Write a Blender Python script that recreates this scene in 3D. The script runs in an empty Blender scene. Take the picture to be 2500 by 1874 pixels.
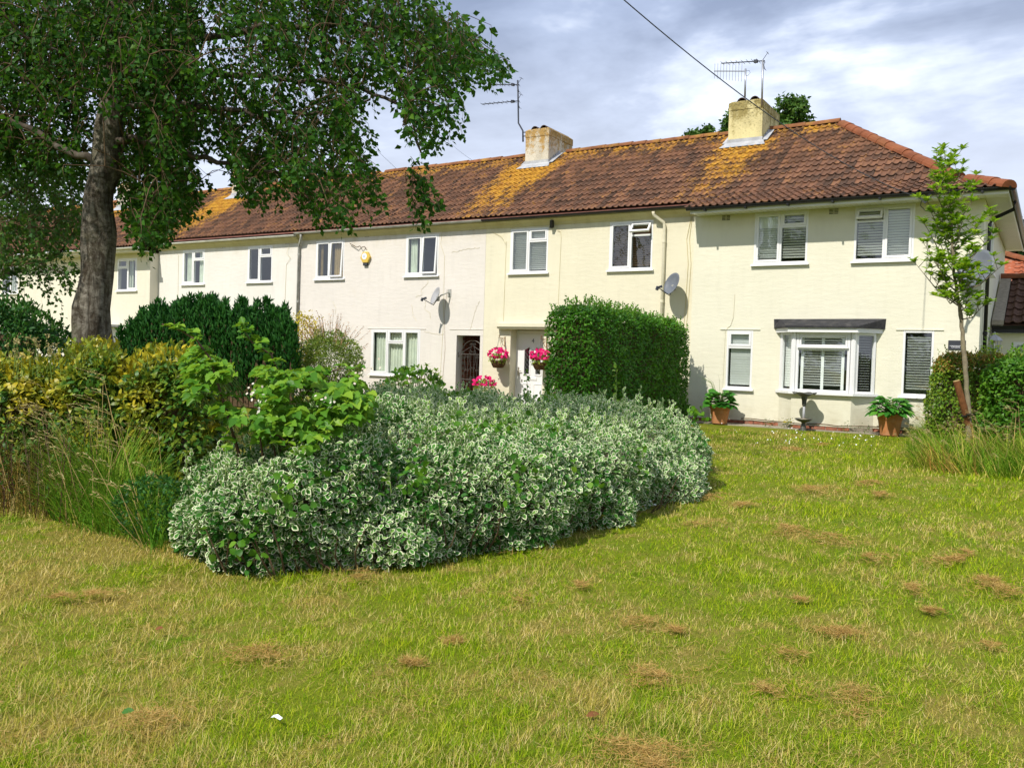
import bpy, math, random
import numpy as np
from mathutils import Vector, Matrix

random.seed(11)
rng = np.random.default_rng(11)
SC = bpy.context.scene
COL = SC.collection
rad = math.radians

# ---------------------------------------------------------------- camera
EYE = Vector((0, 0, 1.36))
YAW, PITCH, ROLL, FOCAL = rad(31.669), rad(1.5874), rad(1.7149), 30.935
fwd = Vector((-math.sin(YAW) * math.cos(PITCH), math.cos(YAW) * math.cos(PITCH), -math.sin(PITCH)))
rgt0 = Vector((math.cos(YAW), math.sin(YAW), 0))
up0 = rgt0.cross(fwd)
rgt = rgt0 * math.cos(ROLL) + up0 * math.sin(ROLL)
upv = up0 * math.cos(ROLL) - rgt0 * math.sin(ROLL)
cam_data = bpy.data.cameras.new('camera')
cam_data.sensor_width = 36
cam_data.lens = FOCAL
cam_data.clip_start = 0.05
cam_data.clip_end = 3000
cam = bpy.data.objects.new('camera', cam_data)
cam.matrix_world = Matrix.Translation(EYE) @ Matrix((rgt, upv, -fwd)).transposed().to_4x4()
COL.objects.link(cam)
SC.camera = cam
SC.render.resolution_x, SC.render.resolution_y = 1024, 767

# ---------------------------------------------------------------- sky, sun, exposure
SUN = Vector((0.10, 0.58, -0.69)).normalized()          # the way the light travels
ELEV = math.asin(-SUN.z)
AZ = math.atan2(-SUN.x, -SUN.y)
world = bpy.data.worlds.new('World')
SC.world = world
world.use_nodes = True
sun_data = bpy.data.lights.new('sun', 'SUN')
sun_data.energy = 2.6
sun_data.angle = rad(0.9)
sun_data.color = (1.0, 0.945, 0.85)
sun = bpy.data.objects.new('sun', sun_data)
sun.rotation_euler = SUN.to_track_quat('-Z', 'Y').to_euler()
sun.location = (-4, -20, 30)
COL.objects.link(sun)
SC.view_settings.view_transform = 'Standard'
SC.view_settings.look = 'None'
SC.view_settings.exposure = 1.08
SC.view_settings.gamma = 1
SC.view_settings.use_curve_mapping = False


class NT:
    """short hand for building a node tree"""
    def __init__(self, nt):
        self.t = nt
        nt.nodes.clear()

    def n(self, typ, props=None, **ins):
        nd = self.t.nodes.new(typ)
        for k, v in (props or {}).items():
            setattr(nd, k, v)
        for k, v in ins.items():
            key = int(k[1:]) if k[0] == '_' else k.replace('__', ' ')
            self.set(nd.inputs[key], v)
        return nd

    def set(self, sock, v):
        if isinstance(v, bpy.types.Node):
            v = v.outputs[0]
        if isinstance(v, bpy.types.NodeSocket):
            self.t.links.new(v, sock)
        else:
            if isinstance(v, (tuple, list)) and len(v) == 3 and sock.type == 'RGBA':
                v = (*v, 1)
            sock.default_value = v

    def math(self, op, a, b=0.0, c=0.0, clamp=False):
        return self.n('ShaderNodeMath', {'operation': op, 'use_clamp': clamp}, _0=a, _1=b, _2=c)

    def mix(self, f, a, b, mode='MIX'):
        nd = self.n('ShaderNodeMix', {'data_type': 'RGBA', 'blend_type': mode, 'clamp_factor': True})
        self.set(nd.inputs[0], f)
        self.set(nd.inputs[6], a)
        self.set(nd.inputs[7], b)
        return nd.outputs[2]

    def noise(self, vec, scale, detail=3.0, rough=0.55, dist=0.0):
        nd = self.n('ShaderNodeTexNoise', Scale=scale, Detail=detail, Roughness=rough, Distortion=dist)
        if vec is not None:
            self.set(nd.inputs['Vector'], vec)
        return nd.outputs[0]

    def ramp(self, f, *stops):
        nd = self.n('ShaderNodeValToRGB', Fac=f)
        el = nd.color_ramp.elements
        while len(el) < len(stops):
            el.new(0.5)
        for e, (p, c) in zip(el, stops):
            e.position = p
            e.color = (*c, 1) if isinstance(c, (tuple, list)) else (c, c, c, 1)
        return nd.outputs[0]

    def rng(self, v, a, b, c=0.0, d=1.0):
        nd = self.n('ShaderNodeMapRange', {'clamp': True}, Value=v)
        for i, x in enumerate((a, b, c, d)):
            nd.inputs[i + 1].default_value = x
        return nd.outputs[0]

    def mapping(self, vec, scale=(1, 1, 1), loc=(0, 0, 0)):
        return self.n('ShaderNodeMapping', None, Vector=vec, Scale=scale, Location=loc).outputs[0]

    def pos(self):
        return self.n('ShaderNodeNewGeometry').outputs['Position']

    def sep(self, v):
        return self.n('ShaderNodeSeparateXYZ', None, Vector=v).outputs


def sky_nodes():
    t = NT(world.node_tree)
    sky = t.n('ShaderNodeTexSky', {'sky_type': 'NISHITA', 'sun_disc': False, 'sun_elevation': ELEV, 'sun_rotation': AZ})
    d = t.n('ShaderNodeTexCoord').outputs['Generated']
    s = t.sep(d)
    den = t.math('ADD', t.math('MAXIMUM', s[2], 0.0), 0.22)
    px = t.math('DIVIDE', s[0], den)
    py = t.math('DIVIDE', s[1], den)
    p = t.n('ShaderNodeCombineXYZ', None, X=px, Y=py, Z=0.37).outputs[0]
    big = t.noise(t.mapping(p, (1.0, 1.25, 1), (5.3, 1.3, 0)), 1.25, 6.0, 0.58, 0.45)
    fine = t.noise(t.mapping(p, (1.0, 1.2, 1), (9.1, 3.7, 0)), 3.3, 5.0, 0.55, 0.2)
    v = t.math('ADD', t.math('MULTIPLY', big, 0.66), t.math('MULTIPLY', fine, 0.34))
    cloud = t.ramp(v, (0.39, (1.15, 1.55, 2.5)), (0.475, (2.0, 2.5, 3.65)), (0.545, (3.8, 4.3, 5.3)), (0.61, (6.2, 6.4, 6.8)))
    hole = t.rng(t.noise(t.mapping(p, (1, 1, 1), (2.2, 7.9, 0)), 1.9, 4.0, 0.5), 0.66, 0.74)
    col = t.mix(hole, cloud, sky.outputs[0])
    low = t.rng(s[2], 0.05, 0.42, 0.85, 0.0)
    col = t.mix(low, col, (5.4, 5.7, 6.3))
    bg = t.n('ShaderNodeBackground', None, Color=col, Strength=0.1)
    t.n('ShaderNodeOutputWorld', None, Surface=bg)


sky_nodes()

# ---------------------------------------------------------------- helpers: pixels of the photo to points (2212 px wide view)
KPX = 2500 / 2212


def ray(x, y):
    a = (x * KPX - 1250) / 2148.24
    b = (y * KPX - 937) / 2148.24
    return rgt * a - upv * b + fwd


def at_y(x, y, Y):
    r = ray(x, y)
    return EYE + r * (Y / r.y)


def at_d(x, y, d):
    return EYE + ray(x, y) * d


def ground_z(x, y):
    return np.clip(0.04 - 0.0135 * (18.5 - np.asarray(y, float)), -0.25, 0.04)


def at_g(x, y):
    r = ray(x, y)
    t = (0.04 - 0.0135 * 18.5 - EYE.z) / (r.z - 0.0135 * r.y)
    p = EYE + r * t
    if p.y > 18.5:
        p = EYE + r * ((0.04 - EYE.z) / r.z)
    return p


def to_px(P):
    q = np.asarray(P, float) - np.array(EYE)
    z = q @ np.array(fwd)
    z = np.where(z < 0.05, 0.05, z)
    return (1250 + 2148.24 * (q @ np.array(rgt)) / z) / KPX, (937 - 2148.24 * (q @ np.array(upv)) / z) / KPX


def in_poly(x, y, poly):
    x = np.asarray(x); y = np.asarray(y)
    ins = np.zeros(x.shape, bool)
    j = len(poly) - 1
    for i in range(len(poly)):
        xi, yi = poly[i]; xj, yj = poly[j]
        c = ((yi > y) != (yj > y)) & (x < (xj - xi) * (y - yi) / (yj - yi + 1e-12) + xi)
        ins ^= c
        j = i
    return ins


def hash3(i, j, k, s=0):
    n = (i * 374761393 + j * 668265263 + k * 2147483647 + s * 1274126177) & 0x7fffffff
    n = ((n ^ (n >> 13)) * 1274126177) & 0x7fffffff
    return ((n ^ (n >> 16)) & 0xffff) / 65535.0


def vnoise(P, scale=1.0, s=0):
    q = np.asarray(P, float) * scale + 1000.0
    i = np.floor(q).astype(np.int64)
    f = q - i
    f = f * f * (3 - 2 * f)
    r = 0
    for a in (0, 1):
        for b in (0, 1):
            for c in (0, 1):
                w = (f[:, 0] if a else 1 - f[:, 0]) * (f[:, 1] if b else 1 - f[:, 1]) * (f[:, 2] if c else 1 - f[:, 2])
                r = r + w * hash3(i[:, 0] + a, i[:, 1] + b, i[:, 2] + c, s)
    return r


def unit(v):
    return v / np.maximum(np.linalg.norm(v, axis=1, keepdims=True), 1e-9)


# ---------------------------------------------------------------- objects
def tag(o, label=None, cat=None, group=None, kind=None):
    if label: o['label'] = label
    if cat: o['category'] = cat
    if group: o['group'] = group
    if kind: o['kind'] = kind
    return o


def adopt(o, parent):
    if parent is not None:
        o.parent = parent
        o.matrix_parent_inverse = Matrix.Translation(-Vector(parent.get('_loc', (0, 0, 0))))


def thing(name, label, cat, loc=(0, 0, 0), group=None):
    o = bpy.data.objects.new(name, None)
    o.empty_display_size = 0.2
    COL.objects.link(o)
    o.location = loc
    o['_loc'] = tuple(loc)
    return tag(o, label, cat, group)


class MB:
    def __init__(self):
        self.v, self.f = [], []

    def add(self, vs, fs):
        b = len(self.v)
        self.v += [tuple(p) for p in vs]
        self.f += [tuple(i + b for i in f) for f in fs]
        return self

    def box(self, x0, x1, y0, y1, z0, z1):
        return self.add([(x0, y0, z0), (x1, y0, z0), (x1, y1, z0), (x0, y1, z0), (x0, y0, z1), (x1, y0, z1), (x1, y1, z1), (x0, y1, z1)],
                        [(0, 3, 2, 1), (4, 5, 6, 7), (0, 1, 5, 4), (1, 2, 6, 5), (2, 3, 7, 6), (3, 0, 4, 7)])

    def obox(self, m, sx, sy, sz):
        c = [m @ Vector((a * sx / 2, b * sy / 2, d * sz / 2)) for d in (-1, 1) for a, b in ((-1, -1), (1, -1), (1, 1), (-1, 1))]
        return self.add(c, [(0, 3, 2, 1), (4, 5, 6, 7), (0, 1, 5, 4), (1, 2, 6, 5), (2, 3, 7, 6), (3, 0, 4, 7)])

    def quad(self, *p):
        return self.add(p, [tuple(range(len(p)))])

    def prism_x(self, yz, x0, x1):           # polygon in the y-z plane pushed along x
        n = len(yz)
        vs = [(x0, y, z) for y, z in yz] + [(x1, y, z) for y, z in yz]
        return self.add(vs, [tuple(range(n - 1, -1, -1)), tuple(range(n, 2 * n))] + [(i, (i + 1) % n, n + (i + 1) % n, n + i) for i in range(n)])

    def prism_z(self, xy, z0, z1):
        n = len(xy)
        vs = [(x, y, z0) for x, y in xy] + [(x, y, z1) for x, y in xy]
        return self.add(vs, [tuple(range(n - 1, -1, -1)), tuple(range(n, 2 * n))] + [(i, (i + 1) % n, n + (i + 1) % n, n + i) for i in range(n)])

    def tube(self, pts, r, n=6, caps=True):
        pts = [Vector(p) for p in pts]
        rs = r if isinstance(r, (list, tuple)) else [r] * len(pts)
        ref = Vector((0.31, 0.17, 0.93))
        base = len(self.v)
        for i, p in enumerate(pts):
            d = (pts[min(i + 1, len(pts) - 1)] - pts[max(i - 1, 0)])
            if d.length < 1e-9: d = Vector((0, 0, 1))
            d.normalize()
            a = d.cross(ref if abs(d.dot(ref)) < 0.95 else Vector((1, 0, 0))).normalized()
            b = d.cross(a)
            for k in range(n):
                t = 2 * math.pi * k / n
                self.v.append(tuple(p + (a * math.cos(t) + b * math.sin(t)) * rs[i]))
        for i in range(len(pts) - 1):
            for k in range(n):
                k2 = (k + 1) % n
                self.f.append((base + i * n + k, base + i * n + k2, base + (i + 1) * n + k2, base + (i + 1) * n + k))
        if caps:
            self.f.append(tuple(base + k for k in range(n - 1, -1, -1)))
            self.f.append(tuple(base + (len(pts) - 1) * n + k for k in range(n)))
        return self

    def lathe(self, prof, c, n=20, sq=0.0):
        base = len(self.v)
        for r, z in prof:
            for k in range(n):
                t = 2 * math.pi * k / n
                self.v.append((c[0] + r * math.cos(t), c[1] + r * math.sin(t), c[2] + z))
        for i in range(len(prof) - 1):
            for k in range(n):
                k2 = (k + 1) % n
                self.f.append((base + i * n + k, base + i * n + k2, base + (i + 1) * n + k2, base + (i + 1) * n + k))
        self.f.append(tuple(base + k for k in range(n - 1, -1, -1)))
        self.f.append(tuple(base + (len(prof) - 1) * n + k for k in range(n)))
        return self

    def mesh(self, name, mat=None, smooth=False):
        me = bpy.data.meshes.new(name)
        me.from_pydata(self.v, [], self.f)
        me.validate()
        if mat: me.materials.append(mat)
        if smooth:
            me.polygons.foreach_set('use_smooth', [True] * len(me.polygons))
        me.update()
        return me

    def build(self, name, mat, parent=None, smooth=False, bevel=0.0):
        o = bpy.data.objects.new(name, self.mesh(name, mat, smooth))
        COL.objects.link(o)
        adopt(o, parent)
        if bevel:
            b = o.modifiers.new('bevel', 'BEVEL')
            b.width = bevel; b.segments = 2; b.limit_method = 'ANGLE'
        return o


def inst(name, me, m, parent=None):
    o = bpy.data.objects.new(name, me)
    o.matrix_world = m
    COL.objects.link(o)
    if parent is not None:
        o.parent = parent
        o.matrix_parent_inverse = Matrix.Translation(-Vector(parent.get('_loc', (0, 0, 0))))
    return o


def np_mesh(name, V, tris, lc, mat, parent=None, smooth=True, kind=None):
    """one mesh from arrays; lc is an (n,3) colour attribute: random, edge, along"""
    me = bpy.data.meshes.new(name)
    n, m = len(V), len(tris)
    me.vertices.add(n)
    me.vertices.foreach_set('co', np.ascontiguousarray(V, np.float32).ravel())
    me.loops.add(m * 3)
    me.loops.foreach_set('vertex_index', np.ascontiguousarray(tris, np.int32).ravel())
    me.polygons.add(m)
    me.polygons.foreach_set('loop_start', np.arange(m, dtype=np.int32) * 3)
    me.polygons.foreach_set('loop_total', np.full(m, 3, np.int32))
    if smooth:
        me.polygons.foreach_set('use_smooth', np.ones(m, bool))
    if lc is not None:
        at = me.attributes.new('lc', 'FLOAT_COLOR', 'POINT')
        at.data.foreach_set('color', np.ascontiguousarray(np.c_[lc, np.ones(len(lc))], np.float32).ravel())
    me.materials.append(mat)
    me.update()
    o = bpy.data.objects.new(name, me)
    COL.objects.link(o)
    adopt(o, parent)
    if kind: o['kind'] = kind
    return o


# leaf outlines: (side, along, up, edge) and triangles
T_KITE = (np.array([(0, 0, 0, .5), (.5, .42, .10, 1), (0, 1, -.06, 1), (-.5, .42, .10, 1)]), np.array([(0, 1, 2), (0, 2, 3)]))
T_OVAL = (np.array([(0, 0, 0, .6), (.36, .22, .06, 1), (.5, .5, .08, 1), (.3, .8, .02, 1), (0, 1, -.08, 1), (-.3, .8, .02, 1), (-.5, .5, .08, 1), (-.36, .22, .06, 1), (0, .5, -.01, 0)]),
          np.array([(8, i, (i + 1) % 8) for i in range(8)]))
T_LANCE = (np.array([(0, 0, 0, .6), (.5, .35, .08, 1), (.4, .7, .02, 1), (0, 1, -.14, 1), (-.4, .7, .02, 1), (-.5, .35, .08, 1)]),
           np.array([(0, 1, 5), (1, 2, 5), (2, 4, 5), (2, 3, 4)]))
T_NEEDLE = (np.array([(-.5, 0, 0, .5), (.5, 0, 0, .5), (.35, .6, 0, 1), (0, 1, .02, 1), (-.35, .6, 0, 1)]), np.array([(0, 1, 2), (0, 2, 4), (4, 2, 3)]))
T_BLADE = (np.array([(-.5, 0, 0, 0), (.5, 0, 0, 0), (.36, .55, .10, .5), (-.36, .55, .10, .5), (0, 1, .42, 1)]), np.array([(0, 1, 2), (0, 2, 3), (3, 2, 4)]))
T_TOOTH = (np.array([(0, 0, 0, .5), (.30, .12, .10, 1), (.34, .24, .10, 1), (.48, .34, .16, 1), (.42, .48, .11, 1), (.44, .62, .10, 1), (.28, .72, .04, 1), (.2, .86, -.03, 1), (0, 1, -.18, 1),
                     (-.2, .86, -.03, 1), (-.28, .72, .04, 1), (-.44, .62, .10, 1), (-.42, .48, .11, 1), (-.48, .34, .16, 1), (-.34, .24, .10, 1), (-.30, .12, .10, 1), (0, .45, -.03, 0)]),
           np.array([(16, i, (i + 1) % 16) for i in range(16)]))
T_MOWN = (np.array([(-.5, 0, 0, 0), (.5, 0, 0, 0), (.14, 1, .22, 1), (-.14, 1, .22, 1)]), np.array([(0, 1, 2), (0, 2, 3)]))
T_PETAL = (np.array([(0, 0, 0, 0)] + [(.5 * math.cos(a) * (1.0 if i % 2 else .8), .5 * math.sin(a) * (1.0 if i % 2 else .8), .12, 1) for i, a in enumerate(np.linspace(0, 2 * math.pi, 10, endpoint=False))]),
           np.array([(0, 1 + i, 1 + (i + 1) % 10) for i in range(10)]))


def leaf_arrays(P, A, N, L, W, T, rnd=None):
    P = np.asarray(P, float)
    n = len(P)
    A = unit(np.asarray(A, float))
    S = unit(np.cross(A, np.asarray(N, float)))
    N = np.cross(S, A)
    L = np.broadcast_to(np.asarray(L, float), (n,))
    W = np.broadcast_to(np.asarray(W, float), (n,))
    tv, tf = T
    k = len(tv)
    V = (P[:, None, :] + S[:, None, :] * (tv[None, :, 0:1] * W[:, None, None]) + A[:, None, :] * (tv[None, :, 1:2] * L[:, None, None])
         + N[:, None, :] * (tv[None, :, 2:3] * L[:, None, None]))
    F = (tf[None, :, :] + (np.arange(n) * k)[:, None, None]).reshape(-1, 3)
    if rnd is None:
        rnd = rng.random(n)
    lc = np.empty((n, k, 3))
    lc[:, :, 0] = rnd[:, None]
    lc[:, :, 1] = tv[None, :, 3]
    lc[:, :, 2] = tv[None, :, 1]
    return V.reshape(-1, 3), F, lc.reshape(-1, 3)


def leaves(name, P, A, N, L, W, T, mat, parent=None, rnd=None, kind='stuff'):
    V, F, lc = leaf_arrays(P, A, N, L, W, T, rnd)
    return np_mesh(name, V, F, lc, mat, parent, kind=kind)


def rdir(n, up=0.0):
    v = rng.normal(size=(n, 3))
    v[:, 2] += up
    return unit(v)

# ---------------------------------------------------------------- materials
def newmat(name):
    m = bpy.data.materials.new(name)
    m.use_nodes = True
    return m, NT(m.node_tree)


def out(t, sh, disp=None):
    t.n('ShaderNodeOutputMaterial', None, Surface=sh)


def bsdf(t, col, rough=0.6, bump=None, spec=0.4, metal=0.0):
    b = t.n('ShaderNodeBsdfPrincipled', None, Base__Color=col, Roughness=rough, Metallic=metal)
    b.inputs['Specular IOR Level'].default_value = spec
    if bump is not None: t.set(b.inputs['Normal'], bump)
    return b.outputs[0]


def bump(t, h, strength=0.3, dist=0.01):
    return t.n('ShaderNodeBump', None, Strength=strength, Distance=dist, Height=h).outputs[0]


def plain(name, col, rough=0.6, var=0.12, scale=6.0, bumpy=0.0, spec=0.4, metal=0.0, dirt=None):
    m, t = newmat(name)
    p = t.pos()
    f = t.noise(p, scale, 4)
    c = t.mix(t.rng(f, .3, .7), tuple(x * (1 - var) for x in col), tuple(min(1, x * (1 + var)) for x in col))
    if dirt:
        c = t.mix(t.rng(t.noise(p, scale * .6, 6, .65), .5, .75, 0, .85), c, dirt)
    b = bump(t, t.noise(p, scale * 9, 4), bumpy, .01) if bumpy else None
    out(t, bsdf(t, c, rough, b, spec, metal))
    return m


def render_mat(name, col, patch=None):
    m, t = newmat(name)
    p = t.pos()
    s = t.sep(p)
    big = t.noise(p, .8, 4, .6)
    c = t.mix(t.rng(big, .3, .7), tuple(x * .955 for x in col), tuple(min(.9, x * 1.03) for x in col))
    # brush marks and old block courses under the paint
    streak = t.noise(t.mapping(p, (2.2, 2.2, .35)), 3.0, 5, .6)
    c = t.mix(t.rng(streak, .52, .76, 0, .20), c, tuple(x * .72 for x in col))
    # splash and algae near the ground, yellow-brown blotches up under the eaves
    lowm = t.math('MULTIPLY', t.rng(s[2], .1, .75, 1, 0), t.rng(t.noise(p, 3.1, 5, .65), .35, .7))
    c = t.mix(t.math('MULTIPLY', lowm, .5), c, (.36, .31, .18))
    hi = t.math('MULTIPLY', t.rng(s[2], 4.5, 5.0), t.rng(t.noise(t.mapping(p, (1.4, 1, .5)), 2.3, 5, .65), .42, .7))
    c = t.mix(t.math('MULTIPLY', hi, .45), c, (.40, .33, .16))
    if patch:
        c = t.mix(t.math('MULTIPLY', t.rng(t.noise(p, 1.1, 6, .7, .8), .60, .72), patch * .3), c, (.62, .55, .44))
    h = t.math('ADD', t.math('MULTIPLY', t.noise(p, 60, 3), .35), t.math('MULTIPLY', t.noise(t.mapping(p, (1.5, 1.5, 5.5)), 2.2, 5, .6), 1.0))
    out(t, bsdf(t, c, .85, bump(t, h, .24, .03), .2))
    return m


def tile_mat(name, base_a, base_b, lichen=1.0):
    m, t = newmat(name)
    p = t.pos()
    s = t.sep(p)
    ix = t.math('FLOOR', t.math('DIVIDE', t.math('ADD', s[0], 100.012), TILE_W))
    iy = t.math('FLOOR', t.math('DIVIDE', t.math('SUBTRACT', s[1], 24.17 - 40 * TILE_DY + .02), TILE_DY))
    wn = t.n('ShaderNodeTexWhiteNoise', {'noise_dimensions': '2D'}, Vector=t.n('ShaderNodeCombineXYZ', None, X=ix, Y=iy))
    big = t.noise(p, .9, 4, .6)
    v = t.math('ADD', t.math('MULTIPLY', wn.outputs[0], .8), t.math('MULTIPLY', big, .3))
    c = t.ramp(v, (.12, base_a), (.42, tuple((a + b) / 2 for a, b in zip(base_a, base_b))), (.75, base_b), (.98, tuple(x * 1.25 for x in base_b)))
    grey = t.rng(t.noise(p, 7.0, 5, .65), .52, .75, 0, .5)
    c = t.mix(t.math('MULTIPLY', grey, .7), c, (.10, .078, .062))
    spots = t.rng(t.noise(p, 16.0, 3, .6), .70, .78)
    c = t.mix(t.math('MULTIPLY', spots, .6), c, (.36, .34, .30))
    # yellow lichen washed down below each stack, and along the ridge
    lm = None
    for xc, wdt, amt, y0 in LICHEN:
        xx = t.math('ABSOLUTE', t.math('SUBTRACT', s[0], xc))
        a = t.math('MULTIPLY', t.rng(xx, wdt * .45, wdt * 1.35, 1, 0), t.rng(s[1], y0, 23.2, .0, amt))
        a = t.math('MULTIPLY', a, t.rng(s[1], 23.9, 23.5, 0, 1))
        lm = a if lm is None else t.math('MAXIMUM', lm, a)
    ridge = t.rng(s[1], 22.9, 24.1, 0, .66)
    lm = t.math('MAXIMUM', lm, ridge)
    lm = t.math('MAXIMUM', lm, .19)
    nz = t.math('ADD', t.math('MULTIPLY', t.noise(p, 17.0, 6, .7), .58), t.math('MULTIPLY', t.noise(p, 2.9, 5, .65), .42))
    nz = t.math('ADD', nz, t.math('MULTIPLY', wn.outputs[0], .12))
    lic = t.rng(t.math('ADD', nz, t.math('MULTIPLY', lm, .32)), .69, .82)
    lic = t.math('MULTIPLY', lic, t.rng(lm, .05, .3, .25, 1))
    lc = t.mix(t.rng(t.noise(p, 9.0, 3), .35, .65), (.34, .15, .014), (.50, .27, .028))
    c = t.mix(t.math('MULTIPLY', lic, .92 * lichen), c, lc)
    out(t, bsdf(t, c, .85, bump(t, t.noise(p, 45, 4), .35, .01), .2))
    return m


TILE_W, TILE_DY = .1665, .2826
LICHEN = [(-7.35, .95, .85, 18.6), (-13.85, 1.05, 1.1, 18.9), (-27.2, 1.2, 1.1, 19.0), (-34.4, 1, .9, 20)]
M_TILE = tile_mat('clay_tile', (.058, .033, .021), (.155, .074, .042))
M_TILE_BACK = plain('clay_tile_plain', (.17, .07, .05), .85, .3, 5, .4)
M_RIDGE = plain('ridge_clay', (.20, .082, .034), .85, .3, 3.0, .4, .2, dirt=(.42, .25, .03))
M_HIP = plain('hip_clay', (.20, .066, .028), .8, .25, 3.0, .4, .2, dirt=(.16, .085, .03))
M_ORANGE = plain('new_orange_tile', (.29, .08, .035), .8, .25, 8.0, .3, .2, dirt=(.42, .26, .2))
M_BROWN_TILE = plain('brown_concrete_tile', (.105, .055, .035), .85, .3, 6.0, .4, .2)
M_W1 = render_mat('cream_yellow_render', (0.682, 0.659, 0.531), .35)
M_W2 = render_mat('soft_yellow_render', (0.678, 0.637, 0.489), .4)
M_W3 = render_mat('pinkish_white_render', (0.668, 0.627, 0.577), .9)
M_W4 = render_mat('off_white_render', (0.682, 0.659, 0.609), .5)
M_W5 = render_mat('pale_cream_render', (0.678, 0.641, 0.531), .3)
M_COVE = render_mat('stained_yellow_render', (.58, .52, .30), .2)
M_UPVC = plain('white_upvc', (.74, .74, .74), .28, .02, 3, 0, .5)
M_FASCIA = plain('fascia_white', (.68, .68, .60), .35, .04, 3, 0, .5)
M_BLACK = plain('black_plastic', (.012, .012, .013), .35, .2, 5, .05)
M_GREYG = plain('grey_gutter_plastic', (.34, .34, .31), .5, .25, 5, .1, dirt=(.2, .19, .12))
M_WHITEG = plain('white_gutter_plastic', (.62, .61, .56), .4, .15, 4, 0, dirt=(.38, .36, .28))
M_BRICK = plain('plinth_brick', (.27, .10, .06), .9, .35, 9, .5, .2, dirt=(.20, .16, .12))
M_BRICKD = plain('passage_brick', (.20, .065, .035), .9, .4, 9, .5, .2)
M_MORTAR = plain('mortar', (.32, .28, .22), .95, .2, 12, .4, .1)
M_CONC = plain('concrete', (.30, .27, .21), .9, .2, 7, .4, .2, dirt=(.2, .18, .1))
M_LEAD = plain('lead', (.34, .35, .37), .5, .2, 6, .3, .5, dirt=(.5, .5, .49))
M_FELT = plain('roofing_felt', (.028, .028, .032), .85, .35, 10, .6, .3, dirt=(.09, .085, .08))
M_INT = plain('room_plaster', (.36, .34, .31), .9, .1, 2)
M_SLAT = plain('blind_slat', (.84, .85, .83), .4, .03, 3, 0, .4)
M_WOODSLAT = plain('brown_blind_slat', (.17, .10, .05), .45, .2, 8, 0, .4)
M_CURT = plain('pale_curtain', (.62, .66, .56), .9, .1, 5)
M_CURTB = plain('gold_curtain', (.33, .235, .10), .9, .2, 5)
M_DARKPIT = plain('vent_dark', (.03, .028, .022), .9, .2, 5)
M_IRON = plain('wrought_iron', (.11, .10, .09), .5, .25, 20, .2, .5, .6)
M_RUST = plain('rusty_iron', (.25, .13, .045), .7, .3, 25, .3)
M_ALU = plain('aerial_metal', (.36, .37, .39), .4, .15, 20, 0, .5, .7)
M_AERBLK = plain('aerial_black', (.03, .035, .05), .5, .2, 20)
M_DISH = plain('dish_grey', (.12, .135, .16), .5, .1, 4, .05, dirt=(.17, .18, .19))
M_DISHL = plain('dish_pale_grey', (.33, .33, .34), .5, .1, 4, .05, dirt=(.28, .28, .27))
M_TERRA = plain('terracotta', (.46, .19, .075), .8, .2, 5, .15, .2, dirt=(.52, .30, .18))
M_URN = plain('old_stone_urn', (.36, .29, .17), .9, .3, 8, .5, .2)
M_SOIL = plain('soil', (.035, .024, .015), .95, .4, 20, .6, .1)
M_BARKY = plain('young_bark', (.20, .165, .11), .85, .3, 14, .5, .2, dirt=(.2, .2, .1))
M_STEM = plain('woody_stem', (.10, .065, .035), .85, .3, 14, .4, .2)
M_CANE = plain('bramble_cane', (.09, .045, .025), .6, .3, 14, .2, .3)
M_GSTEM = plain('green_stem', (.12, .19, .035), .6, .3, 14, .1, .3)
M_STAKE = plain('rustic_stake', (.155, .062, .022), .85, .35, 9, .5, .2)
M_CUTWOOD = plain('sawn_stake_top', (.36, .26, .10), .9, .2, 20, .3)
M_BATH = plain('weathered_bronze', (.085, .085, .075), .55, .35, 9, .3, .5, .3)
M_SIGN = plain('slate_sign', (.035, .038, .048), .5, .1, 8)
M_WRITE = plain('sign_white', (.75, .75, .78), .6, .03)
M_ALARM = plain('alarm_yellow', (.62, .43, .075), .45, .05)
M_ALARMW = plain('alarm_label', (.78, .79, .80), .5, .04)
M_BLUE = plain('alarm_print', (.25, .35, .5), .5, .1)
M_DOORP = plain('door_white', (.74, .74, .75), .3, .02)
M_CHROME = plain('brushed_metal', (.45, .42, .36), .35, .1, 9, 0, .5, .8)
M_COIR = plain('coir_basket', (.085, .045, .022), .95, .4, 30, .8, .1)
M_LANT = plain('lantern_grey', (.44, .44, .46), .5, .1, 9)
M_POT = plain('chimney_pot_clay', (.055, .035, .025), .9, .3, 9, .4, .1)
M_PAPER = plain('paper_litter', (.72, .74, .78), .7, .05)
M_DAISY = plain('daisy_white', (.8, .8, .76), .7, .05)


def chimney_mat(name, col, moss):
    m, t = newmat(name)
    p = t.pos()
    s = t.sep(p)
    c = t.mix(t.rng(t.noise(p, 2.5, 5, .6), .35, .65), tuple(x * .75 for x in col), col)
    drip = t.noise(t.mapping(p, (5.5, 5.5, .7)), 1.0, 5, .6)
    up = t.rng(s[2], 7.5, 8.4, .0, .22)
    mz = t.math('ADD', t.math('ADD', t.math('MULTIPLY', drip, .5), t.math('MULTIPLY', t.noise(p, 9, 5, .7), .5)), up)
    c = t.mix(t.rng(mz, .60, .70, 0, .85), c, moss)
    c = t.mix(t.rng(t.math('ADD', t.noise(p, 22, 5, .7), t.math('MULTIPLY', up, .5)), .60, .72, 0, .75), c, (.10, .085, .035))
    out(t, bsdf(t, c, .9, bump(t, t.noise(p, 30, 5), .5, .02), .2))
    return m


M_CH1 = chimney_mat('yellow_stack_render', (.66, .58, .30), (.24, .19, .06))
M_CH2 = chimney_mat('grey_stack_render', (.60, .55, .44), (.36, .20, .03))


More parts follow.
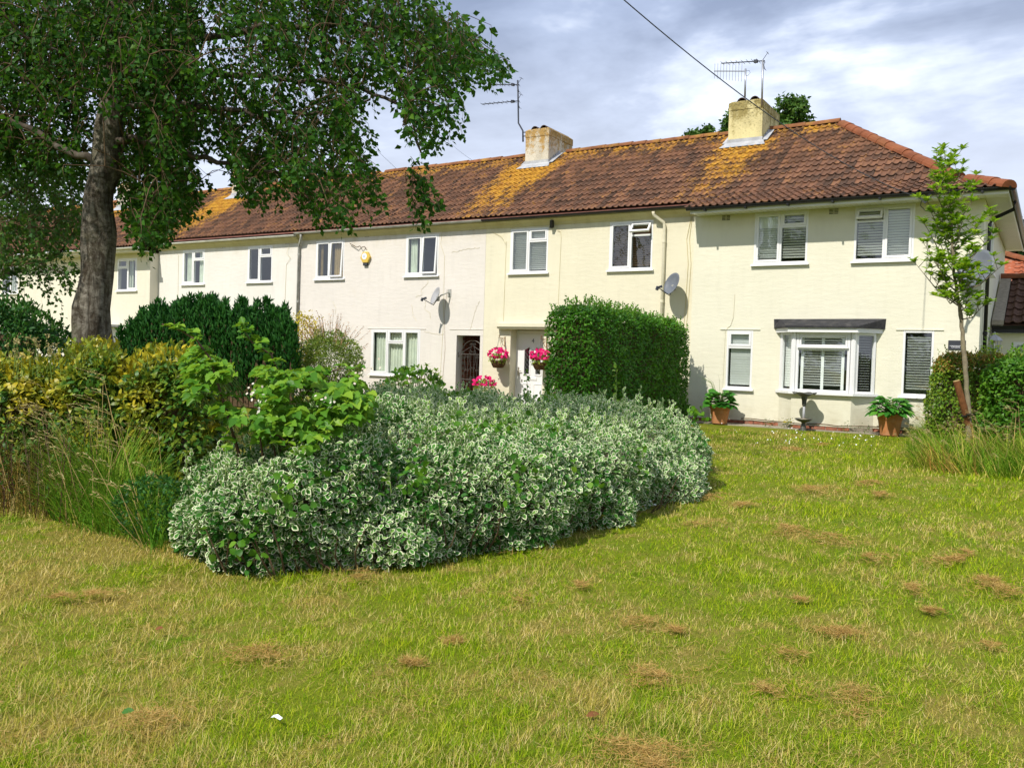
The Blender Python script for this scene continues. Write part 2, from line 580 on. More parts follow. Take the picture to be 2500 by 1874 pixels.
def glass_mat():
    m, t = newmat('window_glass')
    lw = t.n('ShaderNodeLayerWeight', None, Blend=.5)
    f = t.math('ADD', t.math('MULTIPLY', t.math('POWER', lw.outputs['Facing'], 4.0), .8), .10, clamp=True)
    gl = t.n('ShaderNodeBsdfGlossy', None, Color=(.95, .97, 1), Roughness=.015,
             Normal=bump(t, t.noise(t.pos(), 1.6, 2), .05, .02))
    tr = t.n('ShaderNodeBsdfTransparent', None, Color=(.93, .97, .95))
    mx = t.n('ShaderNodeMixShader', None, _0=f, _1=tr, _2=gl)
    out(t, mx)
    return m


M_GLASS = glass_mat()


def birch_bark():
    m, t = newmat('birch_bark')
    p = t.pos()
    w = t.noise(t.mapping(p, (8, 8, 2.0)), 1.5, 6, .72, .8)
    pale = t.noise(t.mapping(p, (4.0, 4.0, 7.0)), 2.4, 6, .75, .5)
    c = t.mix(t.rng(pale, .38, .62), (.07, .058, .042), (.27, .245, .20))
    c = t.mix(t.rng(w, .44, .60, 0, .92), c, (.045, .034, .022))
    c = t.mix(t.rng(t.noise(p, 2.2, 4, .6), .5, .75, 0, .55), c, (.10, .105, .045))
    h = t.math('SUBTRACT', t.math('MULTIPLY', pale, .4), w)
    out(t, bsdf(t, c, .9, bump(t, h, 1.0, .05), .15))
    return m


M_BIRCH = birch_bark()
M_LIMB = plain('birch_limb', (.060, .048, .036), .9, .4, 8, .5, .15, dirt=(.15, .14, .11))


def leafmat(name, stops, trans=.32, rough=.45, tcol=None, edge=None, patch=None, spec=.22, edge_at=(.66, .80)):
    m, t = newmat(name)
    a = t.n('ShaderNodeAttribute', {'attribute_name': 'lc'})
    s = t.sep(a.outputs['Color'])
    p = t.pos()
    r = t.math('ADD', t.math('MULTIPLY', s[0], .78), t.math('MULTIPLY', t.noise(p, 1.3, 3), .36))
    r = t.math('SUBTRACT', r, .07)
    c = t.ramp(r, *stops)
    if patch:
        pc, scale, lo, hi = patch
        c = t.mix(t.math('MULTIPLY', t.rng(t.noise(p, scale, 3), lo, hi), t.rng(s[0], .15, .45, .35, 1)), c, pc)
    if edge:
        c = t.mix(t.math('MULTIPLY', t.rng(s[1], *edge_at), t.rng(s[0], .20, .26)), c, edge)
    pr = t.n('ShaderNodeBsdfPrincipled', None, Base__Color=c, Roughness=rough)
    pr.inputs['Specular IOR Level'].default_value = spec
    tc = t.mix(.55, c, tcol) if tcol else c
    tr = t.n('ShaderNodeBsdfTranslucent', None, Color=tc)
    out(t, t.n('ShaderNodeMixShader', None, _0=trans, _1=pr, _2=tr))
    return m


L_BIRCH = leafmat('birch_leaf', [(.05, (.007, .036, .004)), (.5, (.016, .068, .006)), (.85, (.045, .135, .012)), (1, (.13, .24, .02))], .34, .5, (.13, .28, .015), spec=.12)
L_BIRCH2 = leafmat('far_birch_leaf', [(.05, (.018, .06, .012)), (.5, (.04, .12, .02)), (.85, (.085, .19, .03)), (1, (.16, .26, .04))], .34, .5, (.16, .30, .02))
L_EUON = leafmat('variegated_leaf', [(.05, (.025, .12, .014)), (.5, (.07, .23, .03)), (.8, (.17, .35, .055)), (1, (.36, .48, .10))], .30, .5, (.2, .3, .06), edge=(.82, .84, .58), spec=.12, edge_at=(.62, .82))
L_AUREA = leafmat('gold_euonymus_leaf', [(.05, (.02, .085, .012)), (.45, (.055, .15, .016)), (.75, (.20, .26, .02)), (1, (.42, .38, .03))], .25, .4, (.3, .3, .02),
                  patch=((.50, .39, .018), 1.9, .50, .66))
L_BRAMBLE = leafmat('bramble_leaf', [(.05, (.045, .155, .012)), (.5, (.105, .26, .018)), (.85, (.22, .38, .03)), (1, (.38, .48, .05))], .38, .45, (.28, .42, .02))
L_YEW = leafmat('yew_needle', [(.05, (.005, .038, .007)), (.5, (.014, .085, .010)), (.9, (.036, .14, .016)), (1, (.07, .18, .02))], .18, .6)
L_PRIVET = leafmat('privet_leaf', [(.05, (.022, .105, .006)), (.5, (.055, .19, .010)), (.85, (.12, .29, .018)), (1, (.22, .38, .03))], .3, .38, (.2, .36, .02))
L_GOLD = leafmat('golden_shrub_leaf', [(.05, (.25, .22, .01)), (.5, (.52, .42, .015)), (1, (.72, .60, .05))], .35, .5, (.6, .5, .02))
L_SPIREA = leafmat('spirea_leaf', [(.05, (.07, .16, .02)), (.5, (.17, .27, .035)), (.85, (.30, .37, .06)), (1, (.48, .40, .12))], .3, .5, (.25, .3, .05))
L_PINKTIP = leafmat('pink_tip_leaf', [(.05, (.42, .22, .10)), (.5, (.56, .33, .18)), (1, (.62, .44, .25))], .3, .5)
L_RHODO = leafmat('rhododendron_leaf', [(.05, (.10, .26, .03)), (.5, (.24, .42, .05)), (1, (.42, .56, .10))], .32, .45, (.25, .38, .03))
L_DARK = leafmat('dark_shrub_leaf', [(.05, (.01, .055, .012)), (.5, (.022, .095, .016)), (.9, (.05, .16, .02)), (1, (.10, .2, .03))], .25, .5, (.1, .25, .02))
L_HEDGER = leafmat('bronze_hedge_leaf', [(.05, (.05, .14, .01)), (.45, (.12, .23, .014)), (.8, (.24, .30, .02)), (1, (.36, .26, .03))], .25, .45, (.2, .2, .02))
L_BRONZE = leafmat('bronze_tip_leaf', [(.05, (.20, .13, .02)), (.5, (.27, .16, .03)), (1, (.32, .24, .04))], .25, .45)
L_GREENR = leafmat('bright_shrub_leaf', [(.05, (.03, .12, .008)), (.5, (.07, .19, .012)), (.85, (.14, .28, .02)), (1, (.26, .38, .04))], .3, .45, (.2, .4, .02))
L_SAPL = leafmat('sapling_leaf', [(.05, (.08, .23, .010)), (.5, (.19, .37, .016)), (.85, (.34, .50, .03)), (1, (.54, .56, .04))], .40, .45, (.34, .48, .02))
L_HOSTA = leafmat('hosta_leaf', [(.05, (.02, .12, .012)), (.5, (.04, .19, .018)), (1, (.12, .32, .03))], .25, .5, (.14, .36, .02))
L_PETU = leafmat('petunia_flower', [(.05, (.55, .005, .11)), (.6, (.72, .008, .17)), (.9, (.80, .02, .20)), (1, (.62, .25, .42))], .3, .6)
L_PETG = leafmat('petunia_leaf', [(.05, (.12, .22, .02)), (.5, (.22, .34, .03)), (1, (.42, .48, .05))], .3, .5)
L_BLOS = leafmat('pale_blossom', [(.05, (.6, .5, .4)), (.5, (.72, .66, .55)), (1, (.80, .78, .72))], .3, .6)
L_FAR = leafmat('far_tree_leaf', [(.05, (.025, .075, .012)), (.5, (.06, .14, .02)), (1, (.14, .23, .035))], .3, .5)
L_FARD = leafmat('far_dark_leaf', [(.05, (.006, .025, .007)), (.5, (.013, .045, .011)), (1, (.035, .085, .02))], .25, .5)


def grass_mat(name, is_ground=False, long=False):
    m, t = newmat(name)
    p = t.pos()
    s0 = t.sep(p)
    p2 = t.n('ShaderNodeCombineXYZ', None, X=s0[0], Y=s0[1], Z=0.0).outputs[0]
    if is_ground:
        r = t.noise(p2, 120, 3, .7)
        al = .25
    else:
        a = t.n('ShaderNodeAttribute', {'attribute_name': 'lc'})
        sp = t.sep(a.outputs['Color'])
        r = sp[0]
        al = sp[1]
    g = t.ramp(r, (.05, (.10, .21, .002)), (.45, (.255, .385, .003)), (.8, (.43, .50, .008)), (1, (.56, .54, .05)))
    if long:
        g = t.ramp(r, (.05, (.08, .20, .010)), (.45, (.20, .34, .02)), (.70, (.40, .44, .05)), (.86, (.56, .44, .13)), (1, (.60, .36, .09)))
        c = g
    else:
        st = t.ramp(r, (.05, (.27, .24, .02)), (.4, (.50, .40, .07)), (.75, (.66, .50, .17)), (1, (.74, .61, .30)))
        big = t.noise(p2, .75, 4, .6, .4)
        mid = t.noise(t.mapping(p2, (1.0, .62, 1)), 3.6, 5, .68, .8)
        f = t.math('ADD', t.math('MULTIPLY', big, .42), t.math('MULTIPLY', mid, .58))
        # the verge by the overgrown border is the driest strip
        e = t.math('ADD', t.rng(s0[0], -2.9, -4.6, 0, .055), t.rng(s0[1], 6.0, 3.2, 0, .012))
        far = t.rng(s0[1], 7.0, 17.0, 0, -.03)
        f = t.math('ADD', t.math('ADD', f, e), far)
        dry = t.math('ADD', f, t.math('MULTIPLY', t.math('SUBTRACT', r, .5), .16))
        dm = t.rng(dry, .492, .60, 0, .88)
        lush = t.rng(t.noise(p2, 1.1, 3, .6), .55, .72, 0, .55)
        g = t.mix(lush, g, t.ramp(r, (.05, (.055, .19, .002)), (.6, (.14, .34, .003)), (1, (.27, .45, .006))))
        c = t.mix(dm, g, st)
        if is_ground:
            c = t.mix(.66, c, (.085, .072, .016))
    if is_ground:
        out(t, bsdf(t, c, .95, bump(t, t.noise(p2, 60, 4, .7), .8, .03), .1))
    else:
        pr = t.n('ShaderNodeBsdfPrincipled', None, Base__Color=c, Roughness=.6)
        pr.inputs['Specular IOR Level'].default_value = .10
        tr = t.n('ShaderNodeBsdfTranslucent', None, Color=c)
        out(t, t.n('ShaderNodeMixShader', None, _0=.38, _1=pr, _2=tr))
    return m


M_LAWN = grass_mat('lawn_turf', True)
L_GRASS = grass_mat('grass_blade')
L_LONG = grass_mat('long_grass_blade', long=True)
L_TALL = leafmat('tall_grass_blade', [(.05, (.05, .16, .01)), (.5, (.12, .27, .015)), (.85, (.24, .34, .03)), (1, (.42, .38, .10))], .35, .6, spec=.1)
L_STRAW = leafmat('dry_clippings', [(.05, (.26, .15, .035)), (.5, (.48, .31, .09)), (1, (.68, .51, .20))], .38, .7)
L_SEED = leafmat('seed_head', [(.05, (.30, .24, .08)), (.5, (.46, .38, .16)), (1, (.60, .52, .27))], .3, .6)
L_RED = leafmat('dry_weed', [(.05, (.09, .06, .02)), (.4, (.16, .14, .025)), (.7, (.27, .17, .035)), (1, (.36, .15, .03))], .25, .6)
L_SORREL = leafmat('weed_leaf', [(.05, (.03, .10, .012)), (.5, (.07, .16, .02)), (.85, (.18, .20, .03)), (1, (.33, .19, .04))], .25, .6)

# ---------------------------------------------------------------- ground
def build_ground():
    xs = np.concatenate([np.linspace(-420, -30, 14)[:-1], np.linspace(-30, 12, 130), np.linspace(12, 420, 14)[1:]])
    ys = np.concatenate([np.linspace(-420, -6, 14)[:-1], np.linspace(-6, 22, 90), np.linspace(22, 500, 14)[1:]])
    X, Y = np.meshgrid(xs, ys)
    Z = ground_z(X, Y)
    near = (X > -30) & (X < 12) & (Y > -6) & (Y < 18.4)
    P = np.c_[X.ravel(), Y.ravel(), np.zeros(X.size)]
    Z = Z + np.where(near, ((vnoise(P, .7, 3) - .5) * .05 + (vnoise(P, 2.1, 4) - .5) * .03).reshape(X.shape), 0) - .012
    V = np.c_[X.ravel(), Y.ravel(), Z.ravel()]
    nx = len(xs)
    F = []
    for j in range(len(ys) - 1):
        a = j * nx + np.arange(nx - 1)
        F.append(np.c_[a, a + 1, a + nx + 1]); F.append(np.c_[a, a + nx + 1, a + nx])
    o = np_mesh('lawn', V, np.concatenate(F), None, M_LAWN)
    tag(o, kind='structure')
    b = MB()
    b.box(-40, -7.52, 19.80, 20.36, -.05, .052)
    b.box(-7.5, .5, 19.42, 19.985, -.05, .05)
    o = b.build('paving_strip', M_CONC)
    tag(o, kind='structure')


build_ground()

# ---------------------------------------------------------------- roof tiles
PROF = [(0.0, 0.010), (0.045, 0.000), (0.088, 0.004), (0.105, 0.022), (0.125, 0.040), (0.147, 0.036), (0.172, 0.008)]
TL = .405


def tile_mesh_arrays():
    n = len(PROF)
    V, F = [], []
    for y, lift in ((0, .036), (TL, .004)):
        for x, z in PROF:
            V.append((x, y, z + lift))
    for x, z in PROF:
        V.append((x, .002, z + .036 - .015))
    for i in range(n - 1):
        F += [(i, i + 1, n + i + 1), (i, n + i + 1, n + i), (2 * n + i, 2 * n + i + 1, i + 1), (2 * n + i, i + 1, i)]
    return np.array(V), np.array(F)


TV, TF = tile_mesh_arrays()


def tile_me(mat):
    me = bpy.data.meshes.new('tile')
    me.from_pydata([tuple(v) for v in TV], [], [tuple(int(i) for i in f) for f in TF])
    me.materials.append(mat)
    me.update()
    return me


ME_TILE = tile_me(M_TILE)
RIDGE_Y, RIDGE_Z, SLOPE = 24.17, 7.80, .651


def roof_z(y, kick=False):
    z = RIDGE_Z - SLOPE * (RIDGE_Y - y)
    if kick and y < 20.45:
        z = RIDGE_Z - SLOPE * (RIDGE_Y - 20.45) - .40 * (20.45 - y)
    return z


def hip_x(y):
    return -5.13 + (RIDGE_Y - y) * (4.20 / 4.80)


def lay_tiles(roof, x0, x1, rows, kick, hip, singles, holes, tile_mesh=None):
    ms = []
    i0 = int(math.floor((x0 + 100.012) / TILE_W))
    i1 = int(math.ceil((x1 + 100.012) / TILE_W))
    for k in range(1, rows + 1):
        yk = RIDGE_Y - TILE_DY * k
        za, zb = roof_z(yk, kick), roof_z(yk + TILE_DY, kick)
        th = math.atan2(zb - za, TILE_DY)
        for i in range(i0, i1):
            x = -100.012 + i * TILE_W
            if not (x0 <= x + TILE_W / 2 < x1): continue
            if hip and x + TILE_W * .6 > hip_x(yk + .12): continue
            if any(a < x + .08 < b and yk + .1 > c and yk < d for a, b, c, d in holes): continue
            t2 = th + random.uniform(-.012, .012)
            m = Matrix.Translation((x, yk + random.uniform(-.006, .006), za + random.uniform(0, .005))) @ Matrix.Rotation(t2, 4, 'X') @ Matrix.Rotation(random.uniform(-.012, .012), 4, 'Z')
            ms.append(m)
    ms.sort(key=lambda m: (m.translation - EYE).length)
    for m in ms[:singles]:
        inst('tile', ME_TILE, m, roof)
    rest = ms[singles:]
    if rest:
        A = np.array([np.array(m) for m in rest])
        V = np.einsum('nij,kj->nki', A[:, :3, :3], TV) + A[:, None, :3, 3]
        F = TF[None] + (np.arange(len(rest)) * len(TV))[:, None, None]
        np_mesh('roof_tiles', V.reshape(-1, 3), F.reshape(-1, 3), None, M_TILE, roof, smooth=False, kind='stuff')


def half_round_me(name, r, L, mat, n=8, flare=.012):
    b = MB()
    vs, fs = [], []
    for j, (y, rr) in enumerate(((0, r + flare), (L * .82, r), (L, r))):
        for k in range(n + 1):
            a = math.pi * k / n
            vs.append((rr * math.cos(a) * 1.12, y, rr * math.sin(a)))
    for j in range(2):
        for k in range(n):
            fs.append((j * (n + 1) + k, j * (n + 1) + k + 1, (j + 1) * (n + 1) + k + 1, (j + 1) * (n + 1) + k))
    fs.append(tuple(range(n, -1, -1)))
    fs.append(tuple(2 * (n + 1) + k for k in range(n + 1)))
    b.add(vs, fs)
    return b.mesh(name, mat)


ME_RIDGE = half_round_me('ridge_tile', .115, .455, M_RIDGE)
ME_HIP = half_round_me('hip_tile', .135, .43, M_HIP)


def ridge_run(roof, a, b, me, step, name, skip=()):
    a, b = Vector(a), Vector(b)
    d = (b - a); n = int(d.length / step); d.normalize()
    side = d.cross(Vector((0, 0, 1))).normalized()
    up = side.cross(d)
    for i in range(n):
        p = a + d * (i * step)
        if any(s < p.x + .2 < e for s, e in skip): continue
        q = p + Vector((0, 0, random.uniform(-.008, .008)))
        m = Matrix.Translation(q) @ Matrix((side, d, up)).transposed().to_4x4() @ Matrix.Rotation(random.uniform(-.015, .015), 4, 'Z')
        inst(name, me, m, roof)


def half_gutter(x0, x1, y, z, r, n=8):
    b = MB()
    vs, fs = [], []
    for x in (x0, x1):
        for rr in (r, r - .006):
            for k in range(n + 1):
                a = math.pi + math.pi * k / n
                vs.append((x, y + rr * math.cos(a), z + rr * math.sin(a)))
    m = n + 1
    for k in range(n):
        fs.append((k, k + 1, 2 * m + k + 1, 2 * m + k))
        fs.append((m + k, 3 * m + k, 3 * m + k + 1, m + k + 1))
    fs += [(0, 2 * m, 3 * m, m), (n, m + n, 3 * m + n, 2 * m + n)]
    fs += [tuple(range(n, -1, -1)), tuple(range(2 * m, 2 * m + n + 1))]
    return b.add(vs, fs)


# ---------------------------------------------------------------- house pieces
def wall_front(x0, x1, z0, z1, y, holes, depth=.16):
    xs = sorted(set([x0, x1] + [v for h in holes for v in h[:2]]))
    zs = sorted(set([z0, z1] + [v for h in holes for v in h[2:4]]))
    b = MB()
    for i in range(len(xs) - 1):
        for j in range(len(zs) - 1):
            cx, cz = (xs[i] + xs[i + 1]) / 2, (zs[j] + zs[j + 1]) / 2
            if any(h[0] < cx < h[1] and h[2] < cz < h[3] for h in holes): continue
            b.quad((xs[i], y, zs[j]), (xs[i + 1], y, zs[j]), (xs[i + 1], y, zs[j + 1]), (xs[i], y, zs[j + 1]))
    for h in holes:
        a, c, d, e = h[:4]
        w = y + (h[4] if len(h) > 4 else depth)
        b.quad((a, y, d), (a, y, e), (a, w, e), (a, w, d))
        b.quad((c, y, e), (c, y, d), (c, w, d), (c, w, e))
        b.quad((a, y, e), (c, y, e), (c, w, e), (a, w, e))
        b.quad((c, y, d), (a, y, d), (a, w, d), (c, w, d))
    return b


def bars(x0, x1, z0, z1, y0, y1, w, wb=None):
    """rectangular frame with butted corners"""
    wb = wb or w
    b = MB()
    b.box(x0, x0 + w, y0, y1, z0, z1)
    b.box(x1 - w, x1, y0, y1, z0, z1)
    b.box(x0 + w, x1 - w, y0, y1, z0, z0 + wb)
    b.box(x0 + w, x1 - w, y0, y1, z1 - w, z1)
    return b


def slats(win, x0, x1, z0, z1, y, pitch, mat, tilt=.5, width=.05):
    n = int((z1 - z0) / pitch)
    b = MB()
    c, s = math.cos(tilt) * width / 2, math.sin(tilt) * width / 2
    vs = []
    for x in (0, x1 - x0):
        vs += [(x, -c, s), (x, c, -s), (x, c, -s - .004), (x, -c, s - .004)]
    b.add(vs, [(0, 1, 5, 4), (1, 2, 6, 5), (2, 3, 7, 6), (3, 0, 4, 7), (0, 3, 2, 1), (4, 5, 6, 7)])
    me = b.mesh('slat', mat)
    for i in range(n):
        z = z1 - pitch * (i + .6)
        inst('slat', me, Matrix.Translation((x0, y, z)) @ Matrix.Rotation(random.uniform(-.03, .03), 4, 'X'), win)


def curtain(win, x0, x1, z0, z1, y, mat, folds=5, amp=.03):
    n = folds * 8
    b = MB()
    vs = []
    for zz, k in ((z1, .6), (z0, 1.0)):
        for i in range(n + 1):
            u = i / n
            vs.append((x0 + (x1 - x0) * u, y + amp * k * math.sin(u * folds * 2 * math.pi + .6 * math.sin(u * 9)), zz))
    b.add(vs, [(i, i + 1, n + 2 + i, n + 1 + i) for i in range(n)])
    b.build('curtain', mat, win, smooth=True)


def sash(win, x0, x1, z0, z1, y, w=.05, opening=0.0, proud=.012, fixed=False, hinge='top'):
    """a casement with its pane; opening tilts it out from the top edge"""
    y0, y1 = y - proud, y + .045
    if fixed:
        b = MB()
        b.quad((x0, y + .02, z0), (x1, y + .02, z0), (x1, y + .02, z1), (x0, y + .02, z1))
        b.build('pane', M_GLASS, win)
        return
    f = bars(x0, x1, z0, z1, y0, y1, w)
    g = MB().quad((x0 + w, y + .012, z0 + w), (x1 - w, y + .012, z0 + w), (x1 - w, y + .012, z1 - w), (x0 + w, y + .012, z1 - w))
    if opening:
        if hinge == 'top':
            m = Matrix.Translation((0, y0, z1)) @ Matrix.Rotation(-opening, 4, 'X') @ Matrix.Translation((0, -y0, -z1))
        else:
            m = Matrix.Translation((x1, y0, 0)) @ Matrix.Rotation(opening, 4, 'Z') @ Matrix.Translation((-x1, -y0, 0))
        f.v = [tuple(m @ Vector(p)) for p in f.v]
        g.v = [tuple(m @ Vector(p)) for p in g.v]
    f.build('sash', M_UPVC, win, bevel=.006)
    g.build('pane', M_GLASS, win)


def window(house, x0, x1, z0, z1, Y, lights, sill=True, label=None, fw=.045):
    """lights: (x0, x1, z0, z1, opening, fixed) as fractions of the opening"""
    y0, y1 = Y - .004, Y + .075
    f = bars(x0, x1, z0, z1, y0, y1, fw)
    win = f.build('window', M_UPVC, house, bevel=.005)
    if label: win['label'] = label
    X = lambda u: x0 + fw + (x1 - x0 - 2 * fw) * u
    Z = lambda u: z0 + fw + (z1 - z0 - 2 * fw) * u
    cutx = sorted({round(l[0], 3) for l in lights if l[0] > .01})
    m = MB()
    for c in cutx:
        m.box(X(c) - .022, X(c) + .022, y0 + .002, y1, z0 + fw, z1 - fw)
    for l in lights:
        if l[2] > .01:
            a = X(l[0]) + (.022 if l[0] > .01 else 0); b_ = X(l[1]) - (.022 if l[1] < .99 else 0)
            m.box(a, b_, y0 + .002, y1, Z(l[2]) - .022, Z(l[2]) + .022)
    if m.v: m.build('mullion', M_UPVC, win)
    for l in lights:
        a = X(l[0]) + (.024 if l[0] > .01 else .002); b_ = X(l[1]) - (.024 if l[1] < .99 else .002)
        c = Z(l[2]) + (.024 if l[2] > .01 else .002); d = Z(l[3]) - (.024 if l[3] < .99 else .002)
        sash(win, a, b_, c, d, Y, fixed=l[5], opening=l[4], hinge=l[6] if len(l) > 6 else 'top')
    if sill:
        s = MB().prism_x([(Y + .02, z0 - .002), (Y - .065, z0 - .012), (Y - .07, z0 - .045), (Y + .02, z0 - .045)], x0 - .05, x1 + .05)
        s.build('sill', M_UPVC, win)
    return win


def vent(house, x, z, Y, w=.2, h=.125, back=M_DARKPIT, slat=None):
    b = MB().box(x, x + w, Y - .003, Y + .02, z, z + h)
    v = b.build('air_vent', back, house)
    s = MB()
    for half in (0, 1):
        xa = x + half * w * .54
        xb = xa + w * .46
        for i in range(5):
            zz = z + h * i / 4.3
            s.box(xa, xb, Y - .009, Y - .0032, zz, zz + h * .09)
        s.box(xa - .004, xa + .004, Y - .0095, Y - .0034, z, z + h)
        s.box(xb - .004, xb + .004, Y - .0095, Y - .0034, z, z + h)
    s.build('vent_grille', slat or M_W1, v)


def downpipe(house, pts, mat, r=.034, clips=()):
    p = MB().tube(pts, r, 10).build('downpipe', mat, house, smooth=True)
    for c in clips:
        x, y, z = c
        MB().lathe([(r + .008, -.03), (r + .008, .03)], (x, y, z), 10).build('pipe_clip', mat, p)
    return p


def chimney(house, x0, x1, y0, y1, zt, mat, zbase, lead=True):
    b = MB()
    b.box(x0, x1, y0, y1, zbase - .5, zt - .26)
    b.box(x0 - .012, x1 + .012, y0 - .012, y1 + .012, zt - .26, zt - .06)
    vs = [(x0 - .012, y0 - .012, zt - .06), (x1 + .012, y0 - .012, zt - .06), (x1 + .012, y1 + .012, zt - .06), (x0 - .012, y1 + .012, zt - .06),
          (x0 + .06, y0 + .06, zt), (x1 - .06, y0 + .06, zt), (x1 - .06, y1 - .06, zt), (x0 + .06, y1 - .06, zt)]
    b.add(vs, [(4, 5, 6, 7), (0, 1, 5, 4), (1, 2, 6, 5), (2, 3, 7, 6), (3, 0, 4, 7)])
    c = b.build('chimney', mat, house, bevel=.012)
    # half-round ridge-type pots laid along the stack
    w = (x1 - x0)
    for u in (.36, .74):
        cx = x0 + w * u
        p = MB()
        n = 8
        vs, fs = [], []
        for rr in (.125, .105):
            for y in (y0 + .02, y1 - .02):
                for k in range(n + 1):
                    a = math.pi * k / n
                    vs.append((cx + rr * math.cos(a), y, zt - .05 + rr * math.sin(a)))
        q = n + 1
        for k in range(n):
            fs += [(k, k + 1, q + k + 1, q + k), (2 * q + k, 3 * q + k, 3 * q + k + 1, 2 * q + k + 1), (k, 2 * q + k, 2 * q + k + 1, k + 1), (q + k, q + k + 1, 3 * q + k + 1, 3 * q + k)]
        p.add(vs, fs)
        p.build('chimney_pot', M_POT, c)
    if lead:
        zf = roof_z(y0)
        f = MB()
        f.box(x0 - .02, x1 + .02, y0 - .022, y0 - .014, zf - .02, zf + .17)
        f.add([(x0 - .16, y0 - .26, zf - .26 * SLOPE + .075), (x1 + .16, y0 - .26, zf - .26 * SLOPE + .075), (x1 + .05, y0 - .016, zf + .085), (x0 - .05, y0 - .016, zf + .085)], [(0, 1, 2, 3)])
        for xs, sg in ((x0, -1), (x1, 1)):
            n = 5
            for i in range(n):
                ya = y0 - .02 + (RIDGE_Y - y0) * i / n; yb = y0 - .02 + (RIDGE_Y - y0) * (i + 1) / n
                xo = xs + sg * .02
                f.quad((xo, ya, roof_z(ya) + .02), (xo, yb, roof_z(yb) + .02), (xo, yb, roof_z(ya) + .20), (xo, ya, roof_z(ya) + .17))
            f.quad((xs + sg * .02, y0 - .02, roof_z(y0) + .08), (xs + sg * .15, y0 - .02, roof_z(y0) + .07), (xs + sg * .15, RIDGE_Y - .1, roof_z(RIDGE_Y - .1) + .07), (xs + sg * .02, RIDGE_Y - .1, roof_z(RIDGE_Y - .1) + .08))
        f.build('flashing', M_LEAD, c)
    return c


def plinth(house, x0, x1, Y, z0, z1, step=.225, single=True):
    MB().box(x0, x1, Y + .012, Y + .09, z0 - .15, z1).build('plinth', M_MORTAR, house)
    n = int((x1 - x0) / step)
    if single:
        me = MB().box(0, step - .012, -.014, .014, 0, z1 - z0 - .012).mesh('brick', M_BRICK)
        for i in range(n):
            inst('brick', me, Matrix.Translation((x0 + i * step + .006, Y + random.uniform(-.004, .003), z0)) @ Matrix.Rotation(random.uniform(-.006, .006), 4, 'Z'), house)
    else:
        b = MB()
        for i in range(n):
            b.box(x0 + i * step + .006, x0 + (i + 1) * step - .006, Y - .014, Y + .0115, z0, z1 - .012)
        tag(b.build('plinth_bricks', M_BRICK, house), kind='stuff')


def shell(house, x0, x1, Y, z0, zt, mat, holes, back=28.3, kick=False):
    """outer walls, rooms behind the windows"""
    w = wall_front(x0, x1, z0, zt, Y, holes).build('wall', mat, house)
    e = .003
    s = MB()
    s.box(x0 + e, x0 + .10, Y + .004, back, z0 - .1, zt - e)
    s.box(x1 - .10, x1 - e, Y + .004, back, z0 - .1, zt - e)
    s.box(x0 + .11, x1 - .11, back - .15, back - .01, z0 - .1, zt - e)
    s.build('side_wall', mat, house)
    r = MB()
    for za, zb in ((.1, 2.45), (2.7, zt - .01)):
        a, c, ya, yb = x0 + .12, x1 - .12, Y + .165, Y + 4.2
        r.quad((a, ya, za), (a, yb, za), (c, yb, za), (c, ya, za))
        r.quad((a, ya, zb), (c, ya, zb), (c, yb, zb), (a, yb, zb))
        r.quad((a, yb, za), (a, yb, zb), (c, yb, zb), (c, yb, za))
        r.quad((a, ya, za), (a, ya, zb), (a, yb, zb), (a, yb, za))
        r.quad((c, ya, za), (c, yb, za), (c, yb, zb), (c, ya, zb))
    r.build('room', M_INT, house)
    return w


def roof_deck(house, x0, x1, yeave, kick=False, hip=False):
    d = .03
    b = MB()
    pts = [(yeave, roof_z(yeave, kick) - d)] + ([(20.45, roof_z(20.45) - d)] if kick else []) + [(RIDGE_Y, RIDGE_Z - d)]
    for (ya, za), (yb, zb) in zip(pts[:-1], pts[1:]):
        xa, xb = (hip_x(ya), hip_x(yb)) if hip else (x1, x1)
        b.quad((x0, ya, za), (xa, ya, za), (xb, yb, zb), (x0, yb, zb))
    yb2 = 2 * RIDGE_Y - yeave
    pb = [(2 * RIDGE_Y - y, z) for y, z in pts][::-1]
    for (ya, za), (yb, zb) in zip(pb[:-1], pb[1:]):
        xa, xb = (hip_x(2 * RIDGE_Y - ya), hip_x(2 * RIDGE_Y - yb)) if hip else (x1, x1)
        b.quad((x0, ya, za), (xa, ya, za), (xb, yb, zb), (x0, yb, zb))
    if hip:
        f = [(y, z) for y, z in pts]
        for (ya, za), (yb, zb) in zip(f[:-1], f[1:]):
            b.quad((hip_x(ya), ya, za), (hip_x(ya), 2 * RIDGE_Y - ya, za), (hip_x(yb), 2 * RIDGE_Y - yb, zb), (hip_x(yb), yb, zb))
    return b.build('roof', M_TILE_BACK, house)


TWO = [(0, .5, 0, 1, 0, False), (.5, 1, 0, .72, 0, True), (.5, 1, .72, 1, 0, False)]


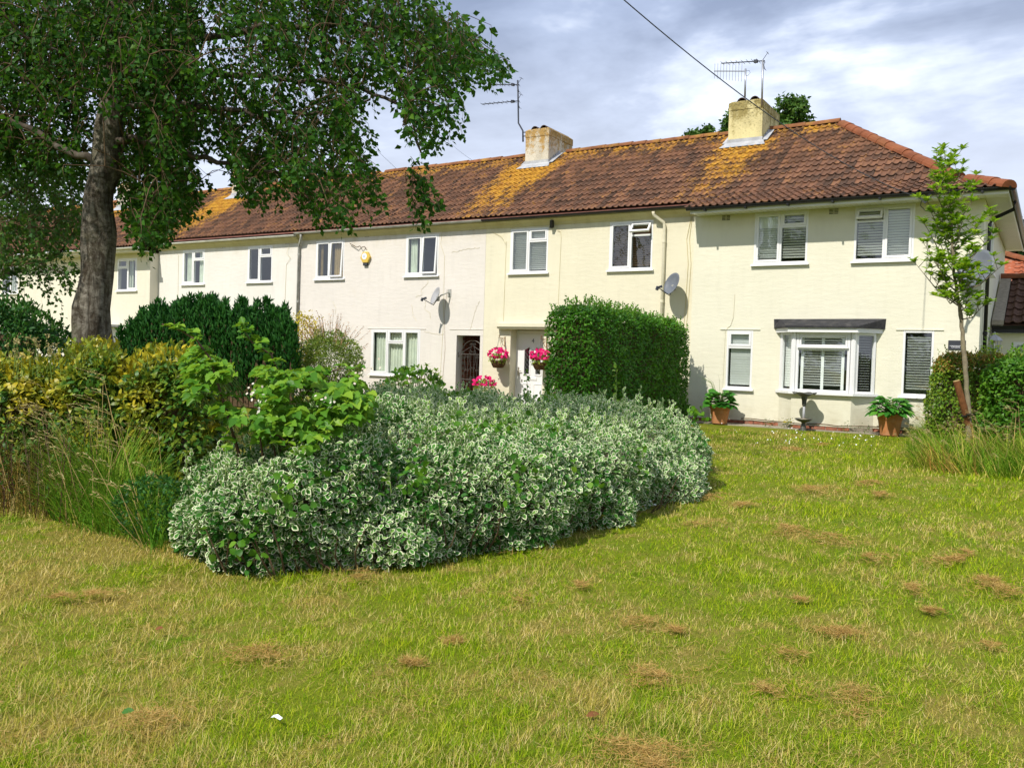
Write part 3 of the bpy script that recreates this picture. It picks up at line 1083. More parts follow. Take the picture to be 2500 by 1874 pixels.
# ================================================================= end house (cream yellow, bay window)
def end_house():
    h = thing('terraced_house', 'cream yellow end house with the ground floor bay window and hipped tiled roof', 'house', (-4.4, 20, .05), 'houses of the terrace')
    Y = 20.0
    x0, x1 = -7.40, -1.335
    ul, ur = (-5.965, -4.775, 3.69, 4.855), (-3.80, -2.615, 3.69, 4.855)
    ll, lr = (-6.515, -5.905, .85, 2.19), (-2.745, -2.155, .85, 2.21)
    bay = (-5.25, -3.30, .80, 2.15)
    shell(h, x0, x1, Y, .13, 4.86, M_W1, [ul, ur, ll, lr, bay])
    plinth(h, x0, x1, Y, .052, .13)
    # lintel drips, a plaster groove
    b = MB()
    for a, c, z in ((-6.68, -5.75, 2.20), (-2.89, -1.98, 2.22)):
        b.box(a, c, Y - .02, Y - .001, z, z + .02)
    b.box(x0 + .01, -6.0, Y - .006, Y - .001, 4.62, 4.63); b.box(-4.74, -3.84, Y - .006, Y - .001, 4.62, 4.63)
    b.build('drip_moulding', M_W1, h)
    # eaves
    s = MB().box(-7.31, -.93, 19.47, Y - .002, 4.86, 4.885)
    s.box(-1.333, -.93, Y + .002, 28.8, 4.86, 4.885)
    s.build('soffit', M_FASCIA, h)
    g = MB()
    x = -7.2
    while x < -1.3:
        g.box(x, x + .004, 19.48, Y - .004, 4.857, 4.8595); x += .12
    y = 20.0
    while y < 28.5:
        g.box(-1.33, -.935, y, y + .005, 4.857, 4.8595); y += .12
    g.build('soffit_joints', M_COVE, h)
    MB().box(-7.31, -.905, 19.443, 19.468, 4.835, 4.98).build('fascia', M_FASCIA, h)
    MB().box(-.93, -.905, 19.470, 28.85, 4.835, 4.98).build('fascia', M_FASCIA, h)
    roof = roof_deck(h, x0, x1, 19.40, True, True)
    lay_tiles(roof, x0, -.85, 17, True, True, 300, [(-7.85, -6.85, 23.30, 25)])
    # side slope: two visible courses along the right-hand eave
    A = []
    for j, (xe, ze) in enumerate(((-.86, 4.955), (-1.15, 5.07))):
        y = 19.75 + .3 * j
        while y < 28.6 - .3 * j:
            th = math.atan2(.40, 1)
            m = Matrix.Translation((xe, y, ze)) @ Matrix.Rotation(rad(90), 4, 'Z') @ Matrix.Rotation(th, 4, 'X')
            A.append(np.array(m)); y += TILE_W
    A = np.array(A)
    V = np.einsum('nij,kj->nki', A[:, :3, :3], TV) + A[:, None, :3, 3]
    np_mesh('side_roof_tiles', V.reshape(-1, 3), (TF[None] + (np.arange(len(A)) * len(TV))[:, None, None]).reshape(-1, 3), None, M_TILE, roof, smooth=False, kind='stuff')
    ridge_run(roof, (-5.05, RIDGE_Y, RIDGE_Z + .0), (-7.45, RIDGE_Y, RIDGE_Z + .0), ME_RIDGE, .44, 'ridge_tile', [(-7.75, -6.75)])
    ys = [19.33, 20.45, RIDGE_Y]
    hp = [Vector((hip_x(y), y, roof_z(y, True) + .005)) for y in ys]
    for a, c in zip(hp[:-1], hp[1:]):
        ridge_run(roof, a, c, ME_HIP, .40, 'hip_tile')
    # gutters
    gt = half_gutter(-7.38, -.86, 19.385, 4.955, .062).build('gutter', M_BLACK, h)
    for i in range(7):
        MB().box(-6.95 + i * .93, -6.91 + i * .93, 19.315, 19.44, 4.865, 4.905).build('gutter_bracket', M_BLACK, gt)
    sg = half_gutter(0, 9.4, 0, 0, .062)
    sg.v = [(-.845 - v[1], 19.45 + v[0], 4.95 + v[2]) for v in sg.v]
    sg.build('gutter', M_BLACK, h)
    downpipe(h, [(-.845, 20.75, 4.90), (-.86, 20.75, 4.74), (-1.24, 20.75, 4.56), (-1.28, 20.75, 4.46), (-1.28, 20.75, .1)], M_BLACK, .038, [(-1.28, 20.75, 3.4), (-1.28, 20.75, 2.2)])
    # windows
    w = window(h, *ul, Y, TWO)
    slats(w, -5.90, -5.40, 3.79, 4.50, Y + .095, .052, M_SLAT, .9, .05)
    MB().box(-5.90, -5.40, Y + .09, Y + .10, 4.50, 4.80).build('raised_blind', M_SLAT, w)
    slats(w, -5.335, -4.83, 3.76, 4.80, Y + .095, .058, M_SLAT, .5, .054)
    w = window(h, *ur, Y, [(0, .5, 0, .74, 0, True), (0, .5, .74, 1, .62, False), (.5, 1, 0, 1, 0, False)])
    slats(w, -3.74, -3.23, 3.76, 4.80, Y + .095, .058, M_SLAT, .5, .054)
    slats(w, -3.16, -2.69, 3.78, 4.80, Y + .095, .056, M_SLAT, .8, .05)
    w = window(h, *ll, Y, [(0, 1, 0, .72, 0, True), (0, 1, .72, 1, 0, False)])
    slats(w, -6.44, -5.97, .92, 2.12, Y + .095, .056, M_SLAT, 1.15, .058)
    w = window(h, *lr, Y, [(0, 1, 0, 1, 0, True)])
    slats(w, -2.67, -2.22, .96, 2.10, Y + .095, .056, M_SLAT, .5, .054)
    # the bay: canted box of wall, three lights, lead roof
    yf, yb = 19.62, Y - .002
    a0, a1, b0, b1 = -4.90, -3.66, -5.27, -3.27        # front corners, wall corners
    MB().prism_z([(b0, yb), (a0, yf), (a1, yf), (b1, yb)], .13, .80).build('bay_wall', M_W1, h)
    MB().prism_z([(b0 - .01, yb), (a0 - .006, yf - .016), (a1 + .006, yf - .016), (b1 + .01, yb)], .052, .124).build('bay_plinth', M_MORTAR, h)
    for i in range(5):
        MB().box(a0 + i * .248 + .006, a0 + (i + 1) * .248 - .008, yf - .032, yf - .017, .054, .12).build('brick', M_BRICK, h)
    bay = MB().prism_z([(b0 - .09, yb), (a0 - .05, yf - .09), (a1 + .05, yf - .09), (b1 + .09, yb)], .802, .85).build('bay_window', M_UPVC, h)
    zb, zt = .852, 2.14
    # front light
    fr = bars(a0 + .06, a1 - .06, zb, zt, yf + .005, yf + .075, .055)
    zz = 1.80
    fr.box(a0 + .115, a1 - .115, yf + .003, yf + .073, zz - .04, zz + .03)
    fr.build('bay_frame', M_UPVC, bay, bevel=.006)
    MB().box(a0 + .09, a1 - .09, yf - .035, yf + .002, zz + .005, zz + .03).build('drip_bar', M_UPVC, bay)
    sash(bay, a0 + .118, a1 - .118, zz + .032, zt - .058, yf + .02, fixed=False, w=.045)
    sash(bay, a0 + .115, a1 - .115, zb + .055, zz - .04, yf + .02, fixed=True)
    for x in (a0, a1):
        MB().lathe([(.062, 0), (.062, zt - zb)], (x, yf + .05, zb), 8).build('corner_post', M_UPVC, bay)
    for (xa, ya), (xb, yb_) in (((b0, yb), (a0, yf + .05)), ((a1, yf + .05), (b1, yb))):
        d = Vector((xb - xa, yb_ - ya, 0)); L = d.length; d.normalize()
        f = bars(.05, L - .02, zb, zt, -.03, .03, .05)
        f.box(.0, .05, -.02, .03, zb, zt)
        g = MB().quad((.1, 0, zb + .05), (L - .07, 0, zb + .05), (L - .07, 0, zt - .05), (.1, 0, zt - .05))
        m = Matrix.Translation((xa, ya, 0)) @ Matrix.Rotation(math.atan2(d.y, d.x), 4, 'Z')
        for q in (f, g): q.v = [tuple(m @ Vector(p)) for p in q.v]
        f.build('bay_frame', M_UPVC, bay); g.build('pane', M_GLASS, bay)
    sm = MB()
    for x in (a0 + .17, (a0 + a1) / 2 - .02, a1 - .22): sm.box(x - .03, x + .03, yf + .12, yf + .15, zb + .06, zt - .06)
    sm.build('shutter_stile', M_SLAT, bay)
    for xa, xb in ((a0 + .2, (a0 + a1) / 2 - .05), ((a0 + a1) / 2 + .01, a1 - .25)):
        slats(bay, xa, xb, zb + .12, zt - .08, yf + .135, .056, M_SLAT, .5, .055)
    me = MB().box(0, .38, -.02, .02, 0, .004).mesh('slat', M_SLAT)
    for i in range(21):
        d = math.atan2(yb - yf - .05, b1 - a1)
        inst('slat', me, Matrix.Translation((a1 - .02, yf + .13, zb + .1 + i * .056)) @ Matrix.Rotation(d, 4, 'Z'), bay)
    me = MB().box(0, .30, -.02, .02, 0, .05).mesh('slat', M_SLAT)
    for i in range(21):
        inst('slat', me, Matrix.Translation((b0 + .1, yb + .06, zb + .1 + i * .056)) @ Matrix.Rotation(-.75, 4, 'Z'), bay)
    # bay fascia and felt roof
    o0 = [(b0 - .12, yb), (a0 - .10, yf - .13), (a1 + .10, yf - .13), (b1 + .12, yb)]
    MB().prism_z(o0, 2.142, 2.235).build('bay_fascia', M_UPVC, h)
    vs = [(x + sx, y + sy, z) for (x, y), sx, sy, z in zip(o0, (-.05, -.03, .03, .05), (0, -.04, -.04, 0), (2.237,) * 4)]
    vs += [(x, y, 2.275) for x, y, _ in vs]
    vs += [(-5.45, yb, 2.445), (-5.30, yb - .05, 2.445), (-3.25, yb - .05, 2.455), (-3.09, yb, 2.455)]
    MB().add(vs, [(0, 1, 5, 4), (1, 2, 6, 5), (2, 3, 7, 6), (4, 5, 9, 8), (5, 6, 10, 9), (6, 7, 11, 10), (8, 9, 10, 11), (3, 2, 1, 0)]).build('bay_roof', M_FELT, h)
    # vents, chimney, drain
    vent(h, -6.74, 4.72, Y, .20, .13, M_DARKPIT); vent(h, -4.345, 4.72, Y, .20, .13, M_DARKPIT)
    c = chimney(h, -7.80, -6.88, 23.40, 25.0, 8.50, M_CH1, 5.9)
    MB().tube([(-7.72, 19.97, 3.6), (-6.60, 19.985, 3.55)], .001, 4)
    cb = MB().tube([(-6.37, Y - .008, 3.02), (-6.38, Y - .008, 2.5), (-6.44, Y - .008, 2.3), (-6.56, Y - .008, 2.2), (-6.58, Y - .008, .4)], .006, 5)
    cb.build('wall_cable', M_W2, h)
    hose = MB().tube([(-6.1 + i * .22, (19.96 if abs(-4.4 + 0 - (-6.1 + i * .22) + .1) > .95 else yf - .05), .165 + .012 * math.sin(i * 1.7)) for i in range(18)], .012, 6)
    hose.build('wall_cable', M_STEM, h)
    # side window high on the gable return, side sill
    fr = bars(0, .75, 3.55, 4.65, -.03, .03, .05)
    fr.v = [(-1.335 + .02 - v[1], 21.45 + v[0], v[2]) for v in fr.v]
    fr.build('window', M_UPVC, h)
    g = MB().quad((-1.318, 21.5, 3.6), (-1.318, 22.15, 3.6), (-1.318, 22.15, 4.6), (-1.318, 21.5, 4.6))
    g.build('pane', M_GLASS, h)
    MB().box(-1.33, -1.21, 21.40, 22.25, 3.48, 3.53).build('sill', M_UPVC, h)
    return h


end_house()


# ================================================================= middle houses
def mid_eaves(h, x0, x1, Y, mat_w, mat_g, zt):
    MB().prism_x([(Y - .001, zt - .12), (Y - .02, zt - .12), (Y - .05, zt - .06), (Y - .13, zt + .005), (Y - .17, zt + .02), (Y - .17, zt + .06), (Y - .001, zt + .06)], x0, x1).build('eaves_cove', M_COVE, h)
    return half_gutter(x0, x1, Y - .225, zt + .105, .06).build('gutter', mat_g, h)


def yellow_house():
    h = thing('terraced_house', 'soft yellow house with white front door numbered 4 and two hanging baskets', 'house', (-10.5, 20.37, .05), 'houses of the terrace')
    Y, x0, x1 = 20.37, -13.548, -7.402
    A, B = (-12.75, -11.57, 3.70, 4.89), (-9.78, -8.60, 3.70, 4.91)
    door = (-12.655, -11.62, .10, 2.18, .36)
    shell(h, x0, x1, Y, .13, 5.06, M_W2, [A, B, door])
    plinth(h, -11.5, x1, Y, .055, .13, single=False)
    w = window(h, *A, Y, TWO)
    slats(w, -12.69, -11.62, 3.78, 4.84, Y + .10, .05, M_SLAT, .75, .045)
    w = window(h, *B, Y, [(0, .5, 0, 1, 0, False), (.5, 1, 0, .72, 0, True), (.5, 1, .72, 1, .66, False)])
    slats(w, -9.72, -8.65, 3.78, 4.84, Y + .10, .055, M_WOODSLAT, .8, .048)
    roof = roof_deck(h, x0, x1, 20.16)
    lay_tiles(roof, x0, x1, 14, False, False, 300, [(-7.85, -6.85, 23.30, 25), (-14.3, -13.33, 23.3, 25)])
    ridge_run(roof, (-7.85, RIDGE_Y, RIDGE_Z), (x0, RIDGE_Y, RIDGE_Z), ME_RIDGE, .44, 'ridge_tile', [(-14.2, -13.2)])
    mid_eaves(h, x0, x1, Y, M_W2, M_BLACK, 5.06)
    vent(h, -10.9, 4.93, Y, slat=M_W2); vent(h, -7.98, 4.93, Y, slat=M_W2)
    chimney(h, -14.22, -13.39, 23.42, 24.95, 8.47, M_CH2, 5.9)
    downpipe(h, [(-8.52, Y - .225, 5.08), (-8.52, Y - .2, 5.0), (-8.30, Y - .07, 4.82), (-8.28, Y - .055, 4.72), (-8.27, Y - .055, .3)], M_W2, .04, [(-8.28, Y - .055, 4.35), (-8.28, Y - .055, 2.9)])
    MB().box(-13.0, -11.25, Y - .16, Y - .001, 2.19, 2.24).build('canopy', M_W2, h)
    MB().box(-13.05, -11.2, Y - .2, Y - .001, 2.242, 2.33).build('canopy', M_W2, h)
    # door set deep in its porch
    yd = Y + .34
    f = bars(-12.70, -11.55, .08, 2.16, yd - .03, yd + .04, .075).build('door_frame', M_UPVC, h)
    dx0, dx1, dz0, dz1 = -12.62, -11.63, .12, 2.08
    pan = MB()
    xm = (dx0 + dx1) / 2
    lights = ((xm - .26, xm - .10), (xm + .10, xm + .26))
    cols = [dx0, lights[0][0], lights[0][1], lights[1][0], lights[1][1], dx1]
    g0, g1 = .98, 1.74
    for i in range(5):
        if i in (1, 3):
            pan.box(cols[i], cols[i + 1], yd - .02, yd + .02, dz0, g0)
            pan.box(cols[i], cols[i + 1], yd - .02, yd + .02, g1, dz1)
        else:
            pan.box(cols[i], cols[i + 1], yd - .02, yd + .02, dz0, dz1)
    d = pan.build('door', M_DOORP, h)
    for k, (a, c) in enumerate(lights):
        sl = .10
        za, zc = (g1 - sl, g1) if k == 0 else (g1, g1 - sl)
        MB().quad((a, yd - .005, g0), (c, yd - .005, g0), (c, yd - .005, g1), (a, yd - .005, g1)).build('glazing', M_GLASS, d)
        MB().add([(a, yd - .019, za), (c, yd - .019, zc), (c, yd - .019, g1 + .01), (a, yd - .019, g1 + .01), (a, yd - .006, za), (c, yd - .006, zc), (c, yd - .006, g1 + .01), (a, yd - .006, g1 + .01)],
                 [(0, 1, 2, 3), (0, 4, 5, 1)]).build('glazing_head', M_DOORP, d)
        m = MB()
        m.box(a - .03, a, yd - .032, yd - .021, g0 - .04, za + .01); m.box(c, c + .03, yd - .032, yd - .021, g0 - .04, zc + .01)
        m.box(a, c, yd - .034, yd - .021, g0 - .045, g0 - .005)
        m.tube([(a - .015, yd - .026, za), (c + .015, yd - .026, zc)], .014, 4)
        m.build('door_moulding', M_DOORP, d)
        ld = MB()
        for i in range(5):
            z = g0 + .06 + i * .13
            ld.tube([(a + .02, yd - .008, z), ((a + c) / 2, yd - .008, z + .065), (c - .02, yd - .008, z), ((a + c) / 2, yd - .008, z - .065), (a + .02, yd - .008, z)], .004, 4)
        ld.build('leading', M_LEAD, d)
        lo = bars(a - .05, c + .05, .26, .72, yd - .03, yd - .021, .02)
        lo.build('door_moulding', M_DOORP, d)
    MB().box(xm - .15, xm + .15, yd - .036, yd - .021, .82, .89).build('letter_plate', M_UPVC, d)
    k = MB().box(dx0 + .035, dx0 + .075, yd - .034, yd - .021, .92, 1.16).tube([(dx0 + .055, yd - .03, 1.06), (dx0 + .055, yd - .07, 1.06), (dx0 + .17, yd - .07, 1.055)], .011, 8)
    k.build('handle', M_CHROME, d)
    MB().box(xm - .055, xm + .055, yd - .034, yd - .021, 1.44, 1.52).build('door_plate', M_SIGN, d)
    MB().lathe([(.016, -.01), (.016, .01)], (0, 0, 0), 10)
    text('4', (xm - .005, yd - .0225, 1.83), .17, M_SIGN, d, name='house_number')
    MB().tube([(xm, yd - .021, 1.63), (xm, yd - .03, 1.63)], .018, 10).build('spy_hole', M_CHROME, d)
    MB().quad((-12.6, yd + .8, .1), (-11.6, yd + .8, .1), (-11.6, yd + .8, 2.2), (-12.6, yd + .8, 2.2)).build('hall', M_INT, h)
    # cables, camera box under the gutter, hooks
    MB().tube([(-11.3, Y - .03, 4.80), (-11.2, Y - .006, 4.74), (-11.18, Y - .006, 4.6), (-11.22, Y - .006, 2.0)], .0045, 5).build('wall_cable', M_COVE, h)
    b = MB(); b.obox(Matrix.Translation((-11.42, Y - .1, 4.95)) @ Matrix.Rotation(.3, 4, 'X') @ Matrix.Rotation(.2, 4, 'Y'), .07, .12, .2); b.build('flood_sensor', M_BLACK, h)
    MB().tube([(-13.35, Y - .006, 4.85), (-13.05, Y - .03, 4.72), (-12.95, Y - .05, 4.62), (-12.90, Y - .04, 4.52), (-12.88, Y - .006, 4.56), (-12.90, Y - .006, 2.4)], .005, 5).build('cable_hook', M_COVE, h)
    for dx in (0, .07):
        MB().tube([(-7.62 + dx * .3, Y - .01, 4.95), (-7.72 + dx, Y - .01, 4.4), (-7.66 + dx, Y - .01, 3.8), (-7.70 + dx, Y - .01, 2.6), (-7.78 + dx * .6, Y - .01, 1.2), (-7.8 + dx * .5, Y - .01, .3)], .007, 5).build('wall_cable', M_COVE, h)
    for a, c, z0, z1 in ((-7.88, -7.71, .14, .36), (-7.66, -7.52, .02, .35)):
        MB().box(a, c, Y - .1, Y - .002, z0, z1).build('drain_box', M_BLACK, h, bevel=.01)


def text(s, loc, size, mat, parent=None, rot=None, name='lettering', align='CENTER'):
    cu = bpy.data.curves.new(name, 'FONT')
    cu.body = s
    cu.size = size
    cu.extrude = .0015
    cu.align_x = align
    cu.resolution_u = 3
    o = bpy.data.objects.new(name, cu)
    COL.objects.link(o)
    bpy.context.view_layer.update()
    me = bpy.data.meshes.new_from_object(o.evaluated_get(bpy.context.evaluated_depsgraph_get()))
    bpy.data.objects.remove(o)
    me.materials.clear(); me.materials.append(mat)
    m = Matrix.Translation(loc) @ (rot or Matrix.Identity(4)) @ Matrix.Rotation(rad(90), 4, 'X')
    me.transform(m)
    o = bpy.data.objects.new(name, me)
    COL.objects.link(o)
    adopt(o, parent)
    return o


yellow_house()


def pink_house():
    h = thing('terraced_house', 'pinkish white cracked house with the dark iron gated passage', 'house', (-17, 20.37, .05), 'houses of the terrace')
    Y, x0, x1 = 20.37, -20.678, -13.552
    R, L = (-16.36, -15.17, 3.71, 4.89), (-19.96, -18.77, 3.70, 4.89)
    low = (-17.60, -15.74, .80, 2.15)
    gate = (-14.45, -13.555, .10, 2.0, .30)
    shell(h, x0, x1, Y, .13, 5.06, M_W3, [R, L, low, (-14.45, -13.56, .13, 2.0, .30)])
    plinth(h, -19.0, -14.5, Y, .055, .13, single=False)
    MB().box(x0, x1, Y + .02, Y + .05, -.1, .1).build('footing', M_CONC, h)
    for (a, c, z0, z1) in (R, L):
        w = window(h, a, c, z0, z1, Y, [(0, .5, 0, 1, 0, False), (.5, 1, 0, 1, .07, False)], label='white window with its right casement ajar')
        curtain(w, a + .08, a + (.34 if a > -17 else .2), z0 + .05, z1 - .05, Y + .13, M_CURT if a > -17 else M_CURTB, 4)
        if a < -17: curtain(w, a + .66, c - .08, z0 + .05, z1 - .05, Y + .13, M_CURTB, 6)
    w = window(h, *low, Y, [(0, .34, 0, 1, 0, False), (.34, .68, 0, .72, 0, True), (.34, .68, .72, 1, 0, False), (.68, 1, 0, 1, 0, False)])
    curtain(w, low[0] + .08, low[1] - .08, low[2] + .05, low[3] - .05, Y + .13, M_CURT, 16, .03)
    roof = roof_deck(h, x0, x1, 20.16)
    lay_tiles(roof, x0, x1, 14, False, False, 300, [(-14.3, -13.33, 23.3, 25)])
    ridge_run(roof, (-14.2, RIDGE_Y, RIDGE_Z), (x0, RIDGE_Y, RIDGE_Z), ME_RIDGE, .44, 'ridge_tile')
    mid_eaves(h, x0, x1, Y, M_W3, M_GREYG, 5.06)
    for x in (-14.13, -17.97): vent(h, x, 4.92, Y, slat=M_W3)
    b = MB()
    b.box(-17.75, -15.55, Y - .014, Y - .001, 2.16, 2.18); b.box(-14.7, -13.56, Y - .012, Y - .001, 2.16, 2.17)
    b.build('drip_moulding', M_W3, h)
    # passage behind the gate: brick walls and a flagged floor
    p = MB()
    p.box(-14.75, -14.49, Y + .305, Y + 5, .02, 2.3)
    p.box(-13.50, -13.36, Y + .305, Y + 5, .02, 2.3)
    p.box(-14.49, -13.50, Y + .305, Y + 5, 2.05, 2.2)
    p.box(-14.49, -13.50, Y + 4.8, Y + 5, .02, 2.05)
    pas = p.build('passage', M_MORTAR, h)
    me = MB().box(0, .205, 0, .012, 0, .064).mesh('brick', M_BRICKD)
    for r in range(26):
        for i in range(5):
            # left hand wall of the passage, seen through the gate
            m = Matrix.Translation((-14.488, Y + .34 + i * .225 + (.11 if r % 2 else 0), .05 + r * .076)) @ Matrix.Rotation(rad(90), 4, 'Z')
            inst('brick', me, m @ Matrix.Translation((0, -.012 + random.uniform(-.003, .002), 0)), pas)
    pts = [(-20.40, Y - .225, 5.1), (-20.42, Y - .2, 5.0), (-20.62, Y - .07, 4.82), (-20.65, Y - .055, 4.72), (-20.67, Y - .055, .2)]
    downpipe(h, pts, M_GREYG, .042, [(-20.65, Y - .055, 4.5), (-20.66, Y - .055, 3.0)])
    cr = lambda P, r=.003: MB().tube([(x, Y - .004, z) for x, z in P], r, 4)
    cr([(-15.05, 5.0), (-15.1, 4.6), (-14.95, 4.25), (-14.93, 2.2), (-15.0, .5)], .0045).build('wall_cable', M_COVE, h)
    cr([(-14.83, 3.3), (-14.9, 2.6), (-14.84, 1.6), (-14.9, .7)], .004).build('wall_cable', M_RUST, h)
    for k, P in enumerate(([(-14.7, 4.35), (-14.5, 4.36), (-14.3, 4.40), (-14.0, 4.42), (-13.75, 4.44)], [(-15.5, 3.6), (-15.55, 3.45), (-15.75, 3.3), (-15.7, 3.15), (-15.95, 3.1)],
                           [(-15.58, 2.95), (-15.6, 2.75), (-15.42, 2.62), (-15.38, 2.45)], [(-15.6, 2.08), (-15.2, 2.02), (-14.9, 2.03)], [(-13.98, 2.2), (-13.9, 2.5), (-13.8, 2.8), (-13.7, 2.95)],
                           [(-19.2, 3.0), (-19.05, 2.75), (-19.1, 2.6)], [(-16.1, 2.9), (-16.05, 2.6), (-15.9, 2.4)])):
        P2 = []
        for (a, b_), (c, d) in zip(P[:-1], P[1:]):
            for u in np.linspace(0, 1, 6)[:-1]:
                P2.append((a + (c - a) * u + random.uniform(-.02, .02), b_ + (d - b_) * u + random.uniform(-.02, .02)))
        cr(P2 + [P[-1]], .0035).build('crack', M_COVE, h)
    MB().tube([(-18.5, Y - .05, 4.75), (-18.2, Y - .08, 4.62), (-18.1, Y - .05, 4.66), (-18.02, Y - .09, 4.60), (-17.93, Y - .05, 4.64), (-17.86, Y - .04, 4.58)], .012, 5).build('cable_hook', M_STEM, h)


pink_house()


def pale_house():
    h = thing('terraced_house', 'off white house behind the dark yew hedge', 'house', (-24.2, 20.37, .05), 'houses of the terrace')
    Y, x0, x1 = 20.37, -27.70, -20.682
    R, L = (-23.06, -21.90, 3.67, 4.85), (-26.38, -25.22, 3.66, 4.85)
    shell(h, x0, x1, Y, .13, 5.02, M_W4, [R, L])
    for (a, c, z0, z1) in (R, L):
        w = window(h, a, c, z0, z1, Y, TWO)
        if a < -24:
            curtain(w, a + .08, a + .36, z0 + .05, z1 - .05, Y + .13, M_CURT, 4); curtain(w, a + .75, c - .08, z0 + .05, z1 - .05, Y + .13, M_CURT, 4)
    roof = roof_deck(h, x0, x1, 20.16)
    lay_tiles(roof, x0, x1, 14, False, False, 300, [(-27.6, -26.5, 23.3, 25)])
    ridge_run(roof, (x1, RIDGE_Y, RIDGE_Z), (x0, RIDGE_Y, RIDGE_Z), ME_RIDGE, .44, 'ridge_tile', [(-27.6, -26.5)])
    mid_eaves(h, x0, x1, Y, M_W4, M_WHITEG, 5.0)
    for x in (-24.34, -21.33): vent(h, x, 4.86, Y, slat=M_W4)
    chimney(h, -27.5, -26.6, 23.42, 24.95, 8.40, M_CH2, 5.9)
    MB().tube([(-21.1, Y - .006, 4.9), (-21.2, Y - .05, 4.55), (-21.05, Y - .03, 4.4), (-21.25, Y - .006, 4.2), (-21.3, Y - .006, 2.0)], .005, 5).build('wall_cable', M_COVE, h)
    MB().tube([(-26.9, Y - .006, 4.9), (-26.6, Y - .006, 4.7), (-26.6, Y - .006, 1.5)], .004, 5).build('wall_cable', M_COVE, h)


pale_house()


def forward_house(x0, x1, label, wins, door=None, chim=None):
    Y = 20.02
    h = thing('terraced_house', label, 'house', ((x0 + x1) / 2, Y, .05), 'houses of the terrace')
    shell(h, x0, x1, Y, .1, 4.80, M_W5, wins)
    for a, c, z0, z1 in wins:
        w = window(h, a, c, z0, z1, Y, [(0, .52, 0, .72, 0, True), (0, .52, .72, 1, 0, False), (.52, 1, 0, 1, 0, False)])
        curtain(w, a + .5, a + .75, z0 + .05, z1 - .05, Y + .14, M_CURT, 3)
    MB().box(x0, x1 + .05, 19.55, Y - .002, 4.802, 4.83).build('soffit', M_W5, h)
    MB().box(x0, x1 + .05, 19.52, 19.548, 4.79, 4.93).build('fascia', M_W5, h)
    roof = roof_deck(h, x0, x1, 19.5, True)
    lay_tiles(roof, x0, x1, 17, True, False, 0, [(-34.9, -33.8, 23.3, 25)])
    ridge_run(roof, (x1, RIDGE_Y, RIDGE_Z), (x0, RIDGE_Y, RIDGE_Z), ME_RIDGE, .44, 'ridge_tile', [(-34.9, -33.8)])
    half_gutter(x0, x1 + .1, 19.46, 4.93, .065).build('gutter', M_WHITEG, h)
    if door:
        a, c = door
        MB().box(a - .25, c + .25, Y - .55, Y - .002, 2.12, 2.2).build('porch_roof', M_LEAD, h)
        MB().box(a - .15, c + .15, Y - .03, Y - .001, .1, 2.1).build('door_frame', M_UPVC, h)
        MB().box(a, c, Y - .06, Y - .032, .12, 2.0).build('door', M_DOORP, h)
        MB().box(a - .2, a - .12, Y - .5, Y - .42, .1, 2.118).build('porch_post', M_UPVC, h)
        MB().box(c + .12, c + .2, Y - .5, Y - .42, .1, 2.118).build('porch_post', M_UPVC, h)
    if chim: chimney(h, chim, chim + .85, 23.42, 24.95, 8.4, M_CH2, 5.9)


forward_house(-34.5, -27.704, 'pale cream house standing slightly forward, behind the birch trunk', [(-29.6, -28.45, 3.46, 4.63)], (-30.4, -29.5), -34.75)
forward_house(-43, -34.504, 'pale cream house at the far end of the terrace behind the leaves', [(-37.4, -36.2, 3.46, 4.63), (-41.2, -40.0, 3.46, 4.63), (-40.8, -39.0, .9, 2.2)])


# ================================================================= garage and the house beyond, right edge
def garage():
    h = thing('garage', 'low garage with brown pantiles and black gutter beside the end house', 'garage', (.6, 23, .05))
    Y, x0, x1, zt = 23.6, -1.328, 3.4, 2.34
    hole = (-.86, 2.6, 1.0, 2.12)
    wall_front(x0 + .1, x1, .05, zt, Y, [hole]).build('wall', M_W1, h)
    w = window(h, *hole, Y, [(0, .5, 0, 1, 0, True), (.5, 1, 0, 1, 0, True)], sill=True, fw=.07)
    r = MB().quad((x0 + .2, Y + 2, .1), (x1, Y + 2, .1), (x1, Y + 2, 2.3), (x0 + .2, Y + 2, 2.3))
    r.box(x1 - .1, x1, Y + .01, Y + 2.5, .05, zt)
    r.build('room', M_INT, h)
    ze, zr, yr = 2.52, 3.80, 26.1
    sl = (zr - ze) / (yr - (Y - .3))
    roof = MB().quad((x0 + .01, Y - .28, ze - .03), (x1, Y - .28, ze - .03), (x1, yr, zr - .03), (x0 + .01, yr, zr - .03)).quad((x1, yr, zr - .03), (x1, yr + 2.5, ze), (x0 + .01, yr + 2.5, ze), (x0 + .01, yr, zr - .03)).build('roof', M_BROWN_TILE, h)
    me = tile_me(M_BROWN_TILE)
    th = math.atan(sl)
    n = 7
    dy = (yr - (Y - .3)) / n
    for k in range(n):
        for i in range(20):
            m = Matrix.Translation((x0 + .28 + i * .205, Y - .3 + k * dy, ze + k * dy * sl)) @ Matrix.Rotation(th, 4, 'X') @ Matrix.Diagonal((1.23, 1.2, 1.1, 1))
            inst('tile', me, m, roof)
    MB().prism_x([(Y - .3, ze - .02), (Y - .3, ze + .09), (yr, zr + .09), (yr, zr - .02)], x0 + .02, x0 + .26).build('verge', M_MORTAR, roof)
    ridge_run(roof, (x0 + .02, yr, zr + .03), (x1, yr, zr + .03), half_round_me('ridge_tile', .13, .455, M_HIP), .44, 'ridge_tile')
    MB().box(x0 + .02, x1, Y - .2, Y - .17, ze - .20, ze - .05).build('fascia', M_BLACK, h)
    half_gutter(x0 + .02, x1, Y - .27, ze - .04, .06).build('gutter', M_BLACK, h)
    MB().box(x0 + .02, x1, Y - .17, Y - .003, ze - .21, ze - .19).build('soffit', M_FASCIA, h)


garage()


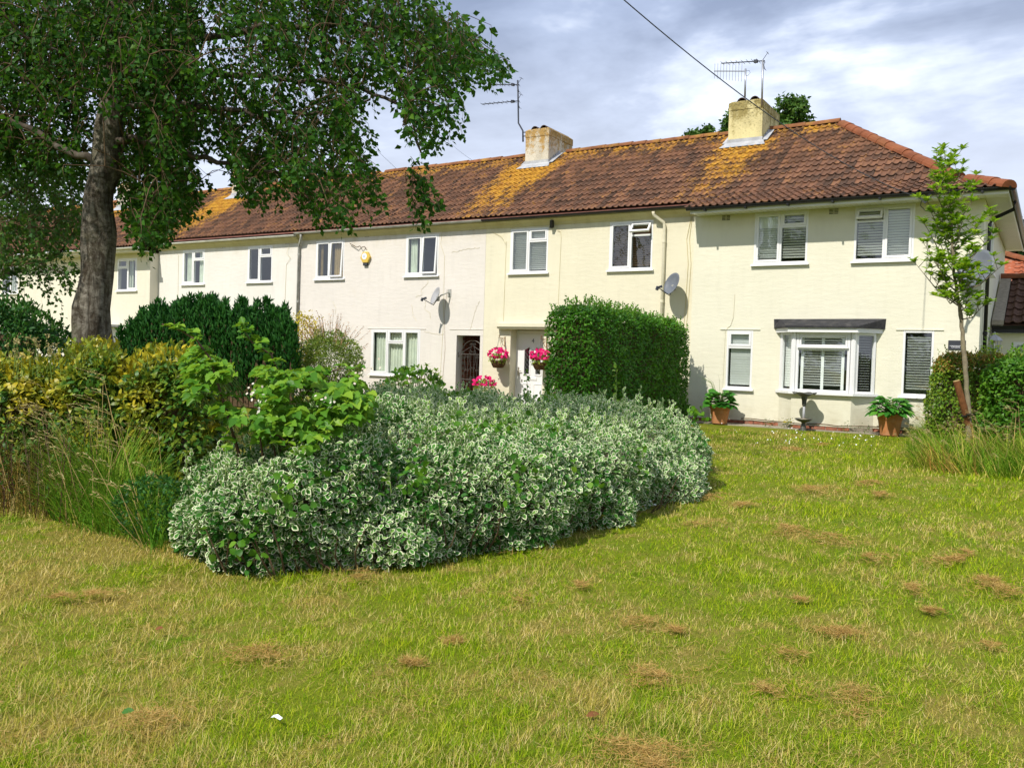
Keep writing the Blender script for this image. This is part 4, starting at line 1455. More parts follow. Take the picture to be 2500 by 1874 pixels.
def far_house():
    h = thing('house', 'neighbouring house with bright orange hipped roof beyond the garage', 'house', (5, 41, 0))
    X0, X1, Y0, Y1, ze, zr = -3.2, 3.4, 36, 44, 3.7, 6.15
    MB().box(X0 + .5, X1 - .5, Y0 + .5, Y1 - .5, 0, ze).build('wall', M_W1, h)
    a, b, c, d = (X0, Y0, ze), (X1, Y0, ze), (X1, Y1, ze), (X0, Y1, ze)
    f = (X0 + 1.0, 40, zr)
    roof = MB().add([a, b, c, d, f], [(0, 1, 4), (1, 2, 4), (2, 3, 4), (3, 0, 4)]).build('roof', M_ORANGE, h)
    me = tile_me(M_ORANGE)
    n = 13
    for k in range(n):
        u = k / n
        y = Y0 + (40 - Y0) * u; z = ze + (zr - ze) * u
        xa, xb = X0 + (f[0] - X0) * u, X1 + (f[0] - X1) * u
        x = math.floor(xa / .30) * .30
        while x < min(xb - .2, 1.6):
            if x > -1.6:
                inst('tile', me, Matrix.Translation((x, y, z)) @ Matrix.Rotation(math.atan2(zr - ze, 40 - Y0), 4, 'X') @ Matrix.Diagonal((1.8, 1.15, 1.2, 1)), roof)
            x += .30
    ridge_run(roof, (X1, Y0, ze + .05), f[:2] + (zr + .05,), half_round_me('hip_tile', .16, .5, M_HIP), .48, 'hip_tile')


far_house()

# ================================================================= things fixed to the houses
def rot_to(d, up=(0, 0, 1)):
    d = Vector(d).normalized()
    s = Vector(up).cross(d).normalized()
    u = d.cross(s)
    return Matrix((s, u, d)).transposed().to_4x4()          # local z looks along d


def satellite_dish(c, wall, w, hgt, mat, label, group='satellite dishes on the house fronts'):
    c, wall = Vector(c), Vector(wall)
    t = thing('satellite_dish', label, 'satellite dish', tuple(wall), group)
    n = Vector((-.46, -.82, .36)).normalized()
    M = Matrix.Translation(c) @ rot_to(n)
    b = MB()
    R, K = 6, 28
    vs, fs = [M @ Vector((0, 0, -.075))], []
    for i in range(1, R + 1):
        u = i / R
        for k in range(K):
            a = 2 * math.pi * k / K
            vs.append(M @ Vector((w / 2 * u * math.cos(a), hgt / 2 * u * math.sin(a), -.075 + .075 * u * u)))
    for k in range(K): fs.append((0, 1 + k, 1 + (k + 1) % K))
    for i in range(R - 1):
        for k in range(K):
            a, d = 1 + i * K, 1 + (i + 1) * K
            fs.append((a + k, d + k, d + (k + 1) % K, a + (k + 1) % K))
    b.add(vs, fs)
    o = b.build('reflector', mat, t, smooth=True)
    sm = o.modifiers.new('thick', 'SOLIDIFY'); sm.thickness = .012; sm.offset = -1
    lnb = M @ Vector((0, -.02 - hgt * .42, hgt * .62))
    rim = M @ Vector((0, -hgt * .5, .0)); hub = M @ Vector((0, -.05, -.12))
    MB().tube([hub, M @ Vector((0, -hgt * .52, -.06)), rim + n * .05, lnb], .012, 6).build('feed_arm', M_AERBLK, t)
    l = MB().tube([lnb - n * .02, lnb - n * .02 + (c - lnb).normalized() * .11], [.024, .034], 8)
    l.obox(Matrix.Translation(lnb + Vector((0, 0, -.03))) @ rot_to(n), .05, .09, .06)
    l.build('receiver', M_AERBLK, t)
    m = MB().box(wall.x - .06, wall.x + .06, wall.y - .012, wall.y - .001, wall.z - .11, wall.z + .11)
    m.tube([wall + Vector((0, -.01, 0)), Vector((wall.x, wall.y - .12, wall.z)), Vector(((wall.x + hub.x) / 2, hub.y, (wall.z + hub.z) / 2)), hub], .02, 8)
    m.obox(Matrix.Translation(hub), .09, .06, .13)
    m.build('bracket', M_GREYG, t)
    return t


satellite_dish((-14.98, 20.0, 3.10), (-14.74, 20.37, 3.19), .42, .52, M_DISHL, 'pale grey satellite dish on the pinkish white house above the iron gate')
satellite_dish(at_y(1450, 612, 20.0), (-8.0, 20.37, 3.28), .50, .56, M_DISH, 'grey satellite dish by the yellow downpipe above the clipped green hedge')
satellite_dish(at_y(2106, 578, 19.66), (-1.55, 20.0, 3.05), .74, .80, M_DISH, 'large dark grey satellite dish on the cream corner, half hidden by the sapling')


def yagi(t, a, b, n, ln, vertical=False, back=True, mat=None):
    a, b = Vector(a), Vector(b)
    d = (b - a).normalized()
    s = Vector((0, 0, 1)) if vertical else Vector((0, 0, 1)).cross(d).normalized()
    boom = MB().tube([a, b], .014, 6)
    bo = boom.build('boom', mat or M_AERBLK, t)
    for i in range(n):
        p = a + (b - a) * (.14 + .84 * i / (n - 1))
        l = ln * (1.15 - .35 * i / n) / 2
        MB().tube([p - s * l, p + s * l], .006, 4).build('rod', mat or M_AERBLK, bo)
    if back:
        p = a + d * .06
        u = d.cross(s)
        MB().tube([p - u * .02 - s * .12 - d * .03, p + u * .02, p + u * .22 - d * .12], .008, 4).tube([p, p - u * .24 - d * .10], .008, 4).tube([p - u * .22 - s * .12 - d * .09, p - u * .22 + s * .12 - d * .09], .006, 4).tube([p + u * .2 - s * .12 - d * .11, p + u * .2 + s * .12 - d * .11], .006, 4).build('reflector', mat or M_AERBLK, bo)
        MB().obox(Matrix.Translation(a + d * .24) @ rot_to(d), .09, .07, .10).build('dipole_box', M_AERBLK, bo)


def S(x, y, Y):          # source pixel helper
    return at_y(x / KPX, y / KPX, Y)


t = thing('tv_aerial', 'black twin tv aerial on a cranked mast left of the grey chimney', 'tv aerial', tuple(S(1277, 346, 24.1)), 'tv aerials on the chimneys')
Z5 = lambda x, y, Y=24.1: S(1160 + x * .1786, 190 + y * .1786, Y)
MB().tube([Z5(655, 875), Z5(652, 725), Z5(592, 620), Z5(588, 320), Z5(582, 35)], .026, 8).build('mast', M_AERBLK, t, smooth=True)
b = MB()
for y in (748, 800): b.tube([Z5(645, y), Z5(705, y - 4)], .016, 6)
b.build('wall_bracket', M_AERBLK, t)
yagi(t, Z5(602, 95), Z5(205, 96), 7, .34)
yagi(t, Z5(602, 316), Z5(92, 363), 8, .30)
Z4 = lambda x, y, Y: S(1500 + x * .3152, 120 + y * .3152, Y)
t = thing('tv_aerial', 'shorter grey tv aerial with thin rods on the yellow chimney', 'tv aerial', tuple(Z4(1012, 365, 24.3)), 'tv aerials on the chimneys')
MB().tube([Z4(1011, 372, 24.3), Z4(1016, 153, 24.3)], .026, 8).build('mast', M_ALU, t, smooth=True)
yagi(t, Z4(1022, 172, 24.3), Z4(772, 171, 24.3), 10, .50, vertical=True, back=False, mat=M_ALU)
MB().tube([Z4(1020, 170, 24.3), Z4(1045, 168, 24.3), Z4(1052, 185, 24.3), Z4(1035, 205, 24.3), Z4(1018, 208, 24.3)], .006, 4).build('lead_wire', M_AERBLK, t)
t = thing('tv_aerial', 'taller tv aerial with black cross reflector on the corner of the yellow chimney', 'tv aerial', tuple(Z4(1143, 430, 23.37)), 'tv aerials on the chimneys')
MB().tube([Z4(1142, 436, 23.37), Z4(1150, 85, 23.37)], .026, 8).build('mast', M_ALU, t, smooth=True)
yagi(t, Z4(1165, 91, 23.37), Z4(830, 111, 23.37), 8, .36, mat=M_AERBLK)
MB().tube([Z4(1150, 92, 23.37), Z4(1168, 100, 23.37), Z4(1155, 130, 23.37), Z4(1148, 180, 23.37)], .006, 4).build('lead_wire', M_AERBLK, t)


def cable(label, a, b, sag, r, n=24, mat=M_AERBLK, group=None):
    a, b = Vector(a), Vector(b)
    P = [a.lerp(b, i / n) - Vector((0, 0, sag * 4 * (i / n) * (1 - i / n))) for i in range(n + 1)]
    o = MB().tube(P, r, 5).build('overhead_cable', mat, None, smooth=True)
    tag(o, label, 'cable', group)
    return o


c = cable('black telephone cable sweeping down past the aerials to the end house eaves', at_d(1262, -75, 9.5), S(2247, 484, 19.40), .32, .0075)
MB().obox(Matrix.Translation(S(2252, 487, 19.40)) @ Matrix.Rotation(.8, 4, 'Y'), .2, .04, .05).tube([S(2250, 490, 19.4), S(2247, 502, 19.45), S(2260, 515, 19.95), S(2290, 510, 19.985)], .008, 5).build('clamp', M_AERBLK, c)
cable('thin cable crossing the sky behind the birch twigs to the pale roof', at_d(640, 150, 70), S(972, 416, 24.2), .1, .006)
cable('thin cable meeting the ridge left of the grey chimney', at_d(960, 295, 60), S(1160, 396, 24.2), .1, .006)

# alarm box
t = thing('alarm_box', 'yellow hexagonal burglar alarm box on the pinkish white house', 'alarm box', (-17.86, 20.37, 4.3))
hexa = [(-17.865 + .19 * math.cos(a), 4.31 + .19 * math.sin(a)) for a in np.linspace(0, 2 * math.pi, 6, endpoint=False)]
b = MB(); vs = [(x, 20.29, z) for x, z in hexa] + [(x, 20.368, z) for x, z in hexa]
b.add(vs, [tuple(range(5, -1, -1)), tuple(range(6, 12))] + [(i, (i + 1) % 6, 6 + (i + 1) % 6, 6 + i) for i in range(6)])
b.build('case', M_ALARM, t, bevel=.012)
MB().box(-17.95, -17.79, 20.30, 20.36, 4.06, 4.155).build('strobe', M_SIGN, t, bevel=.01)
b = MB(); hexb = [(-17.89 + .10 * math.cos(a), 4.34 + .10 * math.sin(a)) for a in np.linspace(0, 2 * math.pi, 12, endpoint=False)]
b.quad(*[(x, 20.2885, z) for x, z in hexb[::-1]]).build('badge', M_ALARMW, t)
MB().box(-17.94, -17.84, 20.2872, 20.2882, 4.35, 4.365).box(-17.93, -17.86, 20.2872, 20.2882, 4.315, 4.335).build('badge_print', M_BLUE, t)

# house name plaque
t = thing('house_sign', 'dark slate house name sign on the cream wall behind the sapling trunk', 'sign', (-1.73, 20, 1.92))
MB().box(-1.89, -1.57, 19.978, 19.998, 1.83, 2.02).build('plate', M_SIGN, t, bevel=.003)
MB().box(-1.862, -1.60, 19.9765, 19.9775, 1.905, 1.912).build('rule', M_WRITE, t)
text('Octavia Ho', (-1.83, 19.9772, 1.868), .05, M_WRITE, t, align='LEFT')

# lantern on the side wall
p = S(2427, 841, 22.9)
t = thing('wall_lantern', 'pale grey coach lantern above the green shrub by the garage', 'lamp', tuple(p))
b = MB().lathe([(.10, .0), (.14, .09)], (p.x, p.y, p.z - .12), 6)
b.build('glass', M_GLASS, t)
b = MB()
for k in range(6):
    a = math.pi / 3 * k
    b.tube([(p.x + .10 * math.cos(a), p.y + .10 * math.sin(a), p.z - .12), (p.x + .142 * math.cos(a), p.y + .142 * math.sin(a), p.z + .1)], .009, 5)
b.lathe([(.11, -.15), (.10, -.12)], (p.x, p.y, p.z), 6).build('cage', M_LANT, t)
MB().lathe([(.18, .09), (.165, .11), (.11, .17), (.05, .21), (.02, .225), (.03, .25), (.012, .29)], (p.x, p.y, p.z), 6).build('cap', M_LANT, t)
MB().lathe([(.02, -.1), (.02, .04)], (p.x, p.y, p.z), 8).build('bulb', M_ALARMW, t)
MB().tube([(p.x, p.y, p.z + .2), (p.x - .12, p.y + .25, p.z + .16), (-1.33, p.y + .3, p.z + .1)], .014, 6).build('arm', M_LANT, t)


# wrought iron gate
def scroll(b, c, y, r, turns=1.4, sx=1, sz=1, r0=.007):
    P = []
    for i in range(18):
        u = i / 17
        a = u * turns * 2 * math.pi
        q = r * (1 - .8 * u)
        P.append((c[0] + sx * (q * math.cos(a) - r), y, c[1] + sz * q * math.sin(a)))
    b.tube(P, r0, 4)


def iron_gate():
    y = 20.50
    x0, x1 = -14.36, -13.60
    zl, zm, zt = .76, 1.47, 1.86
    t = thing('wrought_iron_gate', 'rusty wrought iron gate with arched top in the dark brick passage', 'gate', ((x0 + x1) / 2, y, .1))
    f = MB().tube([(x0, y, .1), (x0, y, zm)], .013, 6).tube([(x1, y, .1), (x1, y, zm)], .013, 6)
    xc, r = (x0 + x1) / 2, (x1 - x0) / 2
    f.tube([(xc + r * math.cos(a), y, zm + (zt - zm) * math.sin(a)) for a in np.linspace(0, math.pi, 20)], .012, 6)
    for z in (.16, zl, zm): f.tube([(x0, y, z), (x1, y, z)], .011, 6)
    f.build('frame', M_IRON, t)
    for i in range(1, 7):
        x = x0 + (x1 - x0) * i / 7
        MB().tube([(x, y, .16), (x, y, zm if i in (2, 3, 4, 5) else 1.40)], .007, 5).build('rod', M_IRON, t)
    s = MB()
    s.tube([(xc - .11, y, zm + .03), (xc - .02, y, zm + .27), (xc, y, zt - .03), (xc + .02, y, zm + .27), (xc + .11, y, zm + .03)], .008, 5)
    s.tube([(xc + .05, y, zm + .22), (x1 - .03, y, zm + .06)], .008, 5).tube([(xc - .05, y, zm + .22), (x0 + .03, y, zm + .06)], .008, 5)
    for cx, cz, rr, sx, sz in ((xc - .03, zm + .28, .04, 1, 1), (xc + .03, zm + .28, .04, -1, 1), (xc - .01, zm + .055, .05, 1, 1), (xc + .01, zm + .055, .05, -1, 1), (x1 - .005, zm + .05, .035, 1, 1), (x0 + .005, zm + .05, .035, -1, 1)):
        scroll(s, (cx, cz), y, rr, 1.4, sx, sz)
    for bx in (x0 + .19, x1 - .19):
        for sx in (1, -1):
            scroll(s, (bx - sx * .01, zm - .06), y, .045, 1.3, sx, -1)
            s.tube([(bx + sx * .10, y, zm - .04), (bx + sx * .02, y, zm - .45)], .006, 4)
            scroll(s, (bx - sx * .01, 1.02), y, .04, 1.3, sx, 1)
    for sx in (1, -1):
        scroll(s, (xc - sx * .01, 1.07), y, .045, 1.3, sx, 1)
        scroll(s, (xc - sx * .01, zl + .05), y, .05, 1.3, sx, 1)
        scroll(s, (xc - sx * .01, zl - .05), y, .05, 1.3, sx, -1)
        s.tube([(xc + sx * .12, y, 1.38), (xc + sx * .03, y, .98)], .006, 4)
    s.build('scrollwork', M_IRON, t)
    MB().tube([(x0 - .06, 20.44, 1.38), (x0 - .06, 20.44, 1.52)], .022, 6).tube([(x0 - .06, 20.44, 1.45), (x0 + .02, y, 1.45)], .012, 5).build('latch', M_IRON, t)


iron_gate()


# ---------------------------------------------------------------- flowers and pots
def flower_heads(P, size, mat, name, parent, face):
    n = len(P)
    N = unit(rng.normal(size=(n, 3)) * .45 + np.array(face))
    A = unit(np.cross(N, rng.normal(size=(n, 3))))
    return leaves(name, P, A, N, rng.uniform(.8, 1.2, n) * size, rng.uniform(.8, 1.2, n) * size, T_PETAL, mat, parent)


def ball_pts(n, c, r, flat=(1, 1, 1), zmin=-9):
    v = rdir(n) * (rng.random((n, 1)) ** (1 / 3) * .35 + .65)
    v[:, 2] = np.maximum(v[:, 2], zmin)
    return np.array(c) + v * r * np.array(flat)


def hanging_basket(wx, wz, label, s=1.0):
    y = 20.06
    t = thing('hanging_basket', label, 'hanging basket', (wx, y, wz - .62), 'hanging baskets beside the front door')
    br = MB()
    br.box(wx - .012, wx + .012, 20.355, 20.368, wz - .22, wz + .05)
    br.tube([(wx, 20.36, wz), (wx, y - .03, wz + .01)], .009, 5).tube([(wx, 20.36, wz - .2), (wx, 20.27, wz - .19), (wx, 20.2, wz - .1), (wx, 20.14, wz - .02)], .008, 5)
    P = [(wx, 20.22 + .07 * (1 - .8 * u) * math.cos(u * 8), wz - .07 + .07 * (1 - .8 * u) * math.sin(u * 8)) for u in np.linspace(0, 1, 14)]
    br.tube(P, .007, 4)
    P = [(wx, y + .02 + .04 * (1 - .8 * u) * math.cos(u * 8), wz + .05 + .04 * (1 - .8 * u) * math.sin(u * 8)) for u in np.linspace(0, 1, 12)]
    br.tube(P, .007, 4)
    br.build('bracket', M_RUST, t)
    zb = wz - .66
    MB().lathe([(.09, -.15), (.14, -.14), (.185, -.06), (.205, .03), (.21, .05), (.17, .05)], (wx, y, zb), 14).build('basket', M_COIR, t)
    ch = MB()
    for k in range(3):
        a = 2.1 * k + .4
        ch.tube([(wx + .2 * math.cos(a), y + .2 * math.sin(a), zb + .05), (wx, y, wz)], .004, 4)
    ch.build('chain', M_IRON, t)
    g = ball_pts(330, (wx, y - .02, zb + .08), .22, (1.1, 1.0, .75))
    leaves('foliage', g, rdir(330) + [0, -.3, .2], rdir(330, .6), .055, .03, T_OVAL, L_PETG, t)
    f = ball_pts(130, (wx, y - .02, zb + .22), .25, (1.15, 1.0, .72), -.45)
    flower_heads(f, .078, L_PETU, 'petunia', t, (.2, -.75, .45))


hanging_basket(-12.83, 1.93, 'hanging basket of pink petunias left of the white front door')
hanging_basket(-11.52, 1.92, 'hanging basket of pink petunias beside the clipped hedge, in front of the door')

p = at_y(1048, 838, 19.9)
t = thing('petunia_pot', 'pot overflowing with pink and lilac petunias in front of the iron gate', 'flower pot', (p.x, p.y, .05))
MB().lathe([(.13, 0), (.18, .3), (.2, .32), (.2, .36), (.16, .36)], (p.x, p.y, .05), 18).build('pot', M_TERRA, t)
g = ball_pts(520, (p.x, p.y - .03, .55), .30, (1.05, .95, .85))
leaves('foliage', g, rdir(520, .3), rdir(520, .6), .06, .033, T_OVAL, L_PETG, t)
f = ball_pts(90, (p.x, p.y - .05, .70), .32, (1.05, .9, .6), -.2)
flower_heads(f, .088, L_PETU, 'petunia', t, (.2, -.75, .5))
f = ball_pts(35, (p.x + .12, p.y - .1, .52), .25, (1, .8, .7))
flower_heads(f, .07, L_BLOS, 'lilac_petunia', t, (.2, -.85, .3))

p = at_y(833, 855, 19.7)
t = thing('stone_urn', 'old stone urn of dried moss under the ground floor window', 'plant pot', (p.x, p.y, .05))
MB().lathe([(.15, 0), (.20, .06), (.25, .2), (.26, .3), (.22, .36), (.24, .40), (.25, .43), (.2, .43), (.18, .38)], (p.x, p.y, .05), 18).build('pot', M_URN, t)
g = ball_pts(260, (p.x + .05, p.y, .5), .17, (1.2, 1, .5))
leaves('dry_growth', g, rdir(260, .5), rdir(260), .06, .03, T_KITE, L_SEED, t)


def terracotta_pot(x, y, R, H, label):
    z = float(ground_z(x, y)) if y < 19.4 else .05
    t = thing('hosta_pot', label, 'plant pot', (x, y, z), 'hosta pots either side of the bay')
    pr = [(R * .66, 0), (R * .70, .01), (R * .90, H * .70), (R * .955, H * .72), (R * .93, H * .755), (R * .965, H * .78), (R * .94, H * .81), (R * .99, H * .85), (R * 1.04, H * .86), (R * 1.05, H * .97), (R * 1.0, H), (R * .9, H * .985), (R * .86, H * .9)]
    MB().lathe(pr, (x, y, z), 30).build('pot', M_TERRA, t, smooth=False)
    MB().lathe([(.01, H * .89), (R * .85, H * .9)], (x, y, z), 20).build('soil', M_SOIL, t)
    return t, z


def hosta(t, x, y, z0, n, L, W, R, H, lance=False):
    """a dome of overlapping leaves on stalks"""
    P, A, N, Ls, Ws = [], [], [], [], []
    st = MB()
    for i in range(n):
        u = (i + .5) / n
        a = i * 2.399 + random.uniform(-.25, .25)
        e = math.acos(min(1, .02 + .98 * u)) if False else (1 - u ** .75) * 1.35 + random.uniform(-.12, .12)
        q = random.uniform(.68, .92)
        c = Vector((x + math.cos(a) * math.cos(e) * R * q * .72, y + math.sin(a) * math.cos(e) * R * q * .72, z0 + .02 + math.sin(max(e, .12)) * H * q))
        st.tube([(x + math.cos(a) * .06, y + math.sin(a) * .06, z0), Vector(((x + c.x) / 2, (y + c.y) / 2, z0 + (c.z - z0) * .7)), c], .005, 4)
        P.append(c)
        tz = math.sin(e) * .55 - .30
        A.append((math.cos(a) + random.uniform(-.3, .3), math.sin(a) + random.uniform(-.3, .3), tz))
        N.append((math.cos(a) * .35 + random.uniform(-.35, .35), math.sin(a) * .35 - .25 + random.uniform(-.35, .35), 1))
        Ls.append(L * random.uniform(.8, 1.15)); Ws.append(W * random.uniform(.8, 1.15))
    st.build('stems', M_GSTEM, t)
    V, F, lc = leaf_arrays(np.array(P), np.array(A), np.array(N), np.array(Ls), np.array(Ws), T_LANCE if lance else T_OVAL)
    k = len(T_LANCE[0]) if lance else len(T_OVAL[0])
    kt = len(T_LANCE[1]) if lance else len(T_OVAL[1])
    for i in range(n):
        np_mesh('leaf', V[i * k:(i + 1) * k], F[i * kt:(i + 1) * kt] - i * k, lc[i * k:(i + 1) * k], L_HOSTA, t)


t, z = terracotta_pot(-6.44, 19.45, .235, .42, 'terracotta pot of round leaved hosta by the narrow left window')
hosta(t, -6.44, 19.45, z + .38, 95, .22, .18, .36, .36)
gb = MB()
for i in range(9):
    a = random.uniform(2.2, 5.2); l = random.uniform(.5, .75)
    gb.tube([(-6.44, 19.45, z + .4), (-6.44 + math.cos(a) * l * .35, 19.45 + math.sin(a) * l * .2, z + .4 + l * .75), (-6.44 + math.cos(a) * l * .8, 19.45 + math.sin(a) * l * .4, z + .4 + l * .95)], [.004, .003, .001], 4)
gb.build('grass_blades', M_GSTEM, t)
t, z = terracotta_pot(-2.84, 19.35, .255, .46, 'terracotta pot of pointed leaf hosta right of the bay window')
hosta(t, -2.84, 19.35, z + .42, 140, .26, .11, .42, .36, True)

# bird bath
x, y = -4.53, 19.22
z = float(ground_z(x, y)) - .01
t = thing('bird_bath', 'bronze bird bath with flared petal dish in front of the bay window', 'bird bath', (x, y, z))
MB().lathe([(.075, 0), (.065, .05), (.05, .12), (.035, .16), (.06, .19)], (x, y, z), 14).build('foot', M_BATH, t)
MB().lathe([(.05, .18), (.12, .205), (.185, .25), (.18, .262), (.12, .235), (.03, .225)], (x, y, z), 22).build('feeding_tray', M_BATH, t)
MB().lathe([(.15, .247), (.03, .262)], (x, y, z), 16).build('seed', M_URN, t)
MB().tube([(x, y, z + .17), (x, y, z + .56)], .026, 10).build('pole', M_LEAD, t, smooth=True)
MB().lathe([(.03, .52), (.045, .55), (.05, .64), (.065, .70), (.055, .73)], (x, y, z), 12).build('socket', M_BATH, t)
b = MB(); vs = []; K = 40
for r_, zz in ((.05, .715), (.12, .745), (.19, .79), (.245, .778)):
    for k in range(K):
        a = 2 * math.pi * k / K
        w = .5 + .5 * math.cos(4 * a + .6)
        vs.append((x + r_ * (.86 + .2 * w) * math.cos(a), y + r_ * (.86 + .2 * w) * math.sin(a), z + zz + (.045 * w - .008) * (r_ / .245) ** 2))
fs = [(i * K + k, i * K + (k + 1) % K, (i + 1) * K + (k + 1) % K, (i + 1) * K + k) for i in range(3) for k in range(K)]
fs.append(tuple(range(K)))
o = b.add(vs, fs).build('dish', M_BATH, t, smooth=True)
m = o.modifiers.new('thick', 'SOLIDIFY'); m.thickness = .012

# ================================================================= planting
def poly_sd(P, poly):
    """distance to the polygon edge (inside positive) and outward normal of the nearest edge"""
    P = np.asarray(P, float); poly = np.asarray(poly, float)
    best = np.full(len(P), 1e9); nrm = np.zeros((len(P), 2))
    for i in range(len(poly)):
        a, b = poly[i], poly[(i + 1) % len(poly)]
        ab = b - a
        t = np.clip(((P - a) @ ab) / (ab @ ab), 0, 1)
        d = P - (a + t[:, None] * ab)
        l = np.linalg.norm(d, axis=1)
        m = l < best
        best[m] = l[m]
        nn = np.array([ab[1], -ab[0]]) / np.linalg.norm(ab)
        nrm[m] = nn
    ins = in_poly(P[:, 0], P[:, 1], [tuple(p) for p in poly])
    return np.where(ins, best, -best), nrm


def ccw(poly):
    a = sum(poly[i][0] * poly[(i + 1) % len(poly)][1] - poly[(i + 1) % len(poly)][0] * poly[i][1] for i in range(len(poly)))
    return poly if a > 0 else poly[::-1]


def mound(t, poly, H, r, n_top, n_side, L, W, T, mat, amp=.10, freq=2.4, depth=.16, z0=0.0, under=.08, near=True, core=M_STEM, name='leaves', tilt=.6, shoots=0, core_in=.24, seed=0, hfun=None, keep=None):
    poly = ccw([tuple(p) for p in poly])
    PA = np.array(poly)
    lo, hi = PA.min(0), PA.max(0)
    hf = hfun or (lambda x, y: np.full(len(x), H))
    # top
    Q = []
    while sum(len(q) for q in Q) < n_top:
        p = lo + rng.random((n_top * 2, 2)) * (hi - lo)
        sd, _ = poly_sd(p, poly)
        p = p[sd > 0.01]
        if near:
            d = np.linalg.norm(p, axis=1)
            p = p[rng.random(len(p)) < np.clip((d.min() / d) ** 1.3, .12, 1)]
        Q.append(p)
    Q = np.concatenate(Q)[:n_top]
    sd, nr = poly_sd(Q, poly)
    h = hf(Q[:, 0], Q[:, 1])
    k = np.clip(1 - sd / r, 0, 1)
    zt = h - r * (1 - np.sqrt(1 - k * k))
    Nt = np.c_[nr * k[:, None], np.sqrt(1 - k * k) + .15]
    Pt = np.c_[Q, zt]
    # sides
    E = np.roll(PA, -1, 0) - PA
    el = np.linalg.norm(E, axis=1)
    if near:
        mid = np.linalg.norm(PA + E / 2, axis=1)
        wgt = el * np.clip((mid.min() / mid) ** 1.3, .12, 1)
    else:
        wgt = el
    idx = rng.choice(len(PA), n_side, p=wgt / wgt.sum())
    u = rng.random((n_side, 1))
    B = PA[idx] + E[idx] * u
    n2 = np.c_[E[idx][:, 1], -E[idx][:, 0]] / el[idx][:, None]
    hs = hf(B[:, 0], B[:, 1])
    zz = rng.random(n_side) ** 1.1 * hs * .97
    ks = np.clip((zz - (hs - r)) / r, 0, .99)
    inset = r * (1 - np.sqrt(1 - ks * ks)) + under * np.clip(1 - zz / .3, 0, 1)
    Ps = np.c_[B - n2 * inset[:, None], zz]
    Ns = np.c_[n2 * (1 - ks * .6)[:, None], .25 + ks * .7]
    P = np.concatenate([Pt, Ps]); N = unit(np.concatenate([Nt, Ns]))
    b = (vnoise(P, freq, seed) - .55) * 2 * amp + (vnoise(P, freq * 3.1, seed + 1) - .5) * amp * .7
    P = P + N * (b - rng.random(len(P)) ** 1.7 * depth)[:, None]
    P[:, 2] += z0 if np.isscalar(z0) else z0(P[:, 0], P[:, 1])
    if keep is not None:
        m = keep(P); P, N = P[m], N[m]
    n = len(P)
    nn = unit(N * tilt + rng.normal(size=(n, 3)) * .45 + [0, -.12, .25])
    A = unit(np.cross(nn, rng.normal(size=(n, 3))) + N * .45)
    sc = rng.uniform(.65, 1.2, n)
    rnd = np.clip(rng.random(n) * .8 + (vnoise(P, 1.7, seed + 5) - .4) * .35, 0, 1)
    leaves(name, P, A, nn, L * sc, W * sc, T, mat, t, rnd)
    # solid core in dark twig colour, added to block views through the leaves
    c = MB()
    ctr = PA.mean(0)
    zc = float(z0) if np.isscalar(z0) else float(np.mean(z0(PA[:, 0], PA[:, 1])))
    inner = []
    for i in range(len(PA)):
        e0 = PA[i] - PA[i - 1]; e1 = PA[(i + 1) % len(PA)] - PA[i]
        n0 = np.array([-e0[1], e0[0]]) / np.linalg.norm(e0); n1 = np.array([-e1[1], e1[0]]) / np.linalg.norm(e1)
        inner.append(tuple(PA[i] + (n0 + n1) * core_in * .62))
    hm = float(np.mean(hf(PA[:, 0], PA[:, 1])))
    c.prism_z(inner, zc + .02, zc + hm - core_in)
    if keep is None: c.build('dark_core', core, t)
    if shoots:
        s = MB(); SP = []; SA = []
        ii = rng.choice(n_top, shoots)
        for i in ii:
            p = Vector(Pt[i]); p.z += zc
            tip = p + Vector((random.uniform(-.06, .06), random.uniform(-.06, .06), random.uniform(.06, .2)))
            s.tube([p, tip], [.004, .002], 3)
            for q in range(5):
                SP.append(p.lerp(tip, .3 + .7 * q / 4)); SA.append((random.uniform(-1, 1), random.uniform(-1, 1), .9))
        tag(s.build('shoots', M_GSTEM, t), kind='stuff')
        leaves('shoot_leaves', np.array(SP), np.array(SA), rdir(len(SP), .5), L * .9, W * .9, T, mat, t, rng.uniform(.6, 1, len(SP)))
    return P


gz = lambda x, y: ground_z(x, y)

# ---------------------------------------------------------------- the big variegated hedge
HP = [(-5.50, 4.15), (-4.90, 3.98), (-4.45, 4.12), (-4.10, 4.62), (-3.72, 5.4), (-3.42, 6.2), (-3.27, 7.3), (-3.22, 8.7), (-3.45, 10.2), (-4.1, 11.8), (-6.0, 12.9), (-9.4, 13.2), (-10.2, 11.6), (-8.6, 9.6), (-7.3, 7.6), (-6.5, 5.9), (-6.15, 4.85)]
t = thing('variegated_hedge', 'wide white edged euonymus hedge bulging over the middle of the lawn', 'hedge', (-5, 7.5, -.1))


def hedge_h(x, y):
    e = .70 + .17 * np.clip((y - 4.4) / 2.4, 0, 1) - .10 * np.clip((y - 10.5) / 2, 0, 1) - .22 * np.clip((x + 4.3) / 1.0, 0, 1) * np.clip((y - 7.5) / 3, 0, 1)
    return e + (vnoise(np.c_[x, y, x * 0], .8, 9) - .5) * .22 + (vnoise(np.c_[x, y, x * 0], 2.2, 19) - .5) * .16


mound(t, HP, .9, .58, 38000, 46000, .052, .037, T_OVAL, L_EUON, .22, 1.8, .24, gz, .05, True, M_STEM, 'leaves', .38, 520, .34, 3, hedge_h)
